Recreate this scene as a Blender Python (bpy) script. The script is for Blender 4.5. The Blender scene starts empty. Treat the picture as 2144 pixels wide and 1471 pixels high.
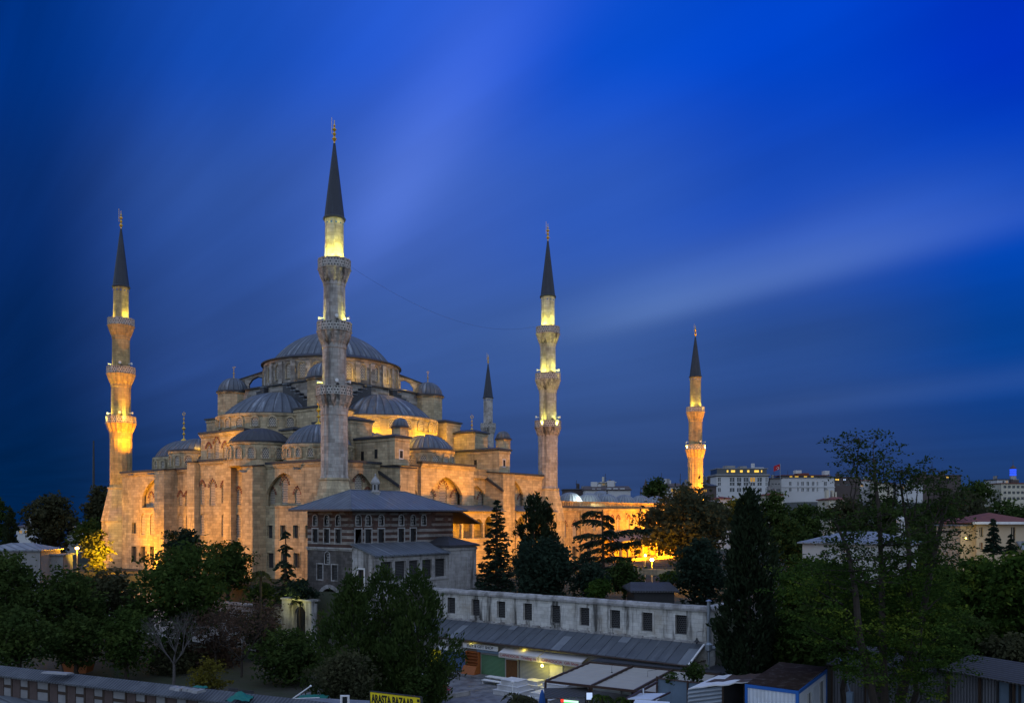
import bpy, math, random
import numpy as np
from mathutils import Vector, Matrix
from mathutils.geometry import tessellate_polygon
SC = bpy.context.scene
COL = SC.collection
PI = math.pi
# ------------------------------------------------------------------ camera
F, XC, YH = 1767.0, 1072.0, 1082.0            # focal length and horizon in photograph pixels
CAM = Vector((-80.63, -93.1, 18.0))
RT = Vector((.605, -.7965, 0)).normalized()
FW = Vector((.7965, .605, 0)).normalized()
cd = bpy.data.cameras.new('camera'); cam = bpy.data.objects.new('camera', cd); COL.objects.link(cam)
cam.location = CAM
cam.rotation_euler = (PI/2, 0, math.atan2(-FW.x, FW.y))
cd.sensor_width = 36; cd.lens = 36*F/2144; cd.shift_y = (YH-735.5)/2144
cd.clip_start = .5; cd.clip_end = 30000
SC.camera = cam
SC.view_settings.view_transform = 'Standard'; SC.view_settings.look = 'None'
SC.view_settings.exposure = 0; SC.view_settings.gamma = 1
SC.render.engine = 'CYCLES'
SC.cycles.use_denoising = True
SC.cycles.sample_clamp_indirect = 3.0
SC.cycles.max_bounces = 5; SC.cycles.diffuse_bounces = 3; SC.cycles.transparent_max_bounces = 6
SC.cycles.caustics_reflective = False; SC.cycles.caustics_refractive = False

# ------------------------------------------------------------------ node helper
class NT:
    def __init__(s, tree): s.t = tree; s.l = tree.links.new
    def n(s, kind, ins=None, **props):
        nd = s.t.nodes.new(kind)
        for k, v in props.items(): setattr(nd, k, v)
        for k, v in (ins or {}).items(): s.put(nd.inputs[k], v)
        return nd
    def put(s, sock, v):
        if isinstance(v, bpy.types.NodeSocket): s.l(v, sock)
        else: sock.default_value = v
    def m(s, op, a, b=0.0, c=None, clamp=False):
        nd = s.t.nodes.new('ShaderNodeMath'); nd.operation = op; nd.use_clamp = clamp
        s.put(nd.inputs[0], a); s.put(nd.inputs[1], b)
        if c is not None: s.put(nd.inputs[2], c)
        return nd.outputs[0]
    def sstep(s, x, lo, hi, a=0.0, b=1.0):
        nd = s.n('ShaderNodeMapRange', {'Value': x, 'From Min': lo, 'From Max': hi, 'To Min': a, 'To Max': b}, interpolation_type='SMOOTHSTEP')
        return nd.outputs[0]
    def dot(s, v, c):
        nd = s.n('ShaderNodeVectorMath', operation='DOT_PRODUCT'); s.put(nd.inputs[0], v); nd.inputs[1].default_value = c
        return nd.outputs['Value']
    def mix(s, f, a, b, mode='MIX'):
        nd = s.t.nodes.new('ShaderNodeMix'); nd.data_type = 'RGBA'; nd.blend_type = mode
        s.put(nd.inputs[0], f); s.put(nd.inputs[6], a); s.put(nd.inputs[7], b)
        return nd.outputs[2]
    def ramp(s, f, stops, interp='B_SPLINE'):
        nd = s.t.nodes.new('ShaderNodeValToRGB'); cr = nd.color_ramp; cr.interpolation = interp
        while len(cr.elements) < len(stops): cr.elements.new(.5)
        for e, (p, c) in zip(cr.elements, stops):
            e.position = p; e.color = c if len(c) == 4 else (*c, 1)
        s.put(nd.inputs[0], f); return nd.outputs[0]
def lin(r, g, b):
    f = lambda c: (c/255)/12.92 if c/255 <= .04045 else ((c/255+.055)/1.055)**2.4
    return (f(r), f(g), f(b), 1)

# ------------------------------------------------------------------ sky: deep blue dusk, long drawn cloud, paler behind the camera
world = bpy.data.worlds.new('World'); SC.world = world; world.use_nodes = True
world.node_tree.nodes.clear(); w = NT(world.node_tree)
dirv = w.n('ShaderNodeTexCoord').outputs['Generated']
a_, b_, c_ = w.dot(dirv, RT), w.dot(dirv, FW), w.dot(dirv, (0, 0, 1))
bb = w.m('MAXIMUM', b_, .25)
u_ = w.m('DIVIDE', a_, bb); v_ = w.m('DIVIDE', w.m('MAXIMUM', c_, 0.0), bb)
uf = w.m('ADD', w.m('MULTIPLY', u_, 1/1.3), .5, clamp=True)
def skyrow(cols):
    xs = [.055, .229, .403, .578, .752, .956]
    return w.ramp(uf, [(x, lin(*c)) for x, c in zip(xs, cols)], 'EASE')
rows = [(.03, [(0, 34, 76), (24, 52, 100), (42, 64, 112), (44, 68, 116), (41, 62, 108), (30, 60, 112)]),
        (.20, [(4, 38, 90), (44, 74, 138), (58, 90, 156), (56, 88, 152), (42, 76, 142), (6, 64, 146)]),
        (.37, [(8, 44, 108), (46, 82, 160), (64, 100, 190), (46, 90, 188), (24, 74, 182), (0, 70, 186)]),
        (.56, [(0, 48, 128), (20, 74, 178), (36, 88, 206), (8, 78, 208), (0, 68, 202), (0, 50, 192)])]
skyc = skyrow(rows[0][1])
for (v0, _), (v1, cols) in zip(rows, rows[1:]):
    skyc = w.mix(w.sstep(v_, v0, v1), skyc, skyrow(cols))
cz = w.m('MAXIMUM', c_, .02)
pa, pb = w.m('DIVIDE', a_, cz), w.m('DIVIDE', b_, cz)
def streak_coord(ang):
    ca, sa = math.cos(ang), math.sin(ang)
    q = w.m('ADD', w.m('MULTIPLY', pa, ca), w.m('MULTIPLY', pb, sa))
    l = w.m('ADD', w.m('MULTIPLY', pa, -sa), w.m('MULTIPLY', pb, ca))
    return q, l
q, l = streak_coord(.65)
def gauss(x, mu, sg):
    d = w.m('DIVIDE', w.m('SUBTRACT', x, mu), sg)
    return w.m('POWER', 2.718, w.m('MULTIPLY', w.m('MULTIPLY', d, d), -1.0))
vec = w.n('ShaderNodeCombineXYZ', {'X': w.m('MULTIPLY', w.m('LOGARITHM', w.m('MAXIMUM', q, .05), 2.718), 3.0), 'Y': w.m('MULTIPLY', l, .16)}).outputs[0]
ns = w.n('ShaderNodeTexNoise', {'Vector': vec, 'Scale': 1.4, 'Detail': 3.0, 'Roughness': .5}).outputs['Fac']
st1 = w.m('MULTIPLY', gauss(q, 2.78, .34), w.m('MULTIPLY', w.sstep(u_, -.06, .22), w.sstep(u_, .75, .35, 0.0, 1.0)))
st1b = w.m('MULTIPLY', gauss(q, 3.05, .22), w.m('MULTIPLY', w.sstep(u_, 0.0, .2), w.sstep(u_, .9, .3, 0.0, 1.0)))
st2 = w.m('MULTIPLY', gauss(q, 6.6, .7), w.sstep(u_, .1, .55))
q3, _l3 = streak_coord(.35)
st3 = w.m('MULTIPLY', gauss(q3, .56, .13), w.m('MULTIPLY', w.sstep(v_, .2, .38), w.sstep(v_, .8, .5, 0.0, 1.0)))
gain = w.m('ADD', .80, w.m('MULTIPLY', ns, .40))
skyc = w.mix(1.0, skyc, w.n('ShaderNodeCombineColor', {0: gain, 1: gain, 2: gain}).outputs[0], 'MULTIPLY')
def addc(f, col):
    global skyc
    skyc = w.mix(f, skyc, col, 'ADD')
addc(st1, (.034, .056, .095, 1)); addc(st1b, (.030, .044, .065, 1)); addc(st2, (.012, .02, .04, 1)); addc(st3, (.030, .045, .13, 1))
back = w.mix(w.sstep(c_, 0.0, .8), (.62, .77, 1.0, 1), (.44, .58, .92, 1))     # pale dawn sky behind and overhead
fm = w.sstep(b_, .25, .74)
skyc = w.mix(fm, back, skyc)
skyc = w.mix(w.sstep(c_, -.06, -.01), (.015, .02, .035, 1), skyc)
bg = w.n('ShaderNodeBackground', {'Color': skyc, 'Strength': 1.0})
w.l(bg.outputs[0], w.n('ShaderNodeOutputWorld').inputs[0])

# weak, very soft first light from behind the camera
sd = bpy.data.lights.new('sun', 'SUN'); sun = bpy.data.objects.new('sun', sd); COL.objects.link(sun)
sd.energy = .15; sd.angle = math.radians(50); sd.color = (1, .97, .94)
sun.rotation_euler = Vector((.60, .62, -.5)).to_track_quat('-Z', 'Y').to_euler()

# ------------------------------------------------------------------ placing
def at(px, py, d): return CAM + RT*((px-XC)/F*d) + FW*d + Vector((0, 0, (YH-py)/F*d))
def ray(px, py): return RT*((px-XC)/F) + FW + Vector((0, 0, (YH-py)/F))
def onX(px, py, X): r = ray(px, py); return CAM + r*((X-CAM.x)/r.x)
def onY(px, py, Y): r = ray(px, py); return CAM + r*((Y-CAM.y)/r.y)
def onZ(px, py, Z): r = ray(px, py); return CAM + r*((Z-CAM.z)/r.z)
def sst(x, a, b):
    t = min(1, max(0, (x-a)/(b-a))); return t*t*(3-2*t)

# ------------------------------------------------------------------ things
def tag(o, label=None, cat=None, group=None, kind=None):
    if label: o['label'] = label
    if cat: o['category'] = cat
    if group: o['group'] = group
    if kind: o['kind'] = kind
    return o
def thing(name, loc, label, cat, group=None):
    o = bpy.data.objects.new(name, None); COL.objects.link(o); o.location = loc
    o.empty_display_size = .3
    return tag(o, label, cat, group)
def copy_tree(o, parent=None):
    c = o.copy(); COL.objects.link(c); c.parent = parent
    for ch in list(o.children): copy_tree(ch, c)
    return c

class MB:
    """collects faces, builds ONE mesh object"""
    def __init__(s): s.v = []; s.f = []; s.uv = []; s.mi = []; s.sm = []
    def poly(s, pts, uv=None, m=0, smooth=False):
        pts = [Vector(p) for p in pts]; b = len(s.v); s.v += pts; s.f.append(tuple(range(b, b+len(pts))))
        if uv is None:
            n = Vector((0, 0, 0))
            for i in range(len(pts)): n += pts[i].cross(pts[(i+1) % len(pts)]) if False else (pts[i]-pts[0]).cross(pts[(i+1) % len(pts)]-pts[0])
            if n.length > 1e-12: n.normalize()
            h = Vector((-n.y, n.x, 0))
            if h.length < .35: uv = [(p.x, p.y) for p in pts]
            else:
                h.normalize(); k = max(.3, math.sqrt(max(0, 1-n.z*n.z)))
                uv = [(p.dot(h), p.z/k) for p in pts]
        s.uv += [tuple(u) for u in uv]; s.mi.append(m); s.sm.append(smooth)
    def hexa(s, c, m=0):     # 8 corners: bottom 4, top 4
        for q_ in ((3, 2, 1, 0), (4, 5, 6, 7), (0, 1, 5, 4), (1, 2, 6, 5), (2, 3, 7, 6), (3, 0, 4, 7)):
            s.poly([c[i] for i in q_], m=m)
    def box(s, x0, y0, z0, x1, y1, z1, m=0):
        s.hexa([(x0, y0, z0), (x1, y0, z0), (x1, y1, z0), (x0, y1, z0), (x0, y0, z1), (x1, y0, z1), (x1, y1, z1), (x0, y1, z1)], m)
    def fbox(s, fr, s0, s1, d0, d1, z0, z1, m=0):   # box in a wall frame
        s.hexa([fp(fr, *k) for k in ((s0, d0, z0), (s1, d0, z0), (s1, d1, z0), (s0, d1, z0), (s0, d0, z1), (s1, d0, z1), (s1, d1, z1), (s0, d1, z1))], m)
    def lathe(s, c, prof, n=24, m=0, a0=0, a1=2*PI, star=None, smooth=True, cap=True, uk=None):
        c = Vector(c); R0 = max(r for r, _ in prof); full = abs(a1-a0-2*PI) < 1e-6
        vv = 0; vs = [0]
        for (r0, z0), (r1, z1) in zip(prof, prof[1:]): vv += math.hypot(r1-r0, z1-z0); vs.append(vv)
        k = uk or R0
        def P(i, j):
            r, z = prof[j]; a = a0+(a1-a0)*i/n
            if star and r > 1e-4: r = r*star(i)
            return c+Vector((r*math.cos(a), r*math.sin(a), z))
        for j in range(len(prof)-1):
            for i in range(n):
                ua, ub = (a1-a0)*i/n*k, (a1-a0)*(i+1)/n*k
                pts = [P(i, j), P(i+1, j), P(i+1, j+1), P(i, j+1)]; uv = [(ua, vs[j]), (ub, vs[j]), (ub, vs[j+1]), (ua, vs[j+1])]
                if prof[j+1][0] < 1e-5: pts = pts[:3]; uv = uv[:3]
                elif prof[j][0] < 1e-5: pts = [pts[0], pts[2], pts[3]]; uv = [uv[0], uv[2], uv[3]]
                s.poly(pts, uv, m, smooth)
        if cap and full:
            for j in (0, len(prof)-1):
                if prof[j][0] > 1e-4: s.poly([P(i, j) for i in range(n)], m=m)
    def tube(s, pts, rad, n=7, m=0, cap=True):
        pts = [Vector(p) for p in pts]
        if not hasattr(rad, '__len__'): rad = [rad]*len(pts)
        rings = []
        for i, p in enumerate(pts):
            t = (pts[min(i+1, len(pts)-1)]-pts[max(i-1, 0)]).normalized()
            a = t.cross(Vector((0, 0, 1)) if abs(t.z) < .9 else Vector((1, 0, 0))).normalized(); b = t.cross(a)
            rings.append([p+(a*math.cos(2*PI*k/n)+b*math.sin(2*PI*k/n))*rad[i] for k in range(n)])
        L = 0
        for i in range(len(pts)-1):
            L2 = L+(pts[i+1]-pts[i]).length; w0 = 2*PI*max(rad[i], .01)/n
            for k in range(n):
                s.poly([rings[i][k], rings[i][(k+1) % n], rings[i+1][(k+1) % n], rings[i+1][k]], [(k*w0, L), ((k+1)*w0, L), ((k+1)*w0, L2), (k*w0, L2)], m, True)
            L = L2
        if cap: s.poly(rings[0], m=m); s.poly(rings[-1], m=m)
    def wall(s, fr, outline, holes=(), depth=.4, m=0, d=0.0, edges=True, mr=None):
        loops = [list(outline)]+[list(h) for h in holes]
        flat = [p for lp in loops for p in lp]
        for tri in tessellate_polygon([[Vector((p[0], p[1], 0)) for p in lp] for lp in loops]):
            s.poly([fp(fr, flat[i][0], d, flat[i][1]) for i in tri], [flat[i] for i in tri], m)
        for k, lp in enumerate(loops):
            if k == 0 and not edges: continue
            for (p, q_) in zip(lp, lp[1:]+lp[:1]):
                s.poly([fp(fr, p[0], d, p[1]), fp(fr, q_[0], d, q_[1]), fp(fr, q_[0], d-depth, q_[1]), fp(fr, p[0], d-depth, p[1])], m=m if mr is None or k == 0 else mr)
    def build(s, name, mats, parent=None, origin=None):
        if not isinstance(mats, (list, tuple)): mats = [mats]
        me = bpy.data.meshes.new(name)
        org = parent_loc(parent) if origin is None else Vector(origin)
        me.from_pydata([v-org for v in s.v], [], s.f)
        ul = me.uv_layers.new(name='UVMap'); ul.data.foreach_set('uv', np.array(s.uv, dtype=np.float32).ravel())
        me.polygons.foreach_set('material_index', np.array(s.mi, dtype=np.int32))
        me.polygons.foreach_set('use_smooth', np.array(s.sm, dtype=bool))
        for mt in mats: me.materials.append(mt)
        me.validate(); me.update()
        o = bpy.data.objects.new(name, me); COL.objects.link(o)
        if parent is not None: o.parent = parent
        else: o.location = org
        return o
def parent_loc(p):
    v = Vector((0, 0, 0))
    while p is not None: v += Vector(p.location); p = p.parent
    return v
def struct(o): o['kind'] = 'structure'; return o
def fp(fr, s_, d_, z_): return fr[0]+fr[1]*s_+fr[2]*d_+Vector((0, 0, z_))
def frame(O, t, n): return (Vector(O), Vector(t).normalized(), Vector(n).normalized())
def rect(s0, s1, z0, z1): return [(s0, z0), (s1, z0), (s1, z1), (s0, z1)]
def arch(sc, w_, z0, zs, zt, pt=True, n=8):
    h = w_/2; H = zt-zs; out = [(sc-h, z0), (sc+h, z0)]
    p, e = (1.45, .72) if pt else (2, .5)
    for i in range(0, 2*n+1):
        uu = math.cos(PI*i/(2*n)); out.append((sc+h*uu, zs+H*(max(0, 1-abs(uu)**p))**e))
    return out
# ------------------------------------------------------------------ materials
M = {}
def mat(name):
    mt = bpy.data.materials.new(name); mt.use_nodes = True; mt.node_tree.nodes.clear()
    nt = NT(mt.node_tree); M[name] = mt
    return mt, nt
def finish(nt, col, rough=.8, bump=None, bstr=.3, bdist=.03, metal=0.0, spec=.3, extra=None):
    ins = {'Base Color': col, 'Roughness': rough, 'Metallic': metal, 'Specular IOR Level': spec}
    if extra: ins.update(extra)
    p = nt.n('ShaderNodeBsdfPrincipled', ins)
    if bump is not None:
        b = nt.n('ShaderNodeBump', {'Height': bump, 'Strength': bstr, 'Distance': bdist}); nt.l(b.outputs[0], p.inputs['Normal'])
    nt.l(p.outputs[0], nt.n('ShaderNodeOutputMaterial').inputs[0]); return p
def UVn(nt): return nt.n('ShaderNodeUVMap', uv_map='UVMap').outputs[0]
def OBn(nt): return nt.n('ShaderNodeTexCoord').outputs['Object']
def scaled(nt, v, s): return nt.n('ShaderNodeVectorMath', {0: v, 1: s}, operation='MULTIPLY').outputs[0]
def noise(nt, v, sc, det=4, rough=.55): return nt.n('ShaderNodeTexNoise', {'Vector': v, 'Scale': sc, 'Detail': det, 'Roughness': rough}).outputs['Fac']
def stone(name, c1, c2, mort, bw=1.0, rh=.42, stain=(.10, .09, .08), amt=.5, streak=.0, blotch=.12, thr=(.5, .68)):
    mt, nt = mat(name); uv, ob = UVn(nt), OBn(nt)
    br = nt.n('ShaderNodeTexBrick', {'Vector': uv, 'Color1': (*c1, 1), 'Color2': (*c2, 1), 'Mortar': (*mort, 1), 'Scale': 1.0,
              'Mortar Size': .012, 'Mortar Smooth': .3, 'Bias': 0.0, 'Brick Width': bw, 'Row Height': rh}, offset=.5)
    col = br.outputs[0]
    n1 = noise(nt, ob, blotch, 6, .62); n2 = noise(nt, ob, 1.7, 4, .6)
    col = nt.mix(nt.sstep(n1, thr[0], thr[1], 0, amt), col, (*stain, 1))
    g = nt.m('ADD', .72, nt.m('MULTIPLY', n2, .56)); col = nt.mix(1.0, col, nt.n('ShaderNodeCombineColor', {0: g, 1: g, 2: g}).outputs[0], 'MULTIPLY')
    if streak:
        n3 = noise(nt, scaled(nt, ob, (.9, .9, .10)), 1.0, 5, .65)
        col = nt.mix(nt.sstep(n3, .49, .66, 0, streak), col, (.05, .048, .045, 1))
    finish(nt, col, .9, nt.m('SUBTRACT', n2, nt.m('MULTIPLY', br.outputs['Fac'], .8)), .5, .04, spec=.15)
    return mt
stone('mosque_stone', (.51, .415, .265), (.32, .262, .165), (.13, .11, .08), 1.1, .46, amt=.55, streak=.35)
stone('sodium_tinted_stone', (.54, .37, .165), (.37, .255, .115), (.16, .115, .06), 1.0, .46, amt=.45, streak=.4)  # same masonry, with the orange floodlight put into its colour
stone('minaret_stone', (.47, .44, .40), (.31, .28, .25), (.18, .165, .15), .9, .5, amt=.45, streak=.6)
stone('balcony_stone', (.42, .39, .35), (.26, .24, .21), (.15, .14, .13), .5, .3, (.05, .045, .04), .6, streak=.95, blotch=.5)
stone('weathered_stone', (.40, .37, .33), (.16, .14, .12), (.22, .20, .18), 1.2, .5, amt=.45, blotch=.35)
stone('bazaar_stone', (.58, .57, .53), (.45, .44, .41), (.30, .29, .27), .95, .42, (.24, .19, .12), .55, .95, .3, (.47, .70))
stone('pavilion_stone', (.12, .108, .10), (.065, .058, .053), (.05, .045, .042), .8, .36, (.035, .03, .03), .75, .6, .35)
stone('annex_stone', (.40, .39, .38), (.33, .32, .31), (.25, .24, .23), 1.0, .45, (.10, .09, .09), .6, .8, .4)
stone('grey_stone', (.36, .35, .34), (.28, .27, .26), (.2, .2, .19), .7, .35, (.1, .09, .08), .6, .5, .5)
def striped():
    mt, nt = mat('striped_masonry'); uv, ob = UVn(nt), OBn(nt)
    sx = nt.n('ShaderNodeSeparateXYZ', {0: uv}); z = sx.outputs[1]
    fr = nt.m('FRACT', nt.m('DIVIDE', nt.m('SUBTRACT', z, 14.2), .74))
    band = nt.m('GREATER_THAN', fr, .52)
    top = nt.m('GREATER_THAN', z, 16.75)
    br = nt.n('ShaderNodeTexBrick', {'Vector': uv, 'Color1': (.085, .043, .034, 1), 'Color2': (.055, .032, .027, 1), 'Mortar': (.10, .08, .07, 1), 'Scale': 1.0, 'Mortar Size': .012, 'Brick Width': .45, 'Row Height': .12}).outputs[0]
    st = nt.n('ShaderNodeTexBrick', {'Vector': uv, 'Color1': (.28, .255, .23, 1), 'Color2': (.18, .165, .15, 1), 'Mortar': (.12, .11, .10, 1), 'Scale': 1.0, 'Mortar Size': .012, 'Brick Width': .9, 'Row Height': .37}).outputs[0]
    n = noise(nt, ob, .6, 5)
    f = nt.m('MULTIPLY', band, nt.m('SUBTRACT', 1.0, nt.m('MULTIPLY', top, nt.sstep(n, .42, .55))))
    col = nt.mix(f, br, st); g = nt.sstep(n, .3, .7, .6, 1.15)
    col = nt.mix(1.0, col, nt.n('ShaderNodeCombineColor', {0: g, 1: g, 2: g}).outputs[0], 'MULTIPLY')
    finish(nt, col, .9, n, .3, .02, spec=.1)
striped()
def lead(name, c=(.15, .165, .185), light=(.30, .32, .35), amt=.5, seam=0.0, rough=.55):
    mt, nt = mat(name); uv, ob = UVn(nt), OBn(nt)
    n1 = noise(nt, scaled(nt, uv, (1.6, .16, 1)), 1.0, 4, .6); n2 = noise(nt, ob, .5, 5, .6)
    col = nt.mix(nt.sstep(n1, .5, .72, 0, amt), (*c, 1), (*light, 1))
    col = nt.mix(nt.sstep(n2, .45, .7, 0, .5), col, (c[0]*.55, c[1]*.55, c[2]*.58, 1))
    bump = n2
    if seam:
        x = nt.n('ShaderNodeSeparateXYZ', {0: uv}).outputs[0]
        tri = nt.m('ABSOLUTE', nt.m('SUBTRACT', nt.m('FRACT', nt.m('DIVIDE', x, seam)), .5))
        sm_ = nt.sstep(tri, .36, .46); col = nt.mix(nt.m('MULTIPLY', sm_, .8), col, (c[0]*.4, c[1]*.4, c[2]*.42, 1))
        bump = nt.m('ADD', nt.m('MULTIPLY', sm_, 1.5), nt.m('MULTIPLY', n2, .3))
    finish(nt, col, rough, bump, .5, .05, spec=.35); return mt
lead('lead_sheet', (.085, .10, .125), (.36, .40, .46), .65, 1.0)
lead('lead_old', (.035, .037, .043), (.075, .08, .09), .35)
lead('lead_roof', (.10, .115, .135), (.24, .265, .30), .5, .75)
lead('lead_bright', (.19, .205, .225), (.36, .38, .40), .5, 1.0)
lead('cone_lead', (.022, .028, .042), (.045, .055, .075), .4)
lead('sheet_metal', (.075, .085, .10), (.15, .165, .185), .5, 0, .6)
lead('sheet_metal_light', (.15, .165, .185), (.24, .26, .28), .5, 0, .55)
def plain(name, c, rough=.7, var=.25, sc=2.0, metal=0.0, spec=.3, dirt=None, damt=.5, dsc=.8):
    mt, nt = mat(name); ob = OBn(nt); n = noise(nt, ob, sc, 5, .6)
    g = nt.m('ADD', 1-var/2, nt.m('MULTIPLY', nt.m('SUBTRACT', n, .5), var*2))
    col = nt.mix(1.0, (*c, 1), nt.n('ShaderNodeCombineColor', {0: g, 1: g, 2: g}).outputs[0], 'MULTIPLY')
    if dirt: col = nt.mix(nt.sstep(noise(nt, scaled(nt, ob, (1, 1, .35)), dsc, 6, .65), .48, .7, 0, damt), col, (*dirt, 1))
    finish(nt, col, rough, n, .2, .02, metal, spec); return mt
plain('dark_opening', (.012, .012, .013), .6, .3)
plain('window_glass', (.02, .025, .032), .12, .2, 1.0, 0, .6)
plain('iron', (.03, .03, .032), .5, .2)
plain('wood_dark', (.05, .032, .022), .7, .4, 3)
plain('wood_orange', (.36, .11, .03), .6, .3, 3)
plain('wood_brown', (.16, .07, .025), .6, .4, 3)
plain('gold', (.80, .50, .05), .35, .15, 2, .35, .5)
plain('red_stone', (.20, .085, .06), .9, .3)
plain('white_paint', (.72, .72, .72), .6, .15, 1.5, dirt=(.35, .34, .32), damt=.4)
plain('white_marble', (.62, .62, .63), .6, .2, 1.5, dirt=(.32, .31, .3), damt=.4)
plain('white_wall', (.46, .45, .43), .85, .15, .6, dirt=(.33, .31, .28), damt=.5)
plain('grey_plaster', (.25, .245, .24), .85, .2, .6, dirt=(.14, .13, .12), damt=.6)
plain('cream_plaster', (.50, .40, .28), .85, .12, .5, dirt=(.4, .33, .25), damt=.3)
plain('pale_building', (.50, .50, .50), .85, .12, .2)
plain('cream_building', (.50, .46, .36), .85, .12, .2)
plain('dark_building', (.09, .07, .065), .85, .25, .2)
plain('red_tiles', (.17, .055, .04), .85, .35, 1.5)
plain('rust_roof', (.075, .045, .035), .75, .5, 1.2, dirt=(.22, .2, .19), damt=.5, dsc=1.5)
plain('blue_paint', (.02, .12, .42), .5, .15, 1)
plain('blue_shutter', (.07, .13, .25), .55, .2, 1)
plain('cabin_white', (.58, .62, .68), .55, .1, 1, dirt=(.3, .3, .3), damt=.3)
plain('zinc', (.30, .34, .38), .4, .25, 1, .6, .5, dirt=(.12, .13, .14), damt=.4)
plain('blue_zinc', (.14, .20, .27), .5, .25, 1, .2, .4, dirt=(.07, .08, .1), damt=.5)
plain('brown_steel', (.055, .03, .022), .5, .2)
plain('awning_cloth', (.36, .335, .29), .8, .1, 1)
plain('awning_stripe', (.50, .45, .41), .8, .1, 1)
plain('grey_shutter', (.34, .35, .35), .6, .12, .6)
plain('green_shutter', (.085, .20, .10), .6, .15, .6)
plain('text_red', (.30, .03, .025), .7, .1)
plain('text_black', (.012, .012, .012), .6, .1)
plain('text_blue', (.03, .08, .25), .6, .1)
plain('sign_yellow', (.80, .62, .015), .45, .06, 1)
plain('flag_red', (.42, .02, .03), .8, .15)
plain('red_plastic', (.30, .015, .015), .45, .1)
plain('umbrella_blue', (.03, .12, .42), .8, .15)
plain('tarp_green', (.008, .15, .125), .6, .3, 2)
plain('bark', (.05, .04, .033), .95, .5, 3)
plain('bark_pale', (.105, .095, .09), .95, .4, 3)
plain('paving', (.3, .3, .3), .8, .3)
plain('brick_pier', (.095, .068, .062), .9, .3, 2)
plain('stone_panel', (.25, .25, .255), .85, .3, 1.2, dirt=(.2, .2, .2), damt=.5)
plain('mesh_panel', (.05, .05, .055), .6, .3)
plain('cable', (.02, .02, .025), .6, .1)
def lattice(name, pane, bar, bw, rh, ms, blur=.2):
    mt, nt = mat(name); uv = UVn(nt)
    br = nt.n('ShaderNodeTexBrick', {'Vector': uv, 'Color1': (*pane, 1), 'Color2': (pane[0]*1.4, pane[1]*1.4, pane[2]*1.4, 1), 'Mortar': (*bar, 1), 'Scale': 1.0, 'Mortar Size': ms, 'Mortar Smooth': blur, 'Brick Width': bw, 'Row Height': rh}, offset=.5)
    finish(nt, br.outputs[0], .8, br.outputs['Fac'], .5, .03, spec=.2)
lattice('lattice', (.03, .028, .026), (.40, .36, .30), .30, .27, .075)
lattice('pierced_parapet', (.09, .085, .08), (.44, .42, .38), .42, .40, .085)
lattice('casement', (.02, .024, .03), (.45, .43, .40), .26, .36, .03)
lattice('grille', (.006, .006, .007), (.10, .10, .10), .2, .2, .022)
def ribbed(name, c1, c2, period, axis=0, rough=.5, metal=0.0, dirt=(.1, .1, .1), damt=.4):
    mt, nt = mat(name); uv, ob = UVn(nt), OBn(nt)
    x = nt.n('ShaderNodeSeparateXYZ', {0: uv}).outputs[axis]
    s_ = nt.m('ADD', .5, nt.m('MULTIPLY', nt.m('SINE', nt.m('MULTIPLY', x, 2*PI/period)), .5))
    col = nt.mix(s_, (*c1, 1), (*c2, 1))
    col = nt.mix(nt.sstep(noise(nt, ob, .6, 6, .65), .46, .7, 0, damt), col, (*dirt, 1))
    finish(nt, col, rough, s_, .8, period*.25, metal, spec=.3)
ribbed('corrugated_dark', (.035, .04, .048), (.075, .082, .095), .3, 0, .6, 0, (.13, .14, .15), .4)
ribbed('corrugated_old', (.03, .03, .032), (.065, .065, .068), .3, 0, .7, 0, (.03, .026, .024), .6)
ribbed('corrugated_wall', (.09, .095, .11), (.15, .155, .175), .25, 0, .55, .1, (.08, .075, .07), .5)
ribbed('shutter_green', (.075, .17, .085), (.11, .24, .125), .14, 1, .55, 0, (.07, .13, .08), .3)
ribbed('shutter_grey', (.30, .31, .31), (.38, .39, .39), .14, 1, .55, 0, (.26, .26, .25), .3)
ribbed('shutter_blue', (.06, .11, .22), (.09, .16, .30), .14, 1, .55, 0, (.10, .13, .2), .4)
ribbed('awning_ribs', (.54, .51, .48), (.66, .62, .6), .16, 0, .7, 0, (.4, .38, .35), .2)
ribbed('cabin_wall', (.52, .56, .62), (.62, .66, .72), .3, 0, .55, 0, (.38, .38, .38), .3)
ribbed('zinc_wave', (.16, .20, .25), (.36, .40, .45), .30, 1, .45, .3, (.15, .16, .18), .3)
def emit(name, c, s):
    mt, nt = mat(name); e = nt.n('ShaderNodeEmission', {'Color': (*c, 1), 'Strength': s})
    nt.l(e.outputs[0], nt.n('ShaderNodeOutputMaterial').inputs[0])
emit('sodium_glow', (1, .55, .12), 60); emit('yellow_glow', (1, .85, .12), 30); emit('warm_window', (1, .62, .10), 1.3)
emit('warm_dim', (.9, .5, .1), .45); emit('white_glow', (.55, 1, .68), 1.5); emit('green_glow', (.06, 1, .18), 1.6); emit('red_glow', (1, .04, .02), 1.6)
emit('blue_glow', (.03, .10, 1), 1.2); emit('screen_glow', (.5, .66, 1), 1.0); emit('city_glow', (1, .7, .3), 3); emit('green_bulb', (.3, 1, .2), 4)
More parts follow.
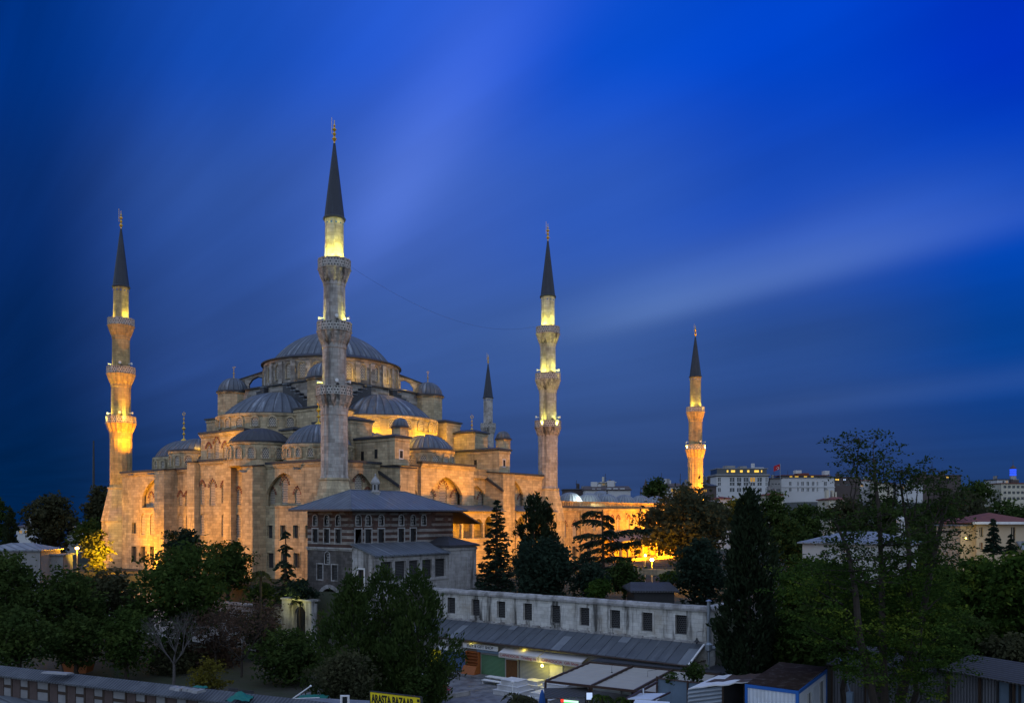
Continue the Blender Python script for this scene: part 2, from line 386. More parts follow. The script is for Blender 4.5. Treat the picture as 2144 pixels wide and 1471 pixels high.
def leaf(name, c1, c2, c3=None):
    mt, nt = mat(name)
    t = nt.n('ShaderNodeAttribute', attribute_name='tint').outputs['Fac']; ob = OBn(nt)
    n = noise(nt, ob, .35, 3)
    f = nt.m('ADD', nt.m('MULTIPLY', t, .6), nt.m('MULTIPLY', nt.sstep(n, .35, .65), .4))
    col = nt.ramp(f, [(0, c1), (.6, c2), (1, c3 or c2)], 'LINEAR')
    d = nt.n('ShaderNodeBsdfDiffuse', {'Color': col}); tr = nt.n('ShaderNodeBsdfTranslucent', {'Color': col})
    mx = nt.n('ShaderNodeMixShader', {0: .3}); nt.l(d.outputs[0], mx.inputs[1]); nt.l(tr.outputs[0], mx.inputs[2])
    nt.l(mx.outputs[0], nt.n('ShaderNodeOutputMaterial').inputs[0])
leaf('leaf_dark', (.018, .034, .012), (.042, .066, .018), (.075, .105, .026))
leaf('leaf_mid', (.022, .040, .012), (.042, .07, .017), (.075, .105, .024))
leaf('leaf_bright', (.018, .036, .010), (.042, .078, .015), (.13, .17, .022))
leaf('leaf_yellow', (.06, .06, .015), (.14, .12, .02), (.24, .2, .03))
leaf('leaf_conifer', (.012, .022, .016), (.024, .040, .026), (.034, .052, .032))
leaf('leaf_cypress', (.012, .020, .012), (.024, .036, .018), (.034, .048, .022))
leaf('leaf_brown', (.05, .035, .025), (.085, .055, .04), (.12, .075, .05))
leaf('leaf_olive', (.03, .035, .02), (.055, .058, .03), (.075, .075, .035))
leaf('leaf_palm', (.03, .04, .015), (.06, .07, .025), (.10, .10, .03))
def ground_mat():
    mt, nt = mat('garden_ground'); ob = OBn(nt); n = noise(nt, ob, .08, 8, .6); n2 = noise(nt, ob, 1.3, 5)
    col = nt.mix(nt.sstep(n, .4, .6), (.05, .048, .04, 1), (.03, .042, .018, 1))
    col = nt.mix(nt.m('MULTIPLY', n2, .5), col, (.09, .08, .07, 1)); finish(nt, col, .95, n2, .5, .1, spec=.1)
    mt, nt = mat('stone_paving'); uv, ob = UVn(nt), OBn(nt)
    br = nt.n('ShaderNodeTexBrick', {'Vector': uv, 'Color1': (.17, .17, .18, 1), 'Color2': (.10, .10, .11, 1), 'Mortar': (.05, .05, .05, 1), 'Scale': 1.0, 'Mortar Size': .015, 'Brick Width': .8, 'Row Height': .5})
    n = noise(nt, ob, .9, 6); col = nt.mix(nt.sstep(n, .42, .66, 0, .6), br.outputs[0], (.23, .23, .24, 1))
    finish(nt, col, nt.sstep(n, .3, .7, .35, .8), br.outputs['Fac'], .3, .02, spec=.4)
    mt, nt = mat('sea_water'); ob = OBn(nt); finish(nt, (.01, .02, .04, 1), .25, noise(nt, ob, .02, 6), .3, .5, spec=.4)
ground_mat()
# ------------------------------------------------------------------ ground, paving, sea
def hsh(x, y):
    return .5*math.sin(x*.13+y*.07)+.5*math.sin(x*.041-y*.09+1.3)
def ground(x, y):
    v = Vector((x, y, 0))-Vector((CAM.x, CAM.y, 0)); r, d = v.dot(RT), v.dot(FW)
    xs = -3.0 if y < -26 else (-12.5 if y > -16 else -3.0-9.5*sst(y, -26, -16))
    if y < -60: xs = -3.0+22*sst(-y, 60, 72)
    z = 8.6*sst(x, xs+.3, xs+2.6)
    if x > 0 and y < -14: z -= 1.6*sst(y, -14, -30)
    far = sst(d, 215, 340); az = r/max(d, 1)
    hill = 8.5+17*sst(az, .02, .35)*sst(d, 170, 420)-34*sst(az, -.22, -.40)*sst(d, 175, 330)
    z = z*(1-far)+hill*far if d > 150 else z
    if d > 150 and far < 1e-6: z += 0
    z += hsh(x, y)*.15*sst(d, 130, 200)
    if d > 700: z += (-10)*sst(d, 700, 2500)
    return z
def axis_coords(lo, hi, step):
    c = list(np.arange(lo, hi+.01, step)); s = step
    a, b = lo, hi; L, H = [], []
    while b < 7000: s *= 1.35; b += s; H.append(b); a -= s; L.append(a)
    return L[::-1]+c+H
gx, gy = axis_coords(-60, 130, 2.0), axis_coords(-110, 130, 2.0)
mb = MB(); nx, ny = len(gx), len(gy)
mb.v = [Vector((x, y, ground(x, y))) for y in gy for x in gx]
mb.f = [(j*nx+i, j*nx+i+1, (j+1)*nx+i+1, (j+1)*nx+i) for j in range(ny-1) for i in range(nx-1)]
mb.uv = [(mb.v[k].x, mb.v[k].y) for f in mb.f for k in f]; mb.mi = [0]*len(mb.f); mb.sm = [True]*len(mb.f)
struct(mb.build('ground', M['garden_ground'], origin=(0, 0, 0)))
mb = MB()
for (x0, x1, y0, y1) in ((-26, -8.2, -66, -24),):
    n = 8
    for i in range(n):
        xa, xb = x0+(x1-x0)*i/n, x0+(x1-x0)*(i+1)/n
        mb.poly([(xa, y0, .012), (xb, y0, .012), (xb, y1, .012), (xa, y1, .012)])
struct(mb.build('plaza_paving', M['stone_paving'], origin=(0, 0, 0)))
mb = MB(); mb.box(-8.2, -60, -.2, -6.0, -26, .22)
struct(mb.build('pavement', M['stone_paving'], origin=(0, 0, 0)))
mb = MB(); mb.poly([(-9000, -9000, -27), (9000, -9000, -27), (9000, 9000, -27), (-9000, 9000, -27)])
struct(mb.build('sea_water', M['sea_water'], origin=(0, 0, 0)))

# ------------------------------------------------------------------ mosque
ST, LD = M['mosque_stone'], M['lead_sheet']
mos = thing('mosque', (24, 29, 8.6), 'great grey domed mosque lit orange, between the tall minarets', 'mosque')
def qr(x0, x1, y0, y1, X):
    ym, xm = (y0+y1)/2, (x0+x1)/2
    return onX(x1, ym, X).y, onX(x0, ym, X).y, onX(xm, y1, X).z, onX(xm, y0, X).z
def nr(x0, x1, y0, y1, Y):
    ym, xm = (y0+y1)/2, (x0+x1)/2
    return onY(x0, ym, Y).x, onY(x1, ym, Y).x, onY(xm, y1, Y).z, onY(xm, y0, Y).z
def voussoirs(fr, sc, w_, zs, zt, parent, n=9, ln=.42, mtl='red_stone'):
    mb = MB(); h = w_/2; H = zt-zs
    for k in range(n):
        a = PI*(k+.0)/(n-1); u0 = math.cos(a)
        px_, pz = h*u0, H*(max(0, 1-abs(u0)**1.45))**.72
        dx, dz = math.cos(a)*1.0, math.sin(a)+.05; q_ = math.hypot(dx, dz); dx /= q_; dz /= q_
        tx, tz = -dz, dx; b, t_ = .085, .125
        c = []
        for dd in (0.0, .09):
            for (l_, ww) in ((.06, -b), (.06, b), (ln, t_), (ln, -t_)):
                c.append(fp(fr, sc+px_+dx*l_+tx*ww, dd, zs+pz+dz*l_+tz*ww))
        mb.hexa(c)
    return mb.build('voussoirs', M[mtl], parent)
def lwin(fr, sc, w_, z0, z1, d=-.18, vous=True, parent=None, m='lattice', pt=True):
    zs = z1-w_*(.62 if pt else .5); lp = arch(sc, w_, z0, zs, z1, pt)
    mb = MB(); mb.wall(fr, lp, depth=.1, d=d)
    mb.fbox(fr, sc-w_/2-.04, sc+w_/2+.04, -.1, .06, z0-.12, z0-.01, 1)
    o = mb.build('window', [M[m], ST], parent or mos)
    if vous: voussoirs(fr, sc, w_, zs, z1, o)
    return lp
def rwin(fr, s0, s1, z0, z1, d=-.3, parent=None, m='grille', frame_m=None, fw=.14):
    mb = MB(); mb.wall(fr, rect(s0, s1, z0, z1), depth=.1, d=d)
    for (a, b, c, e) in ((s0-fw, s1+fw, z1, z1+fw), (s0-fw, s1+fw, z0-fw, z0), (s0-fw, s0, z0, z1), (s1, s1+fw, z0, z1)):
        mb.fbox(fr, a, b, -.05, .05, c, e, 1)
    mb.build('window', [M[m], frame_m or ST], parent or mos)
    return rect(s0, s1, z0, z1)
def cornice(fr, s0, s1, z, parent, name='cornice', lead_over=.45, d0=0.0):
    mb = MB(); mb.fbox(fr, s0, s1, d0-.2, d0+.14, z-.72, z-.5); mb.fbox(fr, s0, s1, d0-.2, d0+.3, z-.5, z-.16)
    mb.fbox(fr, s0-.15, s1+.15, d0-.8, d0+lead_over, z-.16, z+.2, 1)
    mb.build(name, [ST, M['lead_old']], parent)
# --- wall facing the bazaar (X = 0)
fq = frame((0, 0, 0), (0, 1, 0), (-1, 0, 0)); fq7 = frame((.75, 0, 0), (0, 1, 0), (-1, 0, 0))
holes = []
bigQ = []
for mir in (0, 1):
    c = 11.5 if not mir else 59-11.5
    lp = arch(c, 8.3, 19.7, 21.5, 24.7); holes.append(lp); inner = []
    for (x0, x1, y0, y1) in ((564, 576, 1022, 1055), (589, 603, 1000, 1055), (617, 629, 1022, 1055)):
        s0, s1, z0, z1 = qr(x0, x1, y0, y1, .75); sc = (s0+s1)/2 if not mir else 59-(s0+s1)/2
        inner.append(lwin(fq7, sc, (s1-s0), z0, z1))
    mb = MB(); mb.wall(fq7, rect(c-4.4, c+4.4, 19.6, 25.0), inner, .35, edges=False)
    mb.fbox(fq, c-4.25, c+4.25, -.7, .12, 19.5, 19.7)
    mb.build('arch_wall', ST, mos)
for (x0, x1) in ((560, 571), (587, 598), (614, 625), (640, 651), (666, 676)):
    s0, s1, z0, z1 = qr(x0, x1, 1099, 1126, 0); holes.append(rwin(fq, s0, s1, z0, z1))
for (x0, x1) in ((560, 573), (589, 602), (615, 628)):
    s0, s1, z0, z1 = qr(x0, x1, 1157, 1188, 0); holes.append(rwin(fq, s0, s1, z0, z1))
for (x0, x1, y0, y1, vs) in ((494.5, 504.5, 1022, 1056, 1), (493, 504, 1076, 1125, 0), (419, 428, 1008, 1056, 1), (439, 451, 1006, 1057, 1),
                           (418, 428, 1074, 1120, 0), (374, 382, 1030, 1057, 1), (372, 381.5, 1075, 1116, 0), (295, 304, 1074, 1119, 0), (314, 323, 1074, 1119, 0)):
    s0, s1, z0, z1 = qr(x0, x1, y0, y1, 0); holes.append(lwin(fq, (s0+s1)/2, s1-s0, z0, z1, vous=bool(vs)))
for (s, w_, z0, z1, vs) in ((26.8, 1.15, 20.3, 23.6, 1), (26.8, 1.2, 14.9, 18.6, 0), (37.35, 1.0, 19.9, 22.1, 1), (37.2, 1.0, 15.2, 18.4, 0), (19.4, 1.0, 19.7, 22.2, 1)):
    holes.append(lwin(fq, s, w_, z0, z1, vous=bool(vs)))
for (x0, x1, y0, y1) in ((277, 285, 1094, 1116), (276, 286, 1143, 1176), (295, 305, 1143, 1176), (314, 323, 1143, 1176)):
    s0, s1, z0, z1 = qr(x0, x1, y0, y1, 0); holes.append(rwin(fq, s0, s1, z0, z1))
mb = MB(); mb.wall(fq, [(0, 7), (58.6, 7), (58.6, 26.1), (35.7, 26.1), (35.7, 27.2), (23.4, 27.2), (23.4, 26.1), (0, 26.1)], holes, .45)
mb.build('wall', ST, mos)
for (a, b) in ((0, 15.6), (18.4, 23.3), (35.8, 40.2), (43.4, 58.6)): cornice(fq, a, b, 26.2, mos)
cornice(fq, 25.45, 33.55, 27.3, mos)
def buttress(x0, x1, y0, y1, z1, ax, sgn, slope=1.4):
    """block against a wall; outer edge lower than inner edge, lead top"""
    mb = MB()
    def hh(x, y): t = ((x-x0)/(x1-x0) if ax == 0 else (y-y0)/(y1-y0)); t = 1-t if sgn < 0 else t; return z1-slope*t
    mb.hexa([(x0, y0, 6.5), (x1, y0, 6.5), (x1, y1, 6.5), (x0, y1, 6.5), (x0, y0, hh(x0, y0)), (x1, y0, hh(x1, y0)), (x1, y1, hh(x1, y1)), (x0, y1, hh(x0, y1))])
    e = .22; X0, X1, Y0, Y1 = x0-e, x1+e, y0-e, y1+e
    mb.hexa([(x, y, hh(x, y)+.02) for x, y in ((X0, Y0), (X1, Y0), (X1, Y1), (X0, Y1))]+[(x, y, hh(x, y)+.2) for x, y in ((X0, Y0), (X1, Y0), (X1, Y1), (X0, Y1))], 1)
    mb.build('buttress', [ST, M['lead_old']], mos)
buttress(-2.5, -.003, 15.7, 18.3, 25.95, 0, -1, .25); buttress(-2.5, -.003, 40.25, 43.3, 26.2, 0, -1, .25)
buttress(-1.0, -.003, 23.4, 25.4, 27.2, 0, -1, .1); buttress(-1.0, -.003, 33.6, 35.7, 27.2, 0, -1, .1)
# stone gargoyles
for (px, py, X) in ((322, 992, -2.5), (281, 994, -.05), (515, 987, -2.5), (627, 981, -.05)):
    p = onX(px, py, X); mb = MB(); mb.box(p.x-1.1, p.y-.13, p.z-.1, p.x, p.y+.13, p.z+.16); mb.box(p.x-1.1, p.y-.05, p.z+.16, p.x, p.y+.05, p.z+.22, 1)
    mb.build('water_spout', [M['grey_stone'], M['lead_old']], mos)
# --- wall facing the gardens (Y = 0)
fn = frame((0, 0, 0), (1, 0, 0), (0, -1, 0)); fn6 = frame((0, -.6, 0), (1, 0, 0), (0, -1, 0)); fnb = frame((0, .7, 0), (1, 0, 0), (0, -1, 0))
def blind(fr, depth, c, w_, z0, zs, z1, wins, holes):
    lp = arch(c, w_, z0, zs, z1); holes.append(lp)
    fb = (fr[0]-fr[2]*depth, fr[1], fr[2]); inner = [lwin(fb, *wn) for wn in wins]
    mb = MB(); mb.wall(fb, rect(c-w_/2-.2, c+w_/2+.2, z0-.1, z1+.3), inner, .35, edges=False); mb.build('arch_wall', ST, mos)
h0, h6 = [], []
def nw(x0, x1, y0, y1, Y): s0, s1, z0, z1 = nr(x0, x1, y0, y1, Y); return ((s0+s1)/2, s1-s0, z0, z1)
blind(fn, .7, 4.9, 5.4, 19.6, 21.8, 24.5, [nw(743, 759, 994, 1040, .7), (2.9, .8, 20.2, 22.2), (7.0, .8, 20.2, 22.2)], h0)
blind(fn, .7, 14.8, 4.6, 20.0, 21.6, 23.4, [(13.7, 1.1, 20.1, 22.0), (15.9, 1.1, 20.1, 22.0)], h0)
blind(fn, .7, 31.9, 4.6, 20.0, 21.6, 23.4, [nw(980, 991, 1032, 1057, .7), nw(1001, 1013, 1032, 1057, .7)], h0)
blind(fn, .7, 42.2, 6.6, 19.6, 21.8, 24.9, [nw(1085, 1093, 1036, 1060, .7), (41.0, 1.2, 20, 23.4), (39.2, .9, 20, 22)], h0)
blind(fn6, 1.2, 23.3, 8.1, 19.7, 21.6, 24.6, [nw(896, 909, 1026, 1058, .6), nw(920, 935, 1008, 1058, .6), nw(945, 958, 1028, 1058, .6)], h6)
for s in (14, 19, 24, 29, 34, 40, 44): h0.append(rwin(fn, s-.7, s+.7, 9.5, 12.6)) if s in (40, 44) else None
mb = MB(); mb.wall(fn, [(.46, 7), (53.2, 7), (53.2, 26.0), (.46, 26.0)], h0+[rect(17.5, 30.2, 12, 25.6)], .45); mb.build('wall', ST, mos)
mb = MB(); mb.wall(fn6, rect(17.3, 30.4, 8, 26.6), h6, .59); mb.build('wall', ST, mos)
cornice(fn, 0, 8.8, 26.1, mos); cornice(fn, 12.2, 17.0, 26.1, mos); cornice(fn6, 17.3, 30.4, 26.7, mos); cornice(fn, 37.6, 51.6, 25.9, mos)
mb = MB(); mb.fbox(fn, 30.6, 34.6, -.1, .5, 24.7, 25.25)
for i in range(15): mb.fbox(fn, 30.75+i*.26, 30.9+i*.26, .3, .45, 25.25, 26.1)
mb.fbox(fn, 30.6, 34.6, .26, .5, 26.1, 26.25); mb.build('balustrade', ST, mos)
def spur(x0, x1, y0, y1, za, zb, yl, zl):
    """big garden buttress: tall block inside, sloped toe outside"""
    mb = MB(); mb.box(x0, y1, 6, x1, .0, za)
    mb.hexa([(x0, yl, 6), (x1, yl, 6), (x1, y1-.003, 6), (x0, y1-.003, 6), (x0, yl, zl), (x1, yl, zl), (x1, y1-.003, zb), (x0, y1-.003, zb)])
    mb.hexa([(x0-.3, yl-.4, zl-.12), (x1+.2, yl-.4, zl-.12), (x1+.2, y1-.01, zb+.02), (x0-.3, y1-.01, zb+.02), (x0-.3, yl-.4, zl+.1), (x1+.2, yl-.4, zl+.1), (x1+.2, y1-.01, zb+.22), (x0-.3, y1-.01, zb+.22)], 1)
    mb.box(x0-.25, y1-.25, za, x1+.25, 0.2, za+.18, 1); mb.build('buttress', [ST, M['lead_old']], mos)
buttress(8.9, 12.1, -4.3, -.003, 25.6, 1, -1, .3)
mb = MB(); mb.hexa([(8.55, -4.4, 22.3), (8.9, -4.4, 22.3), (8.9, 0, 24.6), (8.55, 0, 24.6), (8.55, -4.4, 22.7), (8.9, -4.4, 22.7), (8.9, 0, 25.0), (8.55, 0, 25.0)]); mb.build('sloping_ledge', M['lead_old'], mos)
buttress(34.2, 37.5, -4.0, -.003, 25.8, 1, -1, .3)
mb = MB(); mb.hexa([(33.85, -4.1, 22.3), (34.2, -4.1, 22.3), (34.2, 0, 24.8), (33.85, 0, 24.8), (33.85, -4.1, 22.7), (34.2, -4.1, 22.7), (34.2, 0, 25.2), (33.85, 0, 25.2)]); mb.build('sloping_ledge', M['lead_old'], mos)
# gallery along the garden side
def gallery(parent, x0, x1, yf, zr0, zr1, zsp, zap, zflo, pitch, nm='arcade', st=ST, yb=0.0, thick=.45):
    ff = frame((0, yf, 0), (1, 0, 0), (0, -1, 0)); hs = []; n = int((x1-x0)/pitch); p = (x1-x0)/n; cols = []
    for i in range(n):
        big = i % 2 == 0; c = x0+p*(i+.5); hs.append(arch(c, p-.42, zflo, zsp, zap if big else zap-.45)); cols.append(c-p/2)
    mb = MB(); mb.wall(ff, rect(x0, x1, zflo-6, zr1-.05), hs, thick); mb.fbox(ff, x0, x1, -.1, .12, zflo-.35, zflo-.05)
    mb.poly([(x0, yf+.45, zflo-.02), (x1, yf+.45, zflo-.02), (x1, yb, zflo-.02), (x0, yb, zflo-.02)])
    mb.build(nm, st, parent)
    for c in cols[1:]: mb = MB(); mb.lathe(fp(ff, c, -.2, zflo), [(.16, 0), (.15, zsp-zflo-.25), (.27, zsp-zflo)], 8); mb.build('column', M['white_marble'], parent)
    mb = MB(); e = .55
    mb.hexa([(x0, yf-e, zr1-.02), (x1, yf-e, zr1-.02), (x1, yb-.1, zr0-.12), (x0, yb-.1, zr0-.12), (x0, yf-e, zr1+.14), (x1, yf-e, zr1+.14), (x1, yb-.1, zr0+.1), (x0, yb-.1, zr0+.1)])
    mb.build('lead_roof', M['lead_roof'], parent)
gallery(mos, 12.2, 34.1, -4.2, 20.0, 18.95, 16.9, 18.2, 14.55, 2.72)
gallery(mos, 37.6, 50.0, -4.2, 20.0, 18.95, 16.9, 18.2, 14.55, 2.72)
# --- remaining walls and the roof terrace
mb = MB(); mb.box(52.4, .5, 7, 53.1, 58.5, 25.7); mb.box(.5, 57.9, 7, 52.4, 58.55, 25.7); mb.build('wall', ST, mos)
mb = MB(); mb.box(.5, 1.2, 25.55, 52.9, 58.4, 25.95); mb.build('roof_terrace', M['lead_old'], mos)
def block(x0, y0, z0, x1, y1, z1, rh=.8, o=.3, name='roof_block', st=ST, ld='lead_old', parent=None):
    mb = MB(); mb.box(x0, y0, z0, x1, y1, z1); mb.box(x0-.12, y0-.12, z1-.45, x1+.12, y1+.12, z1-.12); b = mb.build(name, st, parent or mos)
    mb = MB(); a = [(x0-o, y0-o), (x1+o, y0-o), (x1+o, y1+o), (x0-o, y1+o)]; mb.hexa([(*p, z1) for p in a]+[(*p, z1+.27) for p in a])
    lx, ly = x1-x0+2*o, y1-y0+2*o; k = min(lx, ly)/2
    rp = [(x0-o+k*.98, y0-o+k*.98), (x1+o-k*.98, y0-o+k*.98), (x1+o-k*.98, y1+o-k*.98), (x0-o+k*.98, y1+o-k*.98)]
    for i in range(4): j = (i+1) % 4; mb.poly([(*a[i], z1+.275), (*a[j], z1+.275), (*rp[j], z1+.275+rh), (*rp[i], z1+.275+rh)])
    mb.poly([(*p, z1+.275+rh) for p in rp]); mb.build('lead_cap', M[ld], b); return b
# qibla block with three windows
fb = frame((.9, 0, 0), (0, 1, 0), (-1, 0, 0)); hs = []
for (x0, x1, y0, y1) in ((433, 441, 929, 959), (449, 458.5, 917, 959), (467, 475.5, 927, 958)):
    s0, s1, z0, z1 = qr(x0, x1, y0, y1, .9); hs.append(lwin(fb, (s0+s1)/2, s1-s0, z0, z1))
mb = MB(); mb.wall(fb, rect(22.3, 34.6, 26, 31.9), hs, .4); mb.box(1.35, 22.3, 26, 8, 34.6, 31.9); mb.build('roof_block', ST, mos)
cornice(fb, 22.2, 34.7, 32.0, mos); mb = MB(); mb.box(.9, 22.0, 31.93, 9, 34.9, 32.15); mb.build('lead_cap', M['lead_old'], mos)
# --- central cube, arches with steps
CX, CY = 24.1, 28.4
mb = MB(); mb.box(11.8, 16.1, 25.9, 36.4, 40.7, 40.9); mb.build('central_block', M['weathered_stone'], mos)
mb = MB(); a = [(11.4, 15.7), (36.8, 15.7), (36.8, 41.1), (11.4, 41.1)]; mb.hexa([(*p, 40.9) for p in a]+[(*p, 41.1) for p in a])
for i in range(4):
    j = (i+1) % 4; q0 = Vector((CX, CY, 0)); f_ = lambda p: Vector((*p, 41.1)).lerp(Vector((CX, CY, 41.1)), .22)+Vector((0, 0, .75))
    mb.poly([(*a[i], 41.1), (*a[j], 41.1), f_(a[j]), f_(a[i])])
mb.poly([f_(p) for p in a]); mb.build('lead_skirt', M['lead_old'], mos)
for (side) in ('q', 'n'):
    for sg in (1, -1):
        mb = MB()
        for i in range(8):
            u0, u1, zt = 2.6+i*1.12, 2.6+(i+1)*1.12, 40.7-i*.62
            if side == 'q': lo, hi = sorted((CY-.0-sg*u0, CY-sg*u1)); mb.box(10.9, lo, 32, 11.8, hi, zt); mb.box(10.75, lo-.03, zt, 11.85, hi+.03, zt+.12, 1)
            else: lo, hi = sorted((CX-sg*u0, CX-sg*u1)); mb.box(lo, 15.2, 32, hi, 16.1, zt); mb.box(lo-.03, 15.05, zt, hi+.03, 16.15, zt+.12, 1)
        mb.build('stepped_arch', [M['lead_old'], M['lead_bright']], mos)
def finial(c, h, parent, r=.32):
    mb = MB(); k = h/5.0
    mb.lathe(c, [(1.0*r*2, 0), (.9*r*2, .15*k), (.3*r, .5*k), (.22*r, .95*k), (1.0*r, 1.2*k), (.22*r, 1.45*k), (.2*r, 1.75*k), (1.25*r, 2.1*k), (.2*r, 2.45*k), (.18*r, 2.75*k), (.85*r, 3.0*k), (.18*r, 3.2*k), (.15*r, 3.5*k), (.6*r, 3.7*k), (.12*r, 3.9*k), (.09*r, 5*k), (0, 5*k)], 10)
    cc = Vector(c)+Vector((0, 0, 4.55*k))
    for i in range(10):
        a0, a1 = -1.1+i*(PI+2.2-0)/10*1.0, -1.1+(i+1)*(PI+2.2)/10
        p = [cc+(RT*math.sin(a-.45*PI+.0)*.9*r+Vector((0, 0, -math.cos(a-.45*PI)*.9*r))) for a in (a0, a1)]
        mb.tube(p, .10*r+.02, 4)
    return mb.build('finial', M['gold'], parent)
def ribstar(k, amp=.012): return lambda i: 1+amp if i % k == 0 else 1.0
def cap(r, h, z0, n=9):   # dome profile
    R = (r*r+h*h)/(2*h); zc = h-R; out = []
    a0 = math.asin(min(1, r/R)); a0 = a0 if h <= R else PI-a0
    for i in range(n+1): a = a0*(1-i/n); out.append((R*math.sin(a) if i < n else 0.0, z0+zc+R*math.cos(a)))
    return out
def dome(c, r, h, z0, ribs, parent=None, name='dome', mt='lead_sheet', lip=.45, n=10, amp=.022):
    mb = MB(); mb.lathe((c[0], c[1], 0), [(r+lip*.55, z0-.32), (r+lip, z0-.38), (r+lip, z0-.12), (r+.05, z0+.02)], max(32, ribs), uk=1, m=1)
    mb.lathe((c[0], c[1], 0), cap(r, h, z0, n), ribs*3, star=ribstar(3, amp), uk=ribs/(2*PI), cap=False)
    return mb.build(name, [M[mt], M['lead_old']], parent or mos)
def ring_windows(c, r, z0, z1, w_, n, a0, a1, parent, vous=True, proud=.05):
    for i in range(n):
        a = a0+(a1-a0)*(i+.5)/n; nn = Vector((math.cos(a), math.sin(a), 0)); t = Vector((-nn.y, nn.x, 0))
        fr = (Vector((c[0], c[1], 0))+nn*(r+proud), t, nn)
        zs = z1-w_*.55; lp = arch(0, w_, z0, zs, z1, False)
        mb = MB(); mb.wall(fr, lp, depth=.3)
        out = arch(0, w_+.5, z0-.1, zs, z1+.28, False)
        mb.wall((fr[0]+nn*.16, t, nn), out, [lp], .4, 1)
        o = mb.build('drum_window', [M['lattice'], ST], parent)
def drum(c, r, z0, z1, n=48, mt=ST, name='drum', parent=None):
    mb = MB(); mb.lathe((c[0], c[1], 0), [(r, z0), (r, z1-.55), (r+.15, z1-.5), (r+.22, z1-.28), (r+.22, z1)], n, uk=r)
    return mb.build(name, mt, parent or mos)
FA = math.atan2(-FW.y, -FW.x)     # azimuth facing the camera
# main dome
d_ = drum((CX, CY), 12.1, 41.2, 45.5, 84, M['weathered_stone'])
ring_windows((CX, CY), 12.1, 42.0, 44.5, 1.15, 15, FA-1.62, FA+1.62, d_)
for i in range(15):
    mb = MB(); a = FA-1.62+3.24*i/14.0+.108
    nn = Vector((math.cos(a), math.sin(a), 0)); fr = (Vector((CX, CY, 0))+nn*12.1, Vector((-nn.y, nn.x, 0)), nn)
    mb.fbox(fr, -.45, .45, -.2, .35, 41.2, 44.9); mb.build('pilaster', M['weathered_stone'], d_)
mb = MB(); mb.lathe((CX, CY, 0), [(12.15, 45.45), (12.75, 45.5), (12.75, 45.7), (10.4, 46.4)], 84, uk=1); mb.build('lead_eave', M['lead_old'], mos)
dm = dome((CX, CY), 10.5, 5.6, 46.4, 56, lip=.25, n=12, amp=.016); finial((CX, CY, 51.9), 6, dm, .4)
# half domes (each runs into the central block)
SQ, SN = (12.6, 28.6), (24.6, 17.0)
for (c, a) in ((SQ, PI), (SN, -PI/2), ((35.7, 28.4), 0), ((24.1, 40.0), PI/2)):
    near = c in (SQ, SN)
    d_ = drum(c, 10.6, 25.9, 35.0, 72)
    if near: ring_windows(c, 10.6, 32.75, 34.3, 1.15, 13, a-1.72, a+1.72, d_)
    dome(c, 9.5, 4.5, 35.25, 40, name='half_dome', lip=.95)
# weight towers
for (dx, dy) in ((-1, 1), (-1, -1), (1, -1), (1, 1)):
    c = (CX+12.5*dx, CY+12.5*dy); mb = MB(); mb.lathe((c[0], c[1], 0), [(2.85, 25.9), (2.85, 40.3), (3.1, 40.4), (3.1, 40.75)], 8, a0=PI/8, a1=2*PI+PI/8, smooth=False)
    t_ = mb.build('weight_tower', ST, mos); dd = dome(c, 2.75, 2.5, 40.95, 20, t_, lip=.35); finial((*c, 43.35), 2.2, dd, .2)
    b_ = block(c[0]-3.4, c[1]-3.4, 25.9, c[0]+3.4, c[1]+3.4, 35.6, .5)
    # flying arch to the drum
    t = Vector((dx, dy, 0)).normalized(); fr = frame((CX, CY, 0), t, (-t.y, t.x, 0)); mb = MB()
    hp = [(12.6, 41.3), (14.9, 41.3), (14.9, 42.3), (14.3, 43.2), (13.4, 43.7), (12.6, 43.6)]
    mb.wall((fr[0]+fr[2]*.6, fr[1], fr[2]), [(11.9, 41.0), (16.8, 41.0), (16.8, 42.9), (11.9, 44.7)], [hp], 1.2)
    mb.wall((fr[0]-fr[2]*.6, fr[1], fr[2]), [(11.9, 41.0), (16.8, 41.0), (16.8, 42.9), (11.9, 44.7)], [hp], .02)
    mb.hexa([fp(fr, *k) for k in ((11.9, -.75, 44.72), (16.9, -.75, 42.92), (16.9, .75, 42.92), (11.9, .75, 44.72), (11.9, -.75, 44.9), (16.9, -.75, 43.1), (16.9, .75, 43.1), (11.9, .75, 44.9))], 1)
    mb.build('flying_arch', [M['weathered_stone'], M['lead_old']], mos)
# corner domes
for (c, nv, fin) in ((at(667, 900, 130), 1, 5.4), (at(385, 930, 158), 1, 5.6), (at(988, 930, 158), 0, 5.0), (Vector((40, 49, 0)), 0, 4)):
    d_ = drum((c.x, c.y), 5.25, 25.9, 28.9, 40)
    if nv: ring_windows((c.x, c.y), 5.25, 26.9, 28.2, .8, 9, FA-1.6, FA+1.6, d_)
    dd = dome((c.x, c.y), 4.95, 3.2, 29.1, 36); finial((c.x, c.y, 32.2), fin, dd, .3)
# exedrae
for (c, r, z1, h) in ((at(546, 930, 134), 4.9, 29.7, 2.2), (at(893, 930, 143), 4.6, 29.2, 2.6), (Vector((5.5, 42.5, 0)), 4.9, 29.6, 2.2), (Vector((15.5, 9.0, 0)), 4.2, 29.3, 2.4)):
    d_ = drum((c.x, c.y), r, 25.9, z1, 40); ring_windows((c.x, c.y), r, z1-2.7, z1-1.0, 1.0, 7, FA-1.5, FA+1.5, d_)
    dome((c.x, c.y), r-.15, h, z1+.2, 30, name='half_dome', mt='lead_old' if abs(z1-29.7) < .01 else 'lead_sheet')
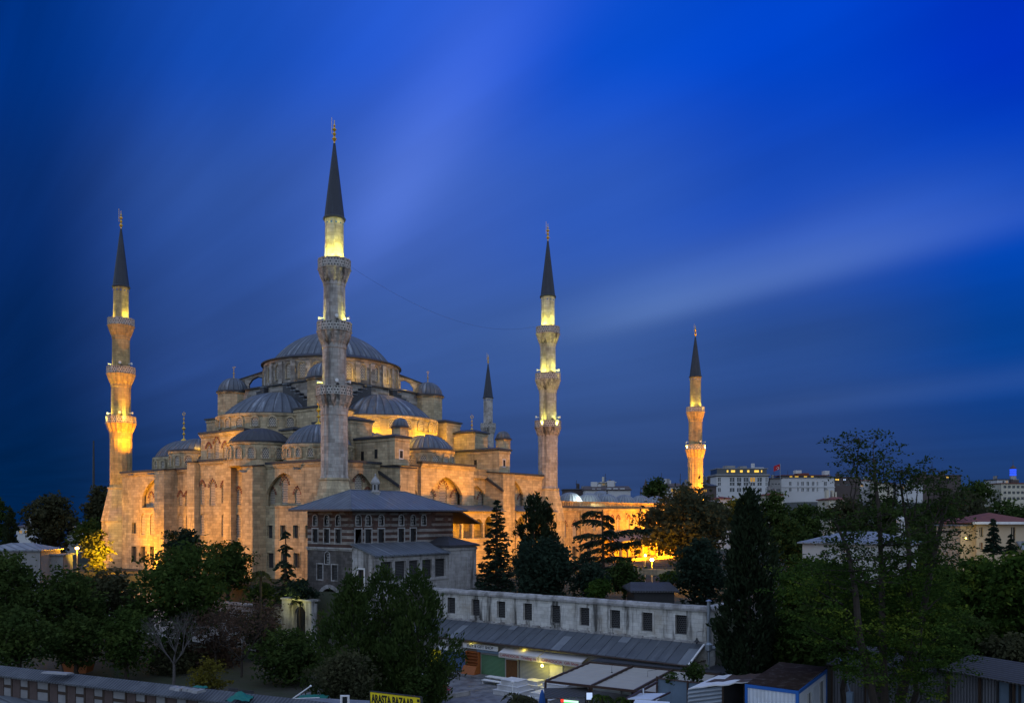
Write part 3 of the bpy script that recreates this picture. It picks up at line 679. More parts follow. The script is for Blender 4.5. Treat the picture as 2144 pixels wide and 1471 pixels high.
# stepped roof blocks on the garden side
block(8.9, -3.2, 25.8, 12.0, 9.5, 29.9, .4); block(8.3, 5.6, 25.9, 12.6, 14.5, 33.0, .7)
block(34.3, -3.0, 25.7, 37.4, 8.0, 29.6, .4); block(35.0, 3.0, 25.9, 38.6, 12.0, 33.0, .6); block(33.0, 8.0, 25.9, 36.8, 15, 35.0, .6)
block(5.0, 15.5, 25.9, 8.6, 18.6, 31.8, .5); block(2.5, 18.6, 25.8, 4.6, 20.6, 28.6, .4)
for (px, z0, d) in ((838, 30.5, 132), (1053.5, 30.3, 150)):
    c = at(px, 915, d); mb = MB(); mb.lathe((c.x, c.y, 0), [(1.3, 29.5), (1.3, z0+1.35), (1.45, z0+1.4), (1.45, z0+1.6)], 8, smooth=False)
    t_ = mb.build('stair_turret', ST, mos); dome((c.x, c.y), 1.25, 1.25, z0+1.75, 14, t_, lip=.25)
for (x, y0, z) in ((8.88, .5, 27.6), (8.88, 3.5, 27.4), (34.28, 2.0, 27.4)):
    mb = MB(); mb.box(x-.03, y0, z-.7, x+.1, y0+.6, z+.7); mb.build('window', M['dark_opening'], mos)
for (x, y, z) in ((10.2, -3.23, 27.4), (35.7, -3.03, 27.4)):
    mb = MB(); mb.box(x-.3, y-.04, z-.55, x+.3, y+.1, z+.55); mb.box(x-.45, y-.02, z-.75, x+.45, y+.05, z+.75, 1); mb.build('window', [M['dark_opening'], M['white_marble']], mos)
# ------------------------------------------------------------------ lamps that light things
def lamp_light(name, loc, energy, color, radius=.12, parent=None, spot=None, aim=None, blend=.6):
    ld = bpy.data.lights.new(name, 'SPOT' if spot else 'POINT'); ld.energy = energy; ld.color = color; ld.shadow_soft_size = radius
    o = bpy.data.objects.new(name, ld); COL.objects.link(o); o.location = loc
    if spot:
        ld.spot_size = math.radians(spot); ld.spot_blend = blend
        o.rotation_euler = (Vector(aim)-Vector(loc)).to_track_quat('-Z', 'Y').to_euler()
    return o
SODIUM, YGREEN = (1, .38, .0), (1, .91, .12)
# ------------------------------------------------------------------ minarets
def minaret(loc, sc, zg, label, lamps, courtyard=False, flutes=True, horns=True, base=True):
    Z = lambda z: 18+(z-18)*sc
    t = thing('minaret', (loc[0], loc[1], zg), label, 'minaret', 'minarets of the mosque')
    c = (loc[0], loc[1], 0); MS = M['sodium_tinted_stone' if (courtyard and flutes) or (loc[1] > 62 and not courtyard) else 'minaret_stone']
    if not courtyard:
        tip, ct, cb = Z(74.7), Z(71.3), Z(60.6); bal = [(Z(54.55), Z(53.3), Z(51.3), 1.53, 1.33, 2.3), (Z(45.6), Z(44.4), Z(42.4), 1.70, 1.53, 2.45), (Z(36.5), Z(35.3), Z(33.6), 1.9, 1.70, 2.56)]
        rc, rt, ring, zt = 1.40, 1.33, Z(23.5), Z(17.2)
    else:
        tip, ct, cb = Z(67.0), Z(64.0), Z(53.9); bal = [(Z(46.0), Z(44.8), Z(42.9), 1.72, 1.4, 2.3), (Z(36.4), Z(35.2), Z(33.1), 1.88, 1.72, 2.5)]
        rc, rt, ring, zt = 1.45, 1.4, Z(23.5), Z(17.2)
    # cone roof
    mb = MB(); mb.lathe(c, [((rc+.14)*sc, cb-.25), ((rc+.16)*sc, cb), (rc*sc, cb+.15), (.16, ct), (0, ct+.1)], 48, star=lambda i: 1.02 if i % 3 == 0 else 1.0, uk=1.4); mb.build('cone_roof', M['cone_lead'], t)
    mb = MB(); h = tip-ct; k = h/3.4*sc**0
    mb.lathe((c[0], c[1], ct-.1), [(.13, 0), (.10, .35*k), (.36, .75*k), (.09, 1.1*k), (.28, 1.45*k), (.08, 1.75*k), (.33, 2.1*k), (.07, 2.4*k), (.18, 2.65*k), (.05, 2.85*k), (.04, 3.4*k), (0, 3.45*k)], 8)
    mb.tube([(c[0]-.3, c[1]+.2, ct+1.3*k), (c[0]-.3, c[1]+.2, ct+3.7*k)], .035, 4); mb.build('finial', M['gold'], t)
    # shafts between balconies
    lo_r = None
    zs = [(cb-.25, rt*sc)]
    mb = MB(); nS = 16
    top = cb-.25
    for i, (zr, zf, zb, rb, ra, ro) in enumerate(bal):
        mb.lathe(c, [(ra*sc*1.02, zf), (ra*sc, zf+.6), (ra*sc*.985, top-.6), (ra*sc*1.03, top-.5), (ra*sc*1.03, top)], nS, smooth=True, cap=False, uk=ra*sc)
        top = zb+.1
    rl = bal[-1][3]*sc
    stf = (lambda i: 1.0 if i % 2 == 0 else .955) if flutes else None
    mb.lathe(c, [(rl*1.06, ring), (rl, ring+.5), (rl, top-1.2)], 32, star=stf, smooth=not flutes, cap=False, uk=rl)
    mb.lathe(c, [(rl*1.02, top-1.25), (rl*1.02, top)], 24, cap=False, uk=rl); mb.build('shaft', MS, t)
    if not courtyard or True:
        mb = MB()
        for j in range(12):
            a = 2*PI*j/12; nn = Vector((math.cos(a), math.sin(a), 0)); fr = (Vector(c)+nn*(rt*sc*.985-.02), Vector((-nn.y, nn.x, 0)), nn)
            mb.fbox(fr, -.13, .13, -.05, .05, cb-.95, cb-.5)
        mb.build('tile_band', M['blue_paint'], t)
    # base
    if base:
        mb = MB(); mb.lathe(c, [(3.25*sc, zg-3), (3.25*sc, zt), (3.4*sc, zt+.05), (3.35*sc, zt+.25), (2.15*sc, ring-.35), (2.3*sc, ring-.25), (2.3*sc, ring), (rl, ring+.1)], 8, a0=PI/8, a1=2*PI+PI/8, smooth=False, uk=3); mb.build('base', M['mosque_stone'], t)
    else:
        mb = MB(); mb.lathe(c, [(2.2*sc, zg-3), (2.15*sc, ring-.35), (2.3*sc, ring-.25), (2.3*sc, ring), (rl, ring+.1)], 16, smooth=False, uk=2.2); mb.build('base', M['mosque_stone'], t)
    for i, (zr, zf, zb, rb, ra, ro) in enumerate(bal):
        e = Vector(c); R = ro*sc; r0 = rb*sc
        mb = MB(); n = 5; pr = [(r0*.99, zb-.2)]
        for j in range(n):
            f0, f1 = (j/n)**.8, ((j+1)/n)**.8; z0 = zb+(zf-.12-zb)*j/n
            pr += [(r0+(R-.1-r0)*f0+.02, z0), (r0+(R-.1-r0)*(f0*.5+f1*.5)+.05, z0+(zf-.12-zb)/n*.9)]
        pr += [(R, zf-.12), (R, zf), (ra*sc*.9, zf)]
        b = MB(); b.lathe(c, pr, 32, star=lambda i: 1.045 if i % 2 == 0 else .955, smooth=False, uk=R)
        bo = b.build('balcony', MS if MS.name == 'sodium_tinted_stone' else M['balcony_stone'], t)
        p = MB(); p.lathe(c, [(R-.03, zf-.02), (R-.03, zr), (R-.16, zr), (R-.16, zf-.02)], 16, smooth=False, cap=False, uk=R)
        for j in range(16):
            a = 2*PI*j/16; nn = Vector((math.cos(a), math.sin(a), 0)); fr = (e+nn*(R-.1), Vector((-nn.y, nn.x, 0)), nn)
            p.fbox(fr, -.1, .1, -.1, .12, zf-.02, zr+.1, 1)
        p.lathe(c, [(R+.04, zr-.1), (R+.04, zr+.03), (R-.2, zr+.03), (R-.2, zr-.1)], 16, smooth=False, cap=False, m=1)
        p.build('parapet', [M['pierced_parapet'], M['minaret_stone']], bo)
        # door opening
        a = FA+.5; nn = Vector((math.cos(a), math.sin(a), 0)); fr = (e+nn*(ra*sc-.02), Vector((-nn.y, nn.x, 0)), nn)
        q_ = MB(); q_.wall(fr, arch(0, .62, zf+.02, zf+1.25, zf+1.65, False), depth=.2, d=.03); q_.build('door', M['dark_opening'], t)
        if horns and i > 0:
            for da in (-1.35, 1.35, .35):
                hb = MB(); a = FA+da; nn = Vector((math.cos(a), math.sin(a), 0)); o_ = e+nn*(ra*sc)+Vector((0, 0, zf+1.9))
                hb.tube([o_, o_+nn*.35, o_+nn*.75], [.05, .09, .26], 8); hb.build('loudspeaker', M['white_paint'], t)
        for (da, en) in lamps[i]:
            a = FA+da; nn = Vector((math.cos(a), math.sin(a), 0)); o_ = e+nn*(ra*sc+.42)+Vector((0, 0, zf+.55))
            lamp_light('balcony_lamp', e+nn*(ra*sc+.74)+Vector((0, 0, zf+.35)), en*15, YGREEN, .15, spot=100, aim=e+nn*(ra*sc*.85)+Vector((0, 0, zf+6.0)), blend=.9)
    return t
W1, W2 = 480, 300
minaret((0, 0), 1.0, 8.6, 'tallest grey stone minaret, right in front of the main dome, behind the striped pavilion',
        [[(-.9, 420), (.9, 520), (.1, 330)], [(-1.45, 330), (1.4, 380)], [(-1.5, 620)]])
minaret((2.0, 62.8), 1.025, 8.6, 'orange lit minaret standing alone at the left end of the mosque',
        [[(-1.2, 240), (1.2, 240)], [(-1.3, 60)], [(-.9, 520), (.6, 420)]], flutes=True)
minaret((53.4, 0), 1.0, 8.6, 'minaret with three yellow lit balconies above the dark pointed conifers',
        [[(-.6, 420), (.8, 420)], [(-.5, 480), (.8, 480)], [(-.5, 620), (.7, 620)]])
minaret((53.4, 59), 1.0, 8.6, 'minaret hidden behind the tallest one, beyond the main dome', [[], [], []], horns=False)
p = at(1456, 1082, 215.6)
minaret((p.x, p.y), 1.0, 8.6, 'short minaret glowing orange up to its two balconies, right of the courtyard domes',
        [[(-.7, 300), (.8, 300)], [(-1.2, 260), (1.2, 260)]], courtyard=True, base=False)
p = at(1022, 1082, 253.6)
minaret((p.x, p.y), 1.0, 8.6, 'small far minaret with dark grey shaft rising behind the mosque roofs', [[], []], courtyard=True, flutes=False, base=False)
# wire hung between two minarets
p0, p1 = at(737, 560, 120.5), at(1121, 683, 163)
mb = MB(); pts = []
for i in range(33):
    k = i/32; q_ = p0.lerp(p1, k); q_.z -= 3.0*4*k*(1-k)*(1+.2*k); pts.append(q_)
mb.tube(pts, .013, 4); tag(mb.build('light_cable', M['cable']), 'thin sagging wire strung between the two tallest looking minarets', 'cable')

# ------------------------------------------------------------------ courtyard beside the mosque
PK = M['sodium_tinted_stone']
cy = thing('courtyard_building', (86, 20, 8.6), 'long lower courtyard wing with a row of small lead domes, right of the mosque', 'building')
x0c, x1c = 55.5, 118
fc = frame((0, -.3, 0), (1, 0, 0), (0, -1, 0)); hs = []
for (a, b) in ((1177, 1186), (1199, 1207.5)):
    s0, s1, z0, z1 = nr(a, b, 1091, 1124, -.3); hs.append(lwin(fc, (s0+s1)/2, s1-s0, z0, z1, parent=cy))
xs = 70.0
while xs < 115:
    hs.append(lwin(fc, xs, 1.0, 15.2, 18.2, parent=cy)); hs.append(lwin(fc, xs+2.6, 1.0, 15.2, 18.2, parent=cy)); xs += 7.2
for (a, b) in ((1198, 1207), (1228, 1238)):
    s0, s1, z0, z1 = nr(a, b, 1143, 1158, -.3); hs.append(rwin(fc, s0, s1, z0-1, z1, parent=cy))
mb = MB(); mb.wall(fc, rect(x0c, x1c, 6, 20.0), hs, .45)
for xx in (64.2, 89): mb.fbox(fc, xx, xx+1.2, 0, .35, 6, 19.2)
mb.build('wall', PK, cy)
cornice(fc, x0c, x1c, 20.0, cy)
mb = MB()
xx = x0c
while xx < x1c: mb.fbox(fc, xx, xx+.24, 0, .2, 20.06, 21.0); xx += .62
mb.fbox(fc, x0c, x1c, -.05, .26, 21.0, 21.2); mb.build('balustrade', PK, cy)
mb = MB(); mb.box(x0c, -.25, 19.6, x1c, 66, 19.95); mb.box(x0c, 9.5, 19.95, x1c, 10, 20.5); mb.build('lead_roof', M['lead_bright'], cy)
mb = MB(); mb.box(117.3, .3, 6, 118, 66, 19.9); mb.box(55.5, 65.3, 6, 117.2, 66, 19.9); mb.build('wall', PK, cy)
cxs = [onY(px, 1040, 5.0).x for px in (1193, 1233, 1271, 1307, 1341)]
st_ = cxs[-1]-cxs[-2]; cxs += [cxs[-1]+st_*i for i in (1, 2, 3)]
for i, X in enumerate(cxs):
    if X > 115: continue
    mb = MB(); mb.lathe((X, 5, 0), [(2.9, 19.9), (2.9, 20.9), (3.0, 21.0)], 24); mb.build('drum', M['lead_bright'], cy)
    dd = dome((X, 5), 2.75, 2.15, 21.1, 22, cy, mt='lead_bright', lip=.2, n=7)
    if i in (2, 4): mb = MB(); mb.lathe((X, 5, 23.2), [(.2, 0), (.08, .4), (.2, .7), (.06, 1), (.04, 2.2), (0, 2.2)], 6); mb.build('finial', M['iron'], dd)
for X in (60, 68, 76, 84, 92, 100, 108):
    if abs(X-68) < 1: mb = MB(); mb.lathe((X, 60, 0), [(2.9, 19.9), (2.9, 20.9)], 20); mb.build('drum', M['lead_bright'], cy)
    dome((X, 60), 2.75, 2.15, 20.9, 18, cy, mt='lead_bright', lip=.2, n=6)
p = onY(1258, 1040, 22); mb = MB(); mb.lathe((p.x, 22, 0), [(3.0, 20), (3.0, 22.2)], 20); mb.build('drum', M['lead_bright'], cy); dd = dome((p.x, 22), 2.9, 2.6, 22.3, 22, cy, mt='lead_bright', lip=.2, n=7)
gallery(cy, onY(1283, 1130, -4).x, 116, -4.2, 14.0, 12.9, 11.4, 12.6, 9.2, 3.0, yb=-.25, st=PK)
lamp_light('dome_flood', (cxs[0]-.6, .9, 22.2), 1500, (.85, 1, .9), .15)

# ------------------------------------------------------------------ striped pavilion with hipped lead roof
PX0, PX1, PY0, PY1 = -9.7, 9.1, -14.5, -6.0
pv = thing('imperial_pavilion', (-.3, -10.2, 4), 'dark striped brick and stone pavilion with wide hipped lead roof, in front of the mosque', 'pavilion')
SM, PS, AS = M['striped_masonry'], M['pavilion_stone'], M['annex_stone']
fl = frame((PX0, 0, 0), (0, 1, 0), (-1, 0, 0)); fr_ = frame((0, PY0, 0), (1, 0, 0), (0, -1, 0))
hl, hl2, hr, hr2 = [], [], [], []
def awin(fr, sc, w_, z0, z1, parent, m='casement', fm='grey_stone'):
    lp = arch(sc, w_, z0, z1-w_*.5, z1, False); mb = MB(); mb.wall(fr, lp, depth=.05, d=-.22)
    mb.wall((fr[0]+fr[2]*.06, fr[1], fr[2]), arch(sc, w_+.26, z0-.12, z1-w_*.5, z1+.13, False), [lp], .28, 1); mb.build('window', [M[m], M[fm]], parent); return lp
def s_on(px, py, fr, X=None):
    return onX(px, py, fr[0].x).y if abs(fr[2].x) > .5 else onY(px, py, fr[0].y).x
def zpt(px, py, fr): return (onX(px, py, fr[0].x) if abs(fr[2].x) > .5 else onY(px, py, fr[0].y)).z
for px in (660, 684, 708):
    s = s_on(px, 1090, fl); hl.append(awin(fl, s, .78, 16.95, 18.25, pv)); hl.append(rwin(fl, s-.5, s+.5, 14.75, 16.5, d=-.2, parent=pv, m='dark_opening', frame_m=M['grey_stone'], fw=.16))
for px in (745, 771, 798, 840, 865, 887):
    s = max(s_on(px, 1090, fr_), PX0+.98); hr.append(awin(fr_, s, .80, 16.95, 18.25, pv))
    if px < 880: hr.append(rwin(fr_, s-.52, s+.52, 14.75, 16.5, d=-.2, parent=pv, m='dark_opening', frame_m=M['grey_stone'], fw=.16))
s = s_on(685.5, 1170, fl); hl2.append(awin(fl, s, .85, 12.1, 13.6, pv))
for px in (670, 701): s = s_on(px, 1200, fl); hl2.append(rwin(fl, s-.52, s+.52, 10.1, 12.0, d=-.2, parent=pv, m='grille', frame_m=M['grey_stone'], fw=.16))
s = s_on(690, 1260, fl); hl2.append(arch(s, 4.0, 2.0, 7.0, 9.0, False)); sga = s
mb = MB(); mb.wall(fl, rect(PY0, PY1, 14.2, 19.0), hl, .5); mb.wall(fr_, rect(PX0+.503, PX1, 14.2, 19.0), hr, .5); mb.box(PX0+.5, PY1-.5, 14.2, PX1, PY1, 19.0); mb.box(PX1-.5, PY0+.5, 14.2, PX1, PY1-.5, 19.0); mb.build('upper_wall', SM, pv)
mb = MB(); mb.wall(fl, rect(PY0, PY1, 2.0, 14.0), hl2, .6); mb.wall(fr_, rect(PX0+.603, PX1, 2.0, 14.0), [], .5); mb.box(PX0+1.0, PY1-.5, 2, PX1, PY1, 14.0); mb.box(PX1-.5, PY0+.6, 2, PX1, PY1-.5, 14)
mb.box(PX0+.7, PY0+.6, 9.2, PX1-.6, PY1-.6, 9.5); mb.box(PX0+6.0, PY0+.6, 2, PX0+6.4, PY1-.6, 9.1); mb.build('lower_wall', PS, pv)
mb = MB(); mb.box(PX0-.22, PY0-.22, 14.0, PX1+.1, PY1+.1, 14.2); mb.box(PX0-.08, PY0-.08, 13.8, PX1+.1, PY1+.1, 14.0)
mb.wall((fl[0]+fl[2]*.1, fl[1], fl[2]), arch(sga, 4.9, 2.0, 7.0, 9.5, False), [arch(sga, 4.0, 2.0, 7.0, 9.0, False)], .3); mb.build('cornice', M['grey_stone'], pv)
# roof
e = 1.7; rx0, rx1, ry0, ry1, ze = PX0-e, PX1+1.2, PY0-e, PY1+e, 18.75
rm = (ry0+ry1)/2; zr = 21.3; ra_, rb_ = Vector((rx0+5.2, rm, zr)), Vector((rx1-6.5, rm, zr))
mb = MB()
A, B, C_, D_ = [Vector(k) for k in ((rx0, ry0, ze), (rx1, ry0, ze), (rx1, ry1, ze), (rx0, ry1, ze))]
up = Vector((0, 0, .22))
mb.poly([A+up, B+up, rb_+up, ra_+up]); mb.poly([B+up, C_+up, rb_+up]); mb.poly([C_+up, D_+up, ra_+up, rb_+up]); mb.poly([D_+up, A+up, ra_+up])
for (p_, q_) in ((A, B), (B, C_), (C_, D_), (D_, A)): mb.poly([p_, q_, q_+up, p_+up], m=1)
mb.poly([A, B, C_, D_], m=2)
for (p_, q_) in ((A, ra_), (B, rb_), (C_, rb_), (D_, ra_), (ra_, rb_)): mb.tube([p_+up, q_+up], .09, 5)
# lower canopy over the ramp at the right end
k0, k1 = [Vector(k) for k in ((rx1-1.3, ry0+.2, ze-.03), (rx1-1.3, ry1-2, ze-.03))]; k2, k3 = Vector((rx1+3.0, ry1-2, ze-1.75)), Vector((rx1+3.0, ry0+.2, ze-1.75))
mb.poly([k0+up*.9, k1+up*.9, k2+up, k3+up]); mb.poly([k0, k1, k2, k3], m=2)
for (p_, q_) in ((k1, k2), (k2, k3), (k3, k0)): mb.poly([p_, q_, q_+up, p_+up], m=1)
pr_ = mb.build('hipped_roof', [M['lead_roof'], M['lead_old'], M['wood_dark']], pv)
c = at(786, 1040, 112); mb = MB(); mb.lathe((c.x, c.y, 0), [(.62, 19.5), (.62, 21.2), (.72, 21.25), (.72, 21.4), (.5, 21.45), (.5, 22.4), (.62, 22.45), (.62, 22.6), (.45, 23.0), (.15, 23.35), (.1, 23.5), (.13, 23.65), (0, 23.8)], 12)
for j in range(6):
    a = FA+j*PI/3; nn = Vector((math.cos(a), math.sin(a), 0)); mb.fbox((Vector((c.x, c.y, 0))+nn*.49, Vector((-nn.y, nn.x, 0)), nn), -.1, .1, -.05, .03, 21.6, 22.3, 1)
mb.build('chimney', [M['grey_stone'], M['dark_opening']], pr_)
# lean-to annex with five grilled openings
AX1 = onY(938, 1190, -18.4).x; fa = frame((0, -18.4, 0), (1, 0, 0), (0, -1, 0)); hs = []
for (a, b) in ((797, 821), (827, 850), (856.5, 877), (884, 905), (911, 933.5)):
    s0, s1 = onY(a, 1195, -18.4).x, onY(b, 1195, -18.4).x
    mb = MB(); mb.wall(fa, rect(s0, s1, 10.2, 12.55), depth=.05, d=-.35); mb.build('grilled_opening', M['grille'], pv); hs.append(rect(s0, s1, 10.2, 12.55))
mb = MB(); mb.wall(fa, rect(PX0+.02, AX1, 5.0, 13.3), hs, .45)
fs = frame((PX0-.02, 0, 0), (0, 1, 0), (-1, 0, 0)); sd_ = rect(-16.6, -15.6, 9.2, 11.6)
mb.wall(fs, [(-18.42, 5), (-14.5, 5), (-14.5, 14.35), (-18.42, 13.3)], [sd_], .4); mb.build('annex_wall', AS, pv)
rwin(fs, -16.6, -15.6, 9.2, 11.6, d=-.2, parent=pv, m='dark_opening', frame_m=M['white_marble'], fw=.2)
mb = MB(); mb.fbox(fa, PX0-.1, AX1, 0, .1, 12.75, 13.0); mb.fbox(fa, PX0-.1, AX1, 0, .14, 9.85, 10.05); mb.build('ledge', M['grey_stone'], pv)
mb = MB(); mb.hexa([(PX0-.3, -18.9, 13.2), (AX1, -18.9, 13.2), (AX1, -14.5, 14.55), (PX0-.3, -14.5, 14.55), (PX0-.3, -18.9, 13.38), (AX1, -18.9, 13.38), (AX1, -14.5, 14.73), (PX0-.3, -14.5, 14.73)]); mb.build('annex_roof', M['lead_roof'], pv)
BX1 = onY(997, 1180, -18.6).x
block(AX1+.02, -18.6, 5, BX1, -12.2, 14.0, 1.1, .35, 'side_block', AS, 'lead_old', pv)
mb = MB(); mb.box(BX1-2.2, -18.75, 5, BX1-1.2, -18.6, 12.6); mb.tube([(AX1+3.2, -18.72, 5), (AX1+3.2, -18.72, 11.5)], .05, 5); mb.build('pilaster', AS, pv)
# lit wall lamp in the arch passage
lp = thing('wall_lamp', onX(692, 1257, PX0+1.0), 'glowing yellow lamp under the dark arch of the striped pavilion', 'lamp')
mb = MB(); pz = parent_loc(lp); mb.lathe(pz, [(0, -.16), (.14, -.08), (.16, .02), (.08, .14), (0, .16)], 10); mb.build('bulb', M['yellow_glow'], lp)
mb = MB(); mb.box(pz.x-.06, pz.y-.06, pz.z+.18, pz.x+.06, pz.y+.06, pz.z+1.3); mb.build('bracket', M['iron'], lp)
lamp_light('passage_light', pz-Vector((.5, 0, .1)), 330, (1, .88, .16), .15)
# ------------------------------------------------------------------ stone gate beside the pavilion
gX = -13.4
gt = thing('stone_gate', onX(622, 1330, gX), 'pale stone gateway with pointed arch and iron gate, left of the striped pavilion', 'gate')
fg = frame((gX, 0, 0), (0, 1, 0), (-1, 0, 0)); s0, s1 = onX(652, 1290, gX).y, onX(590, 1290, gX).y; zt = onX(620, 1256, gX).z; sc = onX(622, 1300, gX).y
ao, ai = arch(sc, 3.2, 1.5, 6.6, 8.3), arch(sc, 2.3, 1.5, 5.6, 6.9, False)
mb = MB(); mb.wall(fg, rect(s0, s1, 1.2, zt), [ao], .5); mb.wall((fg[0]-fg[2]*.5, fg[1], fg[2]), rect(s0, s1, 1.2, zt-.3), [ai], .4); mb.box(gX-.15, s0-.1, zt, gX+1.3, s1+.1, zt+.18); mb.build('gate_wall', M['annex_stone'], gt)
mb = MB()
for i in range(13): k = sc-1.1+i*2.2/12; mb.tube([(gX+1.1, k, 1.6), (gX+1.1, k, 6.8)], .025, 4)
for z in (2.2, 4.6): mb.box(gX+1.06, sc-1.15, z, gX+1.14, sc+1.15, z+.08)
mb.build('iron_gate', M['iron'], gt)
mb = MB(); p = onX(612, 1305, gX+.9); mb.box(p.x, p.y-.3, p.z-.22, p.x+.03, p.y+.3, p.z+.22); tag(mb.build('gate_notice', M['sign_yellow']), 'small yellow notice board hung in the iron gate', 'notice')
lamp_light('gate_light', (gX-2.0, (s0+s1)/2, 7.9), 230, (1, .92, .2), .15)
gw = MB(); yb = s1+.12; gw.box(gX+.3, yb, .5, gX+.9, yb+46, zt-1.4); gw.box(gX+.1, yb, zt-1.4, gX+1.1, yb+46, zt-1.15)
tag(gw.build('garden_wall', M['annex_stone']), 'pale old stone garden wall running left from the gate behind the trees', 'wall')
# ------------------------------------------------------------------ bazaar row
BX = -3.4
bz = thing('bazaar_row', (BX, -42, 0), 'long white stone bazaar wall with nine barred windows above a lean-to of shops', 'building', None)
fb = frame((BX, 0, 0), (0, 1, 0), (-1, 0, 0)); hs = []
BS = M['bazaar_stone']
for px in (945.5, 996, 1049.5, 1105, 1163, 1224, 1288, 1355, 1426):
    s = onX(px, 1300, BX).y; hs.append(rwin(fb, s-.62, s+.62, 6.32, 8.25, d=-.3, parent=bz, m='grille', frame_m=BS, fw=.22))
yE, yW = -58.4, -19.0
rngb = random.Random(4)
mb = MB(); mb.wall(fb, rect(yE, yW, 0, 8.75), hs, .5)
mb.hexa([(BX+.5, yE, 0), (BX+.7, yE, 0), (BX+.7, yW, 0), (BX+.5, yW, 0), (BX+.5, yE, 8.75), (BX+.7, yE, 8.75), (BX+.7, yW, 8.75), (BX+.5, yW, 8.75)])
hw = rect(2.2, 3.4, 6.3, 8.1); fe = frame((BX, yE-.01, 0), (1, 0, 0), (0, -1, 0)); mb.wall(fe, rect(0.01, 9, 0, 8.7), [hw], .5); mb.build('stone_wall', BS, bz)
rwin(fe, 2.2, 3.4, 6.3, 8.1, parent=bz, m='grille', frame_m=BS)
mb = MB(); n = 60
for i in range(n):     # rounded rough coping
    y0, y1 = yE-.2+(yW-yE+.2)*i/n, yE-.2+(yW-yE+.2)*(i+1)/n
    prof = [(-.28, 0), (-.30, .22), (-.12, .46), (.2, .58), (.5, .46), (.72, .2), (.72, 0)]
    j0, j1 = [math.sin(k*7.3)*.03+math.sin(k*2.9)*.025 for k in (i, i+1)]
    for a, b in zip(prof, prof[1:]): mb.poly([(BX+a[0], y0, 8.75+a[1]*(1+j0)), (BX+a[0], y1, 8.75+a[1]*(1+j1)), (BX+b[0], y1, 8.75+b[1]*(1+j1)), (BX+b[0], y0, 8.75+b[1]*(1+j0))], m=0, smooth=True)
mb.build('coping', M['grey_stone'], bz)
mb = MB()
for i in range(20):
    xx = BX+.4+i*.4
    for a, b in zip([(-.28, 0), (-.3, .22), (-.1, .46), (.2, .56), (.6, .3)], [(-.3, .22), (-.1, .46), (.2, .56), (.6, .3), (.6, 0)]):
        mb.poly([(xx, yE+a[0], 8.75+a[1]), (xx+.4, yE+a[0], 8.75+a[1]), (xx+.4, yE+b[0], 8.75+b[1]), (xx, yE+b[0], 8.75+b[1])], smooth=True)
mb.build('coping', M['grey_stone'], bz)
# lean-to sheet metal roof, panel by panel
xa, za, xb, zb = BX-.02, 5.62, -7.1, 4.0
mb = MB(); y = yE+.3; i = 0
def rz(x): return zb+(za-zb)*(x-xb)/(xa-xb)
while y < -22:
    wd = 1.12+.1*math.sin(i*2.1); split = xb+(xa-xb)*(.70+.06*math.sin(i*1.7))
    for k, (x0, x1) in enumerate(((xb, split), (split, xa))):
        lift = .012*math.sin(i*3.7+k*2)+.02; mi = 1 if (i*7+k*3) % 13 in (0,) else 0
        mb.hexa([(x0, y+.02, rz(x0)), (x0, y+wd-.02, rz(x0)), (x1, y+wd-.02, rz(x1)), (x1, y+.02, rz(x1)), (x0, y+.02, rz(x0)+.05+lift), (x0, y+wd-.02, rz(x0)+.05+lift*1.4), (x1, y+wd-.02, rz(x1)+.05+lift), (x1, y+.02, rz(x1)+.05+lift)], mi)
    mb.hexa([(xb, y-.03, rz(xb)), (xb, y+.03, rz(xb)), (xa, y+.03, rz(xa)), (xa, y-.03, rz(xa)), (xb, y-.03, rz(xb)+.12), (xb, y+.03, rz(xb)+.12), (xa, y+.03, rz(xa)+.12), (xa, y-.03, rz(xa)+.12)])
    y += wd; i += 1
mb.hexa([(xb, yE+.2, zb-.06), (xb, -22, zb-.06), (xa, -22, za-.06), (xa, yE+.2, za-.06), (xb, yE+.2, zb), (xb, -22, zb), (xa, -22, za), (xa, yE+.2, za)], 2)
mb.build('lean_to_roof', [M['sheet_metal'], M['sheet_metal_light'], M['wood_dark']], bz)
mb = MB(); yy = yE; k = 0
while yy < -22:
    h = .16+.07*math.sin(k*1.9)+.05*math.sin(k*4.3); mb.box(BX-.26, yy, za-.12, BX-.005, yy+.5, za+h); yy += .5; k += 1
mb.build('mortar_flashing', M['grey_stone'], bz)
mb = MB(); mb.tube([(xb-.06, yE+.2, zb-.05), (xb-.06, -22, zb-.05)], .07, 6); mb.box(xb-.02, yE+.1, zb-.02, xa, yE+.28, zb+.05); mb.hexa([(xb, yE+.12, zb), (xb, yE+.3, zb), (xa, yE+.3, za), (xa, yE+.12, za), (xb, yE+.12, zb+.13), (xb, yE+.3, zb+.13), (xa, yE+.3, za+.13), (xa, yE+.12, za+.13)], 1); mb.build('gutter', [M['brown_steel'], M['white_paint']], bz)
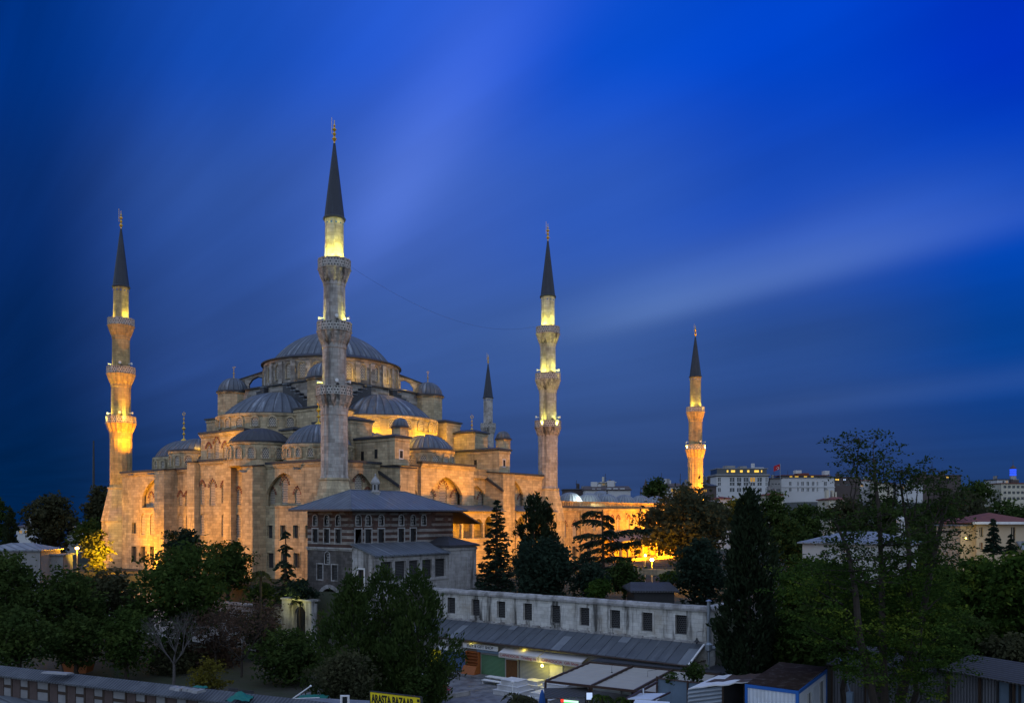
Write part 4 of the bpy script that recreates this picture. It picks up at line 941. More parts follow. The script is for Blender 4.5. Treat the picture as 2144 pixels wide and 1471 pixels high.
# shop fronts
SX = -6.3; fs = frame((SX, 0, 0), (0, 1, 0), (-1, 0, 0))
def sh(px): return onX(px, 1395, SX).y
mb = MB(); mb.box(SX+.02, yE+1, .1, SX+.3, -22, 3.9); mb.build('shop_wall', M['grey_plaster'], bz)
def shut(px0, px1, z0, z1, m, name='roller_shutter'):
    mb = MB(); a, b = sh(px1), sh(px0); mb.fbox(fs, a, b, .02, .1, z0, z1)
    mb.fbox(fs, a-.06, a, .0, .16, z0, z1, 1); mb.fbox(fs, b, b+.06, .0, .16, z0, z1, 1); mb.fbox(fs, a, b, .02, .2, z1-.25, z1, 1)
    return mb.build(name, [M[m], M['grey_shutter']], bz)
shut(928, 979, .23, 2.75, 'shutter_blue'); shut(1009, 1060, .23, 2.75, 'shutter_green'); shut(1092, 1150, .23, 2.6, 'shutter_grey'); shut(1181, 1236, .23, 2.6, 'shutter_grey')
shut(1152, 1179, .23, 2.5, 'white_paint', 'shop_door'); shut(1060, 1085, .23, 2.5, 'wood_brown', 'shop_door'); shut(900, 925, .23, 2.6, 'sign_yellow', 'shop_door')
shut(1240, 1300, .23, 2.6, 'shutter_grey'); shut(1305, 1370, .23, 2.6, 'shutter_grey')
sh_ = thing('display_shelf', (SX-.5, sh(993), .23), 'orange wooden display shelf unit standing between the shop shutters', 'shelf')
mb = MB(); a, b = sh(1007), sh(980); mb.box(SX-.5, a, .23, SX-.05, a+.08, 2.7); mb.box(SX-.5, b-.08, .23, SX-.05, b, 2.7); mb.box(SX-.08, a, .23, SX-.02, b, 2.7); mb.build('case', M['wood_orange'], sh_)
for z in (1.2, 1.55, 1.9, 2.25, 2.6): mb = MB(); mb.box(SX-.48, a+.08, z, SX-.08, b-.08, z+.05); mb.build('shelf', M['wood_orange'], sh_)
mb = MB(); mb.hexa([(SX-1.3, a-.02, .23), (SX-.4, a-.02, .23), (SX-.4, b+.02, .23), (SX-1.3, b+.02, .23), (SX-.8, a, 1.1), (SX-.4, a, 1.1), (SX-.4, b, 1.1), (SX-.8, b, 1.1)]); mb.build('sloped_front', M['wood_orange'], sh_)
def text_on(body, fr, sc, z, size, m, parent, name='lettering', d=.02, flip=True, ext=.008, sx=1.0, bold=0.0, fit=None):
    cu = bpy.data.curves.new(name, 'FONT'); cu.body = body; cu.size = size; cu.align_x = 'CENTER'; cu.extrude = ext; cu.offset = bold
    tmp = bpy.data.objects.new(name, cu); COL.objects.link(tmp); dg = bpy.context.evaluated_depsgraph_get()
    me = bpy.data.meshes.new_from_object(tmp.evaluated_get(dg)); bpy.data.objects.remove(tmp); bpy.data.curves.remove(cu)
    if fit: xs_ = [v.co.x for v in me.vertices]; sx = fit/(max(xs_)-min(xs_))
    t = -fr[1] if flip else fr[1]; up_ = Vector((0, 0, 1)) if len(fr) < 4 else fr[3]; org = parent_loc(parent)
    base = fp(fr, sc, d, 0)+Vector((0, 0, z)) if len(fr) < 4 else fr[0]+fr[1]*sc+fr[2]*d+fr[3]*z
    me.transform(Matrix(((t.x*sx, up_.x, fr[2].x, (base-org).x), (t.y*sx, up_.y, fr[2].y, (base-org).y), (t.z*sx, up_.z, fr[2].z, (base-org).z), (0, 0, 0, 1))))
    me.materials.clear(); me.materials.append(M[m]); o = bpy.data.objects.new(name, me); COL.objects.link(o); o.parent = parent; return o
def shopsign(px0, px1, z0, z1, label, txt, tm, board='white_paint', d0=.35, sz=None):
    a, b = sh(px1), sh(px0); t = thing('shop_sign', fp(fs, (a+b)/2, d0, z0), label, 'sign', 'shop signs under the lean-to roof')
    mb = MB(); mb.fbox(fs, a, b, d0, d0+.08, z0, z1); mb.fbox(fs, a+.3, a+.38, .03, d0, z0+.1, z0+.2); mb.fbox(fs, b-.38, b-.3, .03, d0, z0+.1, z0+.2); mb.build('board', M[board], t)
    if txt: text_on(txt, fs, (a+b)/2, z0+(z1-z0)*.25, sz or (z1-z0)*.75, tm, t, d=d0+.095)
    return t
shopsign(932, 969, 3.35, 3.72, 'small white shop sign above the blue shutter', 'BAZAAR 115', 'text_blue')
shopsign(974, 1047, 3.05, 3.6, 'long white shop sign with black letters above the green shutter', 'ESER & GIFT SHOP', 'text_black', sz=.48)
shopsign(1060, 1086, 2.5, 2.74, 'narrow blue sign strip over the brown wooden door', '', 'text_blue', 'blue_paint', .15)
mb = MB(); a, b = sh(1058), sh(1004); mb.fbox(fs, a, b, .2, .5, 2.75, 3.0); tag(mb.build('shutter_canopy', M['blue_zinc']), 'painted blue valance strip directly over the green shutter', 'valance')
def awning(px0, px1, label, txt):
    a, b = sh(px1), sh(px0); t = thing('shop_awning', fp(fs, (a+b)/2, 0, 2.7), label, 'awning', 'white awnings of the shops')
    mb = MB(); d0, d1, z0, z1 = .1, 1.35, 3.6, 3.15
    mb.hexa([fp(fs, *k) for k in ((a, d0, z0), (a, d1, z1), (b, d1, z1), (b, d0, z0), (a, d0, z0+.04), (a, d1, z1+.04), (b, d1, z1+.04), (b, d0, z0+.04))]); mb.build('awning_cloth', M['awning_ribs'], t)
    mb = MB(); mb.fbox(fs, a, b, d1, d1+.03, z1-.5, z1+.03); mb.build('valance', M['awning_stripe'], t)
    text_on(txt, fs, (a+b)/2, z1-.36, .42, 'text_red', t, d=d1+.045, sx=1.1)
    mb = MB(); mb.tube([fp(fs, a+.1, .1, 2.6), fp(fs, a+.1, d1, z1)], .025, 5); mb.tube([fp(fs, b-.1, .1, 2.6), fp(fs, b-.1, d1, z1)], .025, 5); mb.build('arms', M['iron'], t)
awning(1060, 1141, 'white ribbed awning reading Capadocia Trading in red letters', 'CAPADOCIA  Trading co')
awning(1143, 1233, 'white ribbed awning reading Capadocia Gift Shop in red letters', 'CAPADOCIA  Gift Shop')
mb = MB(); a, b = sh(970), sh(930); mb.fbox(fs, a, b, .1, 1.0, 2.85, 2.9); mb.fbox(fs, a, b, 1.0, 1.04, 2.6, 3.0); tag(mb.build('shop_awning', M['white_paint']), 'plain white box awning over the blue shutter', 'awning')
# bright bulb at the shops
c = onX(1135, 1393, SX-1.2); lp = thing('shop_lamp', c, 'glaring yellow lamp hanging in front of the grey shop shutter', 'lamp')
mb = MB(); mb.lathe(c, [(0, -.13), (.13, -.06), (.14, .03), (.05, .15), (0, .16)], 10); mb.build('bulb', M['yellow_glow'], lp)
mb = MB(); mb.tube([c+Vector((0, 0, .15)), c+Vector((0, 0, .75))], .02, 4); mb.tube([c+Vector((0, 0, .75)), c+Vector((1.1, 0, .75))], .02, 4); mb.build('arm', M['iron'], lp)
lamp_light('shop_light', c-Vector((.35, 0, .1)), 110, (1, .84, .12), .15)
for px, py in ((990, 1345), (1100, 1352)):
    c = onX(px, 1352, SX-.1); lamp_light('eave_light', Vector((SX-.5, c.y, 3.72)), 9, (1, .8, .1), .1)
# flue pipe
c = at(1484, 1300, 81.3); fl_ = thing('flue_pipe', (c.x, c.y, 3.2), 'shiny metal flue pipe rising at the right end of the bazaar wall', 'pipe')
mb = MB(); z0, z1 = at(0, 1345, 81.3).z, at(0, 1259, 81.3).z; mb.tube([(c.x, c.y, z0), (c.x, c.y, z1)], .16, 10); mb.lathe((c.x, c.y, z1), [(.17, 0), (.3, .05), (.3, .1), (.05, .22), (0, .22)], 10); mb.build('pipe', M['zinc'], fl_)
mb = MB(); mb.lathe((c.x, c.y, z0-.9), [(.1, 0), (.34, .2), (.36, .75), (.17, .95)], 12); mb.tube([(c.x, c.y, z0-.5), (c.x+.35, c.y-.6, z0-.5)], .22, 8); mb.build('fan_housing', M['zinc'], fl_)
mb = MB(); mb.tube([(c.x, c.y, 3.1), (c.x, c.y, z0-.85)], .12, 8); mb.build('lower_pipe', M['zinc'], fl_)
# ------------------------------------------------------------------ pergola terrace in front of the shops
pg = thing('pergola', at(1300, 1471, 78).to_2d().to_3d(), 'large brown steel pergola roofed with beige fabric, right of the plaza', 'pergola')
q00, q01 = at(1142, 1425, 76.5), at(1234, 1386, 84); 
zf_, zb_ = q00.z, q01.z
q11 = onZ(1506, 1412, zb_); q10 = onZ(1352, 1456, zf_)
dirf = (q11-q01); q10 = q00+dirf
mb = MB()
def beam(p, q, w_=.14, h=.16, up=0.0):
    p, q = Vector(p)+Vector((0, 0, up)), Vector(q)+Vector((0, 0, up)); t = (q-p).normalized(); s_ = t.cross(Vector((0, 0, 1))).normalized()*w_/2; u = s_.cross(t).normalized()*h/2
    mb.hexa([p-s_-u, p+s_-u, q+s_-u, q-s_-u, p-s_+u, p+s_+u, q+s_+u, q-s_+u])
beam(q00, q10, .16, .2); beam(q01, q11, .16, .2); beam(q00, q01, .16, .2)
for k in (.35, .66, 1.0): beam(q00.lerp(q10, k), q01.lerp(q11, k), .14, .18, .06)
mb.build('steel_frame', M['brown_steel'], pg)
for k in (0, .35, .66, 1.0):
    for (p_, q_) in ((q00, q10), (q01, q11)): v = p_.lerp(q_, k); mb = MB(); mb.box(v.x-.08, v.y-.08, 0, v.x+.08, v.y+.08, v.z-.1); mb.build('post', M['brown_steel'], pg)
for (ka, kb) in ((0, .35), (.35, .66), (.66, 1.0)):
    mb = MB(); N = 16
    for i in range(N):
        f0, f1 = i/N, (i+1)/N; sag = lambda f: Vector((0, 0, -.03-.05*abs(math.sin(f*N/2*PI))))
        e0, e1 = ka+.008, kb-.008
        P = lambda k, f: q00.lerp(q10, k).lerp(q01.lerp(q11, k), f)
        mb.poly([P(e0, f0)+sag(f0), P(e1, f0)+sag(f0), P(e1, f1)+sag(f1), P(e0, f1)+sag(f1)], smooth=True)
    mb.build('fabric_panel', M['awning_cloth'], pg)
# flat dark roof strip between pergola and eave
mb = MB(); e0, e1 = q01+Vector((.2, 0, .12)), q11+Vector((.2, 0, .12)); g1, g0 = Vector((xb+.1, q11.y, zb-.3)), Vector((xb+.1, q01.y, zb-.3)); u3 = Vector((0, 0, .06))
mb.hexa([e0, e1, g1, g0, e0+u3, e1+u3, g1+u3, g0+u3]); tag(mb.build('link_roof', M['lead_old']), 'dark flat roof strip filling the gap between pergola and shop eave', 'roof')
mb = MB(); p_ = onZ(1462, 1397, 3.6); mb.hexa([(p_.x, p_.y-.2, 3.25), (p_.x+4.3, p_.y-.2, 3.25), (p_.x+4.3, p_.y-6.5, 3.15), (p_.x, p_.y-6.5, 3.15), (p_.x, p_.y-.2, 3.4), (p_.x+4.3, p_.y-.2, 3.4), (p_.x+4.3, p_.y-6.5, 3.3), (p_.x, p_.y-6.5, 3.3)])
mb.box(p_.x+.3, p_.y-6.3, 0, p_.x+.5, p_.y-6.1, 3.2); mb.box(p_.x+.3, p_.y-.6, 0, p_.x+.5, p_.y-.4, 3.2); mb.box(p_.x+.6, p_.y-6.3, 0, p_.x+4.2, p_.y-.3, 3.2); tag(mb.build('flat_roof_shed', M['lead_old']), 'dark flat roofed shed below the metal flue at the end of the bazaar', 'shed')
for (px, py, d, lit, lab) in ((1281, 1412, 79.5, 0, 'dark metal cone lamp hanging above the beige pergola fabric'), (1356, 1424, 77.5, 1, 'green glowing cone lamp hanging above the pergola fabric'), (1459, 1341, 82.3, 0, 'small dark cone lamp on the bazaar wall over the lean-to roof')):
    c = at(px, py, d); t = thing('hanging_lamp', c, lab, 'lamp', 'cone lamps around the terrace'); mb = MB(); mb.lathe(c, [(.05, .3), (.09, .22), (.1, .12), (.32, -.08), (.3, -.1), (0, .05)], 12); mb.build('lamp_shade', M['iron'] if not lit else M['tarp_green'], t)
    mb = MB(); mb.lathe(c, [(0, -.3), (.09, -.2), (.09, -.1), (0, -.02)], 8); mb.build('bulb', M['green_bulb'] if lit else M['window_glass'], t)
    mb = MB(); mb.tube([c+Vector((0, 0, .3)), c+Vector((0, 0, .9)), c+Vector((.9, -.5, .95))], .02, 4); mb.build('cord', M['iron'], t)
# ------------------------------------------------------------------ plaza furniture
def stepped(px, py, w_, dp, h, n, label, nm='stepped_stand', m='white_marble', z=0.0):
    c = onZ(px, py, z); t = MB()
    for i in range(n):
        k = i/n; t.box(c.x-dp/2*(1-.62*k), c.y-w_/2*(1-.55*k), z+h*i/n+.015*(i == 0), c.x+dp/2*(1-.35*k), c.y+w_/2*(1-.55*k), z+h*(i+1)/n-.03)
        t.box(c.x-dp/2*(1-.62*k)-.04, c.y-w_/2*(1-.55*k)-.04, z+h*(i+1)/n-.06, c.x+dp/2*(1-.35*k)+.04, c.y+w_/2*(1-.55*k)+.04, z+h*(i+1)/n)
    return tag(t.build(nm, M[m]), label, 'stand', 'white stepped stands on the plaza')
stepped(1075, 1452, 3.2, 2.6, 1.5, 3, 'white three stepped stand standing free on the plaza paving')
stepped(1118, 1437, 2.3, 1.9, .75, 2, 'low white two stepped stand in front of the glaring lamp')
stepped(1107, 1424, 3.1, 1.2, 1.2, 2, 'white stepped stand against the grey shutter by the brown door')
stepped(1172, 1446, 3.6, 2.4, 1.3, 3, 'white stepped stand half hidden below the pergola beam', z=0)
stepped(1140, 1465, 3.0, 2.6, .8, 2, 'lowest white stepped stand behind the folded blue umbrella')
c = onZ(1040, 1430, 0); bn = thing('step_bench', c, 'low white two level bench below the green shutter', 'bench')
mb = MB(); mb.box(c.x-.3, c.y-1.35, .62, c.x+.5, c.y+1.35, .7); mb.build('upper_board', M['white_paint'], bn); mb = MB(); mb.box(c.x-1.0, c.y-1.35, .34, c.x-.35, c.y+1.35, .42); mb.build('lower_board', M['white_paint'], bn)
for yy in (-1.2, 1.2): mb = MB(); mb.box(c.x+.3, c.y+yy-.05, .02, c.x+.42, c.y+yy+.05, .62); mb.box(c.x-.95, c.y+yy-.05, .02, c.x-.83, c.y+yy+.05, .34); mb.build('leg', M['white_paint'], bn)
# folded umbrella
c = at(1135, 1471, 76); um = thing('folded_umbrella', (c.x, c.y, 0), 'closed blue parasol beside the pergola corner post', 'parasol'); zt = at(0, 1443, 76).z
mb = MB(); mb.lathe((c.x, c.y, 0), [(.12, zt-2.2), (.36, zt-2.0), (.30, zt-1.2), (.16, zt-.3), (.05, zt), (0, zt+.06)], 16, star=lambda i: 1.12 if i % 2 == 0 else .85); mb.build('canopy', M['umbrella_blue'], um)
mb = MB(); mb.tube([(c.x, c.y, 0), (c.x, c.y, zt-.1)], .03, 6); mb.lathe((c.x, c.y, 0), [(.35, .02), (.35, .1), (.06, .16)], 12); mb.build('pole', M['iron'], um)
# lamp post in the plaza
c = at(1073, 1471, 74); lpz = thing('lamp_post', (c.x, c.y, 0), 'pale thin post in front of the white stepped stand', 'post'); zt = at(0, 1430, 74).z
mb = MB(); mb.tube([(c.x, c.y, 0), (c.x, c.y, zt)], .045, 6); mb.build('pole', M['white_paint'], lpz); mb = MB(); mb.lathe((c.x, c.y, zt), [(.04, 0), (.16, .06), (.17, .22), (0, .3)], 8); mb.build('lamp_head', M['white_paint'], lpz)
# kiosk with neon
c = at(1188, 1458, 74); kz = c.z; ks = thing('kiosk', (c.x, c.y, 0), 'small dark roofed kiosk with glowing red and green tube sign', 'kiosk')
mb = MB(); mb.hexa([c+RT*-2.0+Vector((0, 0, -.02))+FW*-.7, c+RT*1.9+FW*-.7+Vector((0, 0, .05)), c+RT*1.9+FW*1.4+Vector((0, 0, .5)), c+RT*-2.0+FW*1.4+Vector((0, 0, .42)), c+RT*-2.0+Vector((0, 0, .06))+FW*-.7, c+RT*1.9+FW*-.7+Vector((0, 0, .13)), c+RT*1.9+FW*1.4+Vector((0, 0, .58)), c+RT*-2.0+FW*1.4+Vector((0, 0, .5))]); mb.build('roof', M['corrugated_old'], ks)
for dx in (-1.8, 1.7):
    for dy in (-.5, 1.2): v = c+RT*dx+FW*dy; mb = MB(); mb.tube([(v.x, v.y, 0), (v.x, v.y, kz+.1)], .05, 5); mb.build('post', M['wood_dark'], ks)
mb = MB(); v = c+RT*-1.0; mb.hexa([(*(c+RT*a+FW*b).to_2d(), z) for z in (.05, 1.0) for a, b in ((-1.7, .9), (1.6, .9), (1.6, 1.3), (-1.7, 1.3))]); mb.build('counter', M['wood_dark'], ks)
zt_ = Vector((0, 0, -.16)); ff = FW*-.75
mb = MB(); mb.tube([c+RT*-.35+zt_+ff, c+RT*.9+zt_+ff-Vector((0, 0, .12))], .09, 8); mb.build('glowing_tube', M['white_glow'], ks)
mb = MB(); mb.tube([c+RT*-.62+zt_+ff, c+RT*-.38+zt_+ff], .13, 8); mb.build('red_end', M['red_glow'], ks)
mb = MB(); mb.box(0, 0, 0, .01, .01, .01); mb = MB(); mb.tube([c+RT*-.35+zt_*2.1+ff*.98, c+RT*.9+zt_*2.1+ff*.98-Vector((0, 0, .1))], .05, 6); mb.build('green_tube', M['green_glow'], ks)
lamp_light('neon_light', c+RT*.2+ff*1.5+Vector((0, 0, -.5)), 14, (.3, 1, .45), .3); lamp_light('neon_red', c+RT*-.6+ff*1.5+Vector((0, 0, -.4)), 6, (1, .1, .05), .15)
c = at(1234, 1456, 73); sn = thing('lit_screen', c, 'glowing white and blue screen under the pergola edge', 'screen')
mb = MB(); h = Vector((0, 0, .33)); mb.hexa([c-RT*.28-h, c+RT*.28-h, c+RT*.28-h+FW*.1, c-RT*.28-h+FW*.1, c-RT*.28+h, c+RT*.28+h, c+RT*.28+h+FW*.1, c-RT*.28+h+FW*.1]); mb.build('case', M['iron'], sn)
mb = MB(); o_ = FW*-.02; mb.poly([c-RT*.25-h*.9+o_, c+RT*.25-h*.9+o_, c+RT*.25+h*.9+o_, c-RT*.25+h*.9+o_]); mb.build('screen_face', M['screen_glow'], sn)
mb = MB(); mb.tube([c-h+FW*.05, Vector((c.x, c.y, 0))+FW*.05], .04, 5); mb.build('stand', M['iron'], sn)
# red chairs and table at the edge of the plaza
for k, (px, py, rz_) in enumerate(((938, 1452, .3), (923, 1448, 2.6))):
    c = onZ(px, py, 0); t = thing('plastic_chair', (0, 0, 0), ('red plastic chair facing the plaza beside the thin tree', 'red plastic chair tucked in beside the table at the plaza edge')[k], 'chair', 'red chairs at the plaza edge')
    mb = MB(); mb.box(-.25, -.25, .42, .25, .25, .47); mb.build('seat', M['red_plastic'], t); mb = MB(); mb.hexa([(-.25, .2, .47), (.25, .2, .47), (.25, .26, .47), (-.25, .26, .47), (-.25, .3, .92), (.25, .3, .92), (.25, .35, .92), (-.25, .35, .92)]); mb.build('backrest', M['red_plastic'], t)
    for a in (-.22, .22):
        for b in (-.22, .22): mb = MB(); mb.tube([(a, b, .0), (a, b, .42)], .03, 5); mb.build('leg', M['red_plastic'], t)
    for a in (-.27, .27): mb = MB(); mb.box(a-.03, -.22, .62, a+.03, .28, .67); mb.build('armrest', M['red_plastic'], t)
    t.location = (c.x, c.y, .02); t.rotation_euler.z = rz_
c = onZ(908, 1448, 0); t = thing('wooden_table', (c.x, c.y, .02), 'low brown table beside the red chairs', 'table'); mb = MB(); mb.box(c.x-.5, c.y-.9, .68, c.x+.5, c.y+.9, .75); mb.build('tabletop', M['wood_dark'], t)
for a in (-.4, .4):
    for b in (-.8, .8): mb = MB(); mb.box(c.x+a-.04, c.y+b-.04, .02, c.x+a+.04, c.y+b+.04, .68); mb.build('leg', M['wood_dark'], t)
mb = MB(); p_, q_ = onZ(900, 1469, 0), onZ(985, 1454, 0); n_ = Vector((p_.y-q_.y, q_.x-p_.x, 0)).normalized()*.35
mb.hexa([p_, q_, q_+n_, p_+n_]+[v+Vector((0, 0, .45)) for v in (p_, q_, q_+n_, p_+n_)]); tag(mb.build('garden_kerb', M['grey_stone']), 'low dark stone kerb edging the planting at the plaza', 'kerb')
# ------------------------------------------------------------------ yellow sign
p0, p1 = at(775, 1447, 50), at(880, 1459.5, 46.5); t_ = (p1-p0); L = t_.length; t_.normalize(); nn = t_.cross(Vector((0, 0, 1))).normalized(); nn = nn if nn.dot(FW) < 0 else -nn; up_ = nn.cross(t_).normalized(); up_ = up_ if up_.z > 0 else -up_
sg = thing('bazaar_sign', p0.lerp(p1, .5)-Vector((0, 0, 2.6)), 'bright yellow board reading Arasta Bazaar at the bottom edge', 'sign')
fs4 = (p0, t_, nn, up_); H = 1.15
def quad4(mb, a0, a1, u0, u1, d0, d1, m=0): mb.hexa([p0+t_*a+nn*d+up_*u for u in (u0, u1) for a, d in ((a0, d0), (a1, d0), (a1, d1), (a0, d1))], m)
mb = MB(); quad4(mb, 0, L, -H, 0, -.1, 0); mb.build('board', M['sign_yellow'], sg)
mb = MB(); quad4(mb, -.03, L+.03, 0, .05, -.12, .03); quad4(mb, -.05, 0, -H, 0, -.12, .03); quad4(mb, L, L+.05, -H, 0, -.12, .03); quad4(mb, -.05, L+.05, -H-.05, -H, -.12, .03); mb.build('frame', M['iron'], sg)
text_on('ARASTA BAZAAR', fs4, L*.45, -.60, .68, 'text_black', sg, flip=False, bold=.018, fit=L*.85); text_on('SHOPPING CENTER', fs4, L*.45, -1.0, .38, 'text_black', sg, flip=False, fit=L*.74)
mb = MB(); quad4(mb, L-.30, L-.08, -.26, -.1, .004, .012); mb.build('small_emblem', M['text_black'], sg)
for k in (.2, .8): v = p0+t_*L*k; mb = MB(); mb.tube([v-Vector((0, 0, H)), v-Vector((0, 0, 2.6))], .05, 5); mb.build('leg', M['iron'], sg)
# ------------------------------------------------------------------ low building at the bottom left
lb = thing('low_stone_building', at(250, 1471, 62), 'long low building of stone panels and brick piers under a dark corrugated roof, bottom left', 'building')
zr_, ze_ = 6.0, 5.45
a0, a1 = onZ(-60, 1385, zr_), onZ(712, 1472, zr_); b0, b1 = onZ(-60, 1406, ze_), onZ(560, 1484, ze_)
for v in (a0, a1): v.z = zr_
for v in (b0, b1): v.z = ze_
b1 = b0+(a1-a0).normalized()*((a1-a0).length*.98); b1.z = ze_
dn = Vector((0, 0, -.12)); dv = (a1-a0).normalized()
def uvroof(p): return ((p-a0).dot(dv), 0)
mb = MB(); mb.poly([b0, b1, a1, a0], [uvroof(b0), uvroof(b1), uvroof(a1), uvroof(a0)]); mb.poly([b0+dn, b1+dn, a1+dn, a0+dn], [uvroof(b0)]*4)
mb.poly([b0, b1, b1+dn, b0+dn]); mb.poly([a0, a1, a1+dn, a0+dn]); mb.poly([a1, b1, b1+dn, a1+dn]); mb.build('corrugated_roof', M['corrugated_dark'], lb)
nn2 = Vector((dv.y, -dv.x, 0)); nn2 = nn2 if nn2.dot(FW) < 0 else -nn2
fw_ = (b0-nn2*.6, dv, nn2); LL = (b1-b0).length; x = .3; i = 0; mb = MB(); mb.fbox(fw_, 0, LL, -.4, -.06, -4, -.14)
for (z0, z1) in ((-1.05, -.85), (-.3, -.15)): q_ = MB(); q_.fbox(fw_, .02, LL-.1, -.05, .045, z0, z1); q_.build('timber_band', M['wood_dark'], lb)
mb.build('wall', M['grey_plaster'], lb)
while x < LL-2:
    pw = .85; ww = 1.5 if i % 4 == 3 else 1.15
    q_ = MB(); q_.fbox(fw_, x, x+pw, -.05, .06, -1.75, -.13); q_.build('brick_pier', M['brick_pier'], lb)
    for (z0, z1) in ((-.83, -.32), (-1.7, -1.07)): q_ = MB(); q_.fbox(fw_, x+pw+.01, x+pw+ww-.24, -.05, .0, z0, z1); q_.build('stone_panel', M['stone_panel'], lb)
    q_ = MB(); q_.fbox(fw_, x+pw+ww-.22, x+pw+ww-.04, -.05, .07, -1.7, -.13); q_.build('timber_post', M['wood_dark'], lb)
    x += pw+ww; i += 1
mb = MB(); c0, c1 = fw_[0]+nn2*.05+Vector((0, 0, -1.72)), None
mb.hexa([fp(fw_, 0, .0, -1.95), fp(fw_, LL, .0, -1.95), fp(fw_, LL, 3.5, -2.9), fp(fw_, 0, 3.5, -2.9), fp(fw_, 0, .0, -1.72), fp(fw_, LL, .0, -1.72), fp(fw_, LL, 3.5, -2.8), fp(fw_, 0, 3.5, -2.8)]); mb.build('lower_roof', M['lead_roof'], lb)
# loose boards and a tarpaulin on the roof edge
for (pts_, nm, lab, m) in (((94, 1407, 156, 1411), 'white_board', 'pale board lying on the edge of the dark corrugated roof', 'stone_panel'), ((362, 1441, 424, 1449), 'rubble_bags', 'row of pale bags along the far edge of the corrugated roof', 'stone_panel')):
    p_, q_ = [onZ(x_, y_, zr_+.06) for x_, y_ in (pts_[:2], pts_[2:])]; mb = MB(); n = 5 if 'bags' in nm else 1
    for i in range(n):
        u, v = p_.lerp(q_, i/n), p_.lerp(q_, (i+.86)/n); s_ = nn2*(.35+.1*math.sin(i*2)); mb.hexa([u+s_, v+s_, v-s_, u-s_]+[k+Vector((0, 0, .1+.08*(n > 1))) for k in (u+s_*.7, v+s_*.8, v-s_*.6, u-s_*.8)])
    tag(mb.build(nm, M[m]), lab, 'board' if n == 1 else 'bags')
def tarp(px, py, d, w_, h, label, seed):
    r = random.Random(seed); c = at(px, py, d); mb = MB(); N = 9; g = [[c+RT*(w_*(i/N-.5))+FW*(1.6*(j/N-.5))+Vector((0, 0, h*max(0, 1-abs(i/N-.5)*2)*(1-abs(j/N-.5)*1.6)+r.uniform(-.08, .08))) for i in range(N+1)] for j in range(N+1)]
    for j in range(N):
        for i in range(N): mb.poly([g[j][i], g[j][i+1], g[j+1][i+1], g[j+1][i]])
    tag(mb.build('tarpaulin', M['tarp_green']), label, 'tarpaulin')
tarp(502, 1462, 56.5, 1.55, .55, 'crumpled green tarpaulin heaped on the roof edge', 2); tarp(655, 1459, 70, 2.4, .3, 'flat green tarpaulin beside the white bent pole', 5); tarp(412, 1441, 66, 1.2, .3, 'small green tarpaulin scrap behind the white bags', 7)
# roof slab at the bottom centre with a bent pole and a frame
mb = MB(); s0_, s1_, s2_, s3_ = at(470, 1480, 53), at(640, 1462, 64), at(780, 1468, 62), at(700, 1500, 50)
z_ = 4.3
sl = [onZ(x_, y_, 4.6) for x_, y_ in ((440, 1478), (640, 1459), (835, 1468), (760, 1500), (500, 1500))]
mb.poly(sl); mb.poly([v-Vector((0, 0, .25)) for v in sl])
for i in range(5): j = (i+1) % 5; mb.poly([sl[i], sl[j], sl[j]-Vector((0, 0, .25)), sl[i]-Vector((0, 0, .25))])
tag(mb.build('flat_grey_roof', M['sheet_metal_light']), 'pale flat roof at the bottom edge, left of the yellow sign', 'roof')
p_ = onZ(612, 1462, 4.65); q_ = p_+RT*1.35+Vector((0, 0, .95)); mb = MB(); mb.tube([p_, q_], .045, 5); mb.tube([p_-RT*.5, p_+RT*2.0+Vector((0, 0, .1))], .035, 5); mb.lathe(q_, [(0, -.1), (.1, 0), (0, .1)], 6); tag(mb.build('bent_pole', M['white_paint']), 'white bent metal pole leaning on the pale flat roof', 'pole')
p_ = at(722, 1471, 52); t = thing('white_box_frame', p_, 'white framed box standing left of the yellow sign', 'box'); mb = MB(); h = at(0, 1457, 52).z-p_.z
for a in (-.22, .22): mb.box(p_.x+RT.x*a-.05, p_.y+RT.y*a-.05, p_.z-1, p_.x+RT.x*a+.05, p_.y+RT.y*a+.05, p_.z+h)
u = p_+Vector((0, 0, h)); mb.hexa([u-RT*.28+FW*-.06, u+RT*.28+FW*-.06, u+RT*.28+FW*.06, u-RT*.28+FW*.06]+[k+Vector((0, 0, .08)) for k in (u-RT*.28+FW*-.06, u+RT*.28+FW*-.06, u+RT*.28+FW*.06, u-RT*.28+FW*.06)]); mb.build('frame', M['white_paint'], t)
mb = MB(); v = p_+FW*.03; mb.hexa([v-RT*.17-Vector((0, 0, 1)), v+RT*.17-Vector((0, 0, 1)), v+RT*.17-Vector((0, 0, 1))+FW*.03, v-RT*.17-Vector((0, 0, 1))+FW*.03, v-RT*.17+Vector((0, 0, h)), v+RT*.17+Vector((0, 0, h)), v+RT*.17+Vector((0, 0, h))+FW*.03, v-RT*.17+Vector((0, 0, h))+FW*.03]); mb.build('pane', M['window_glass'], t)
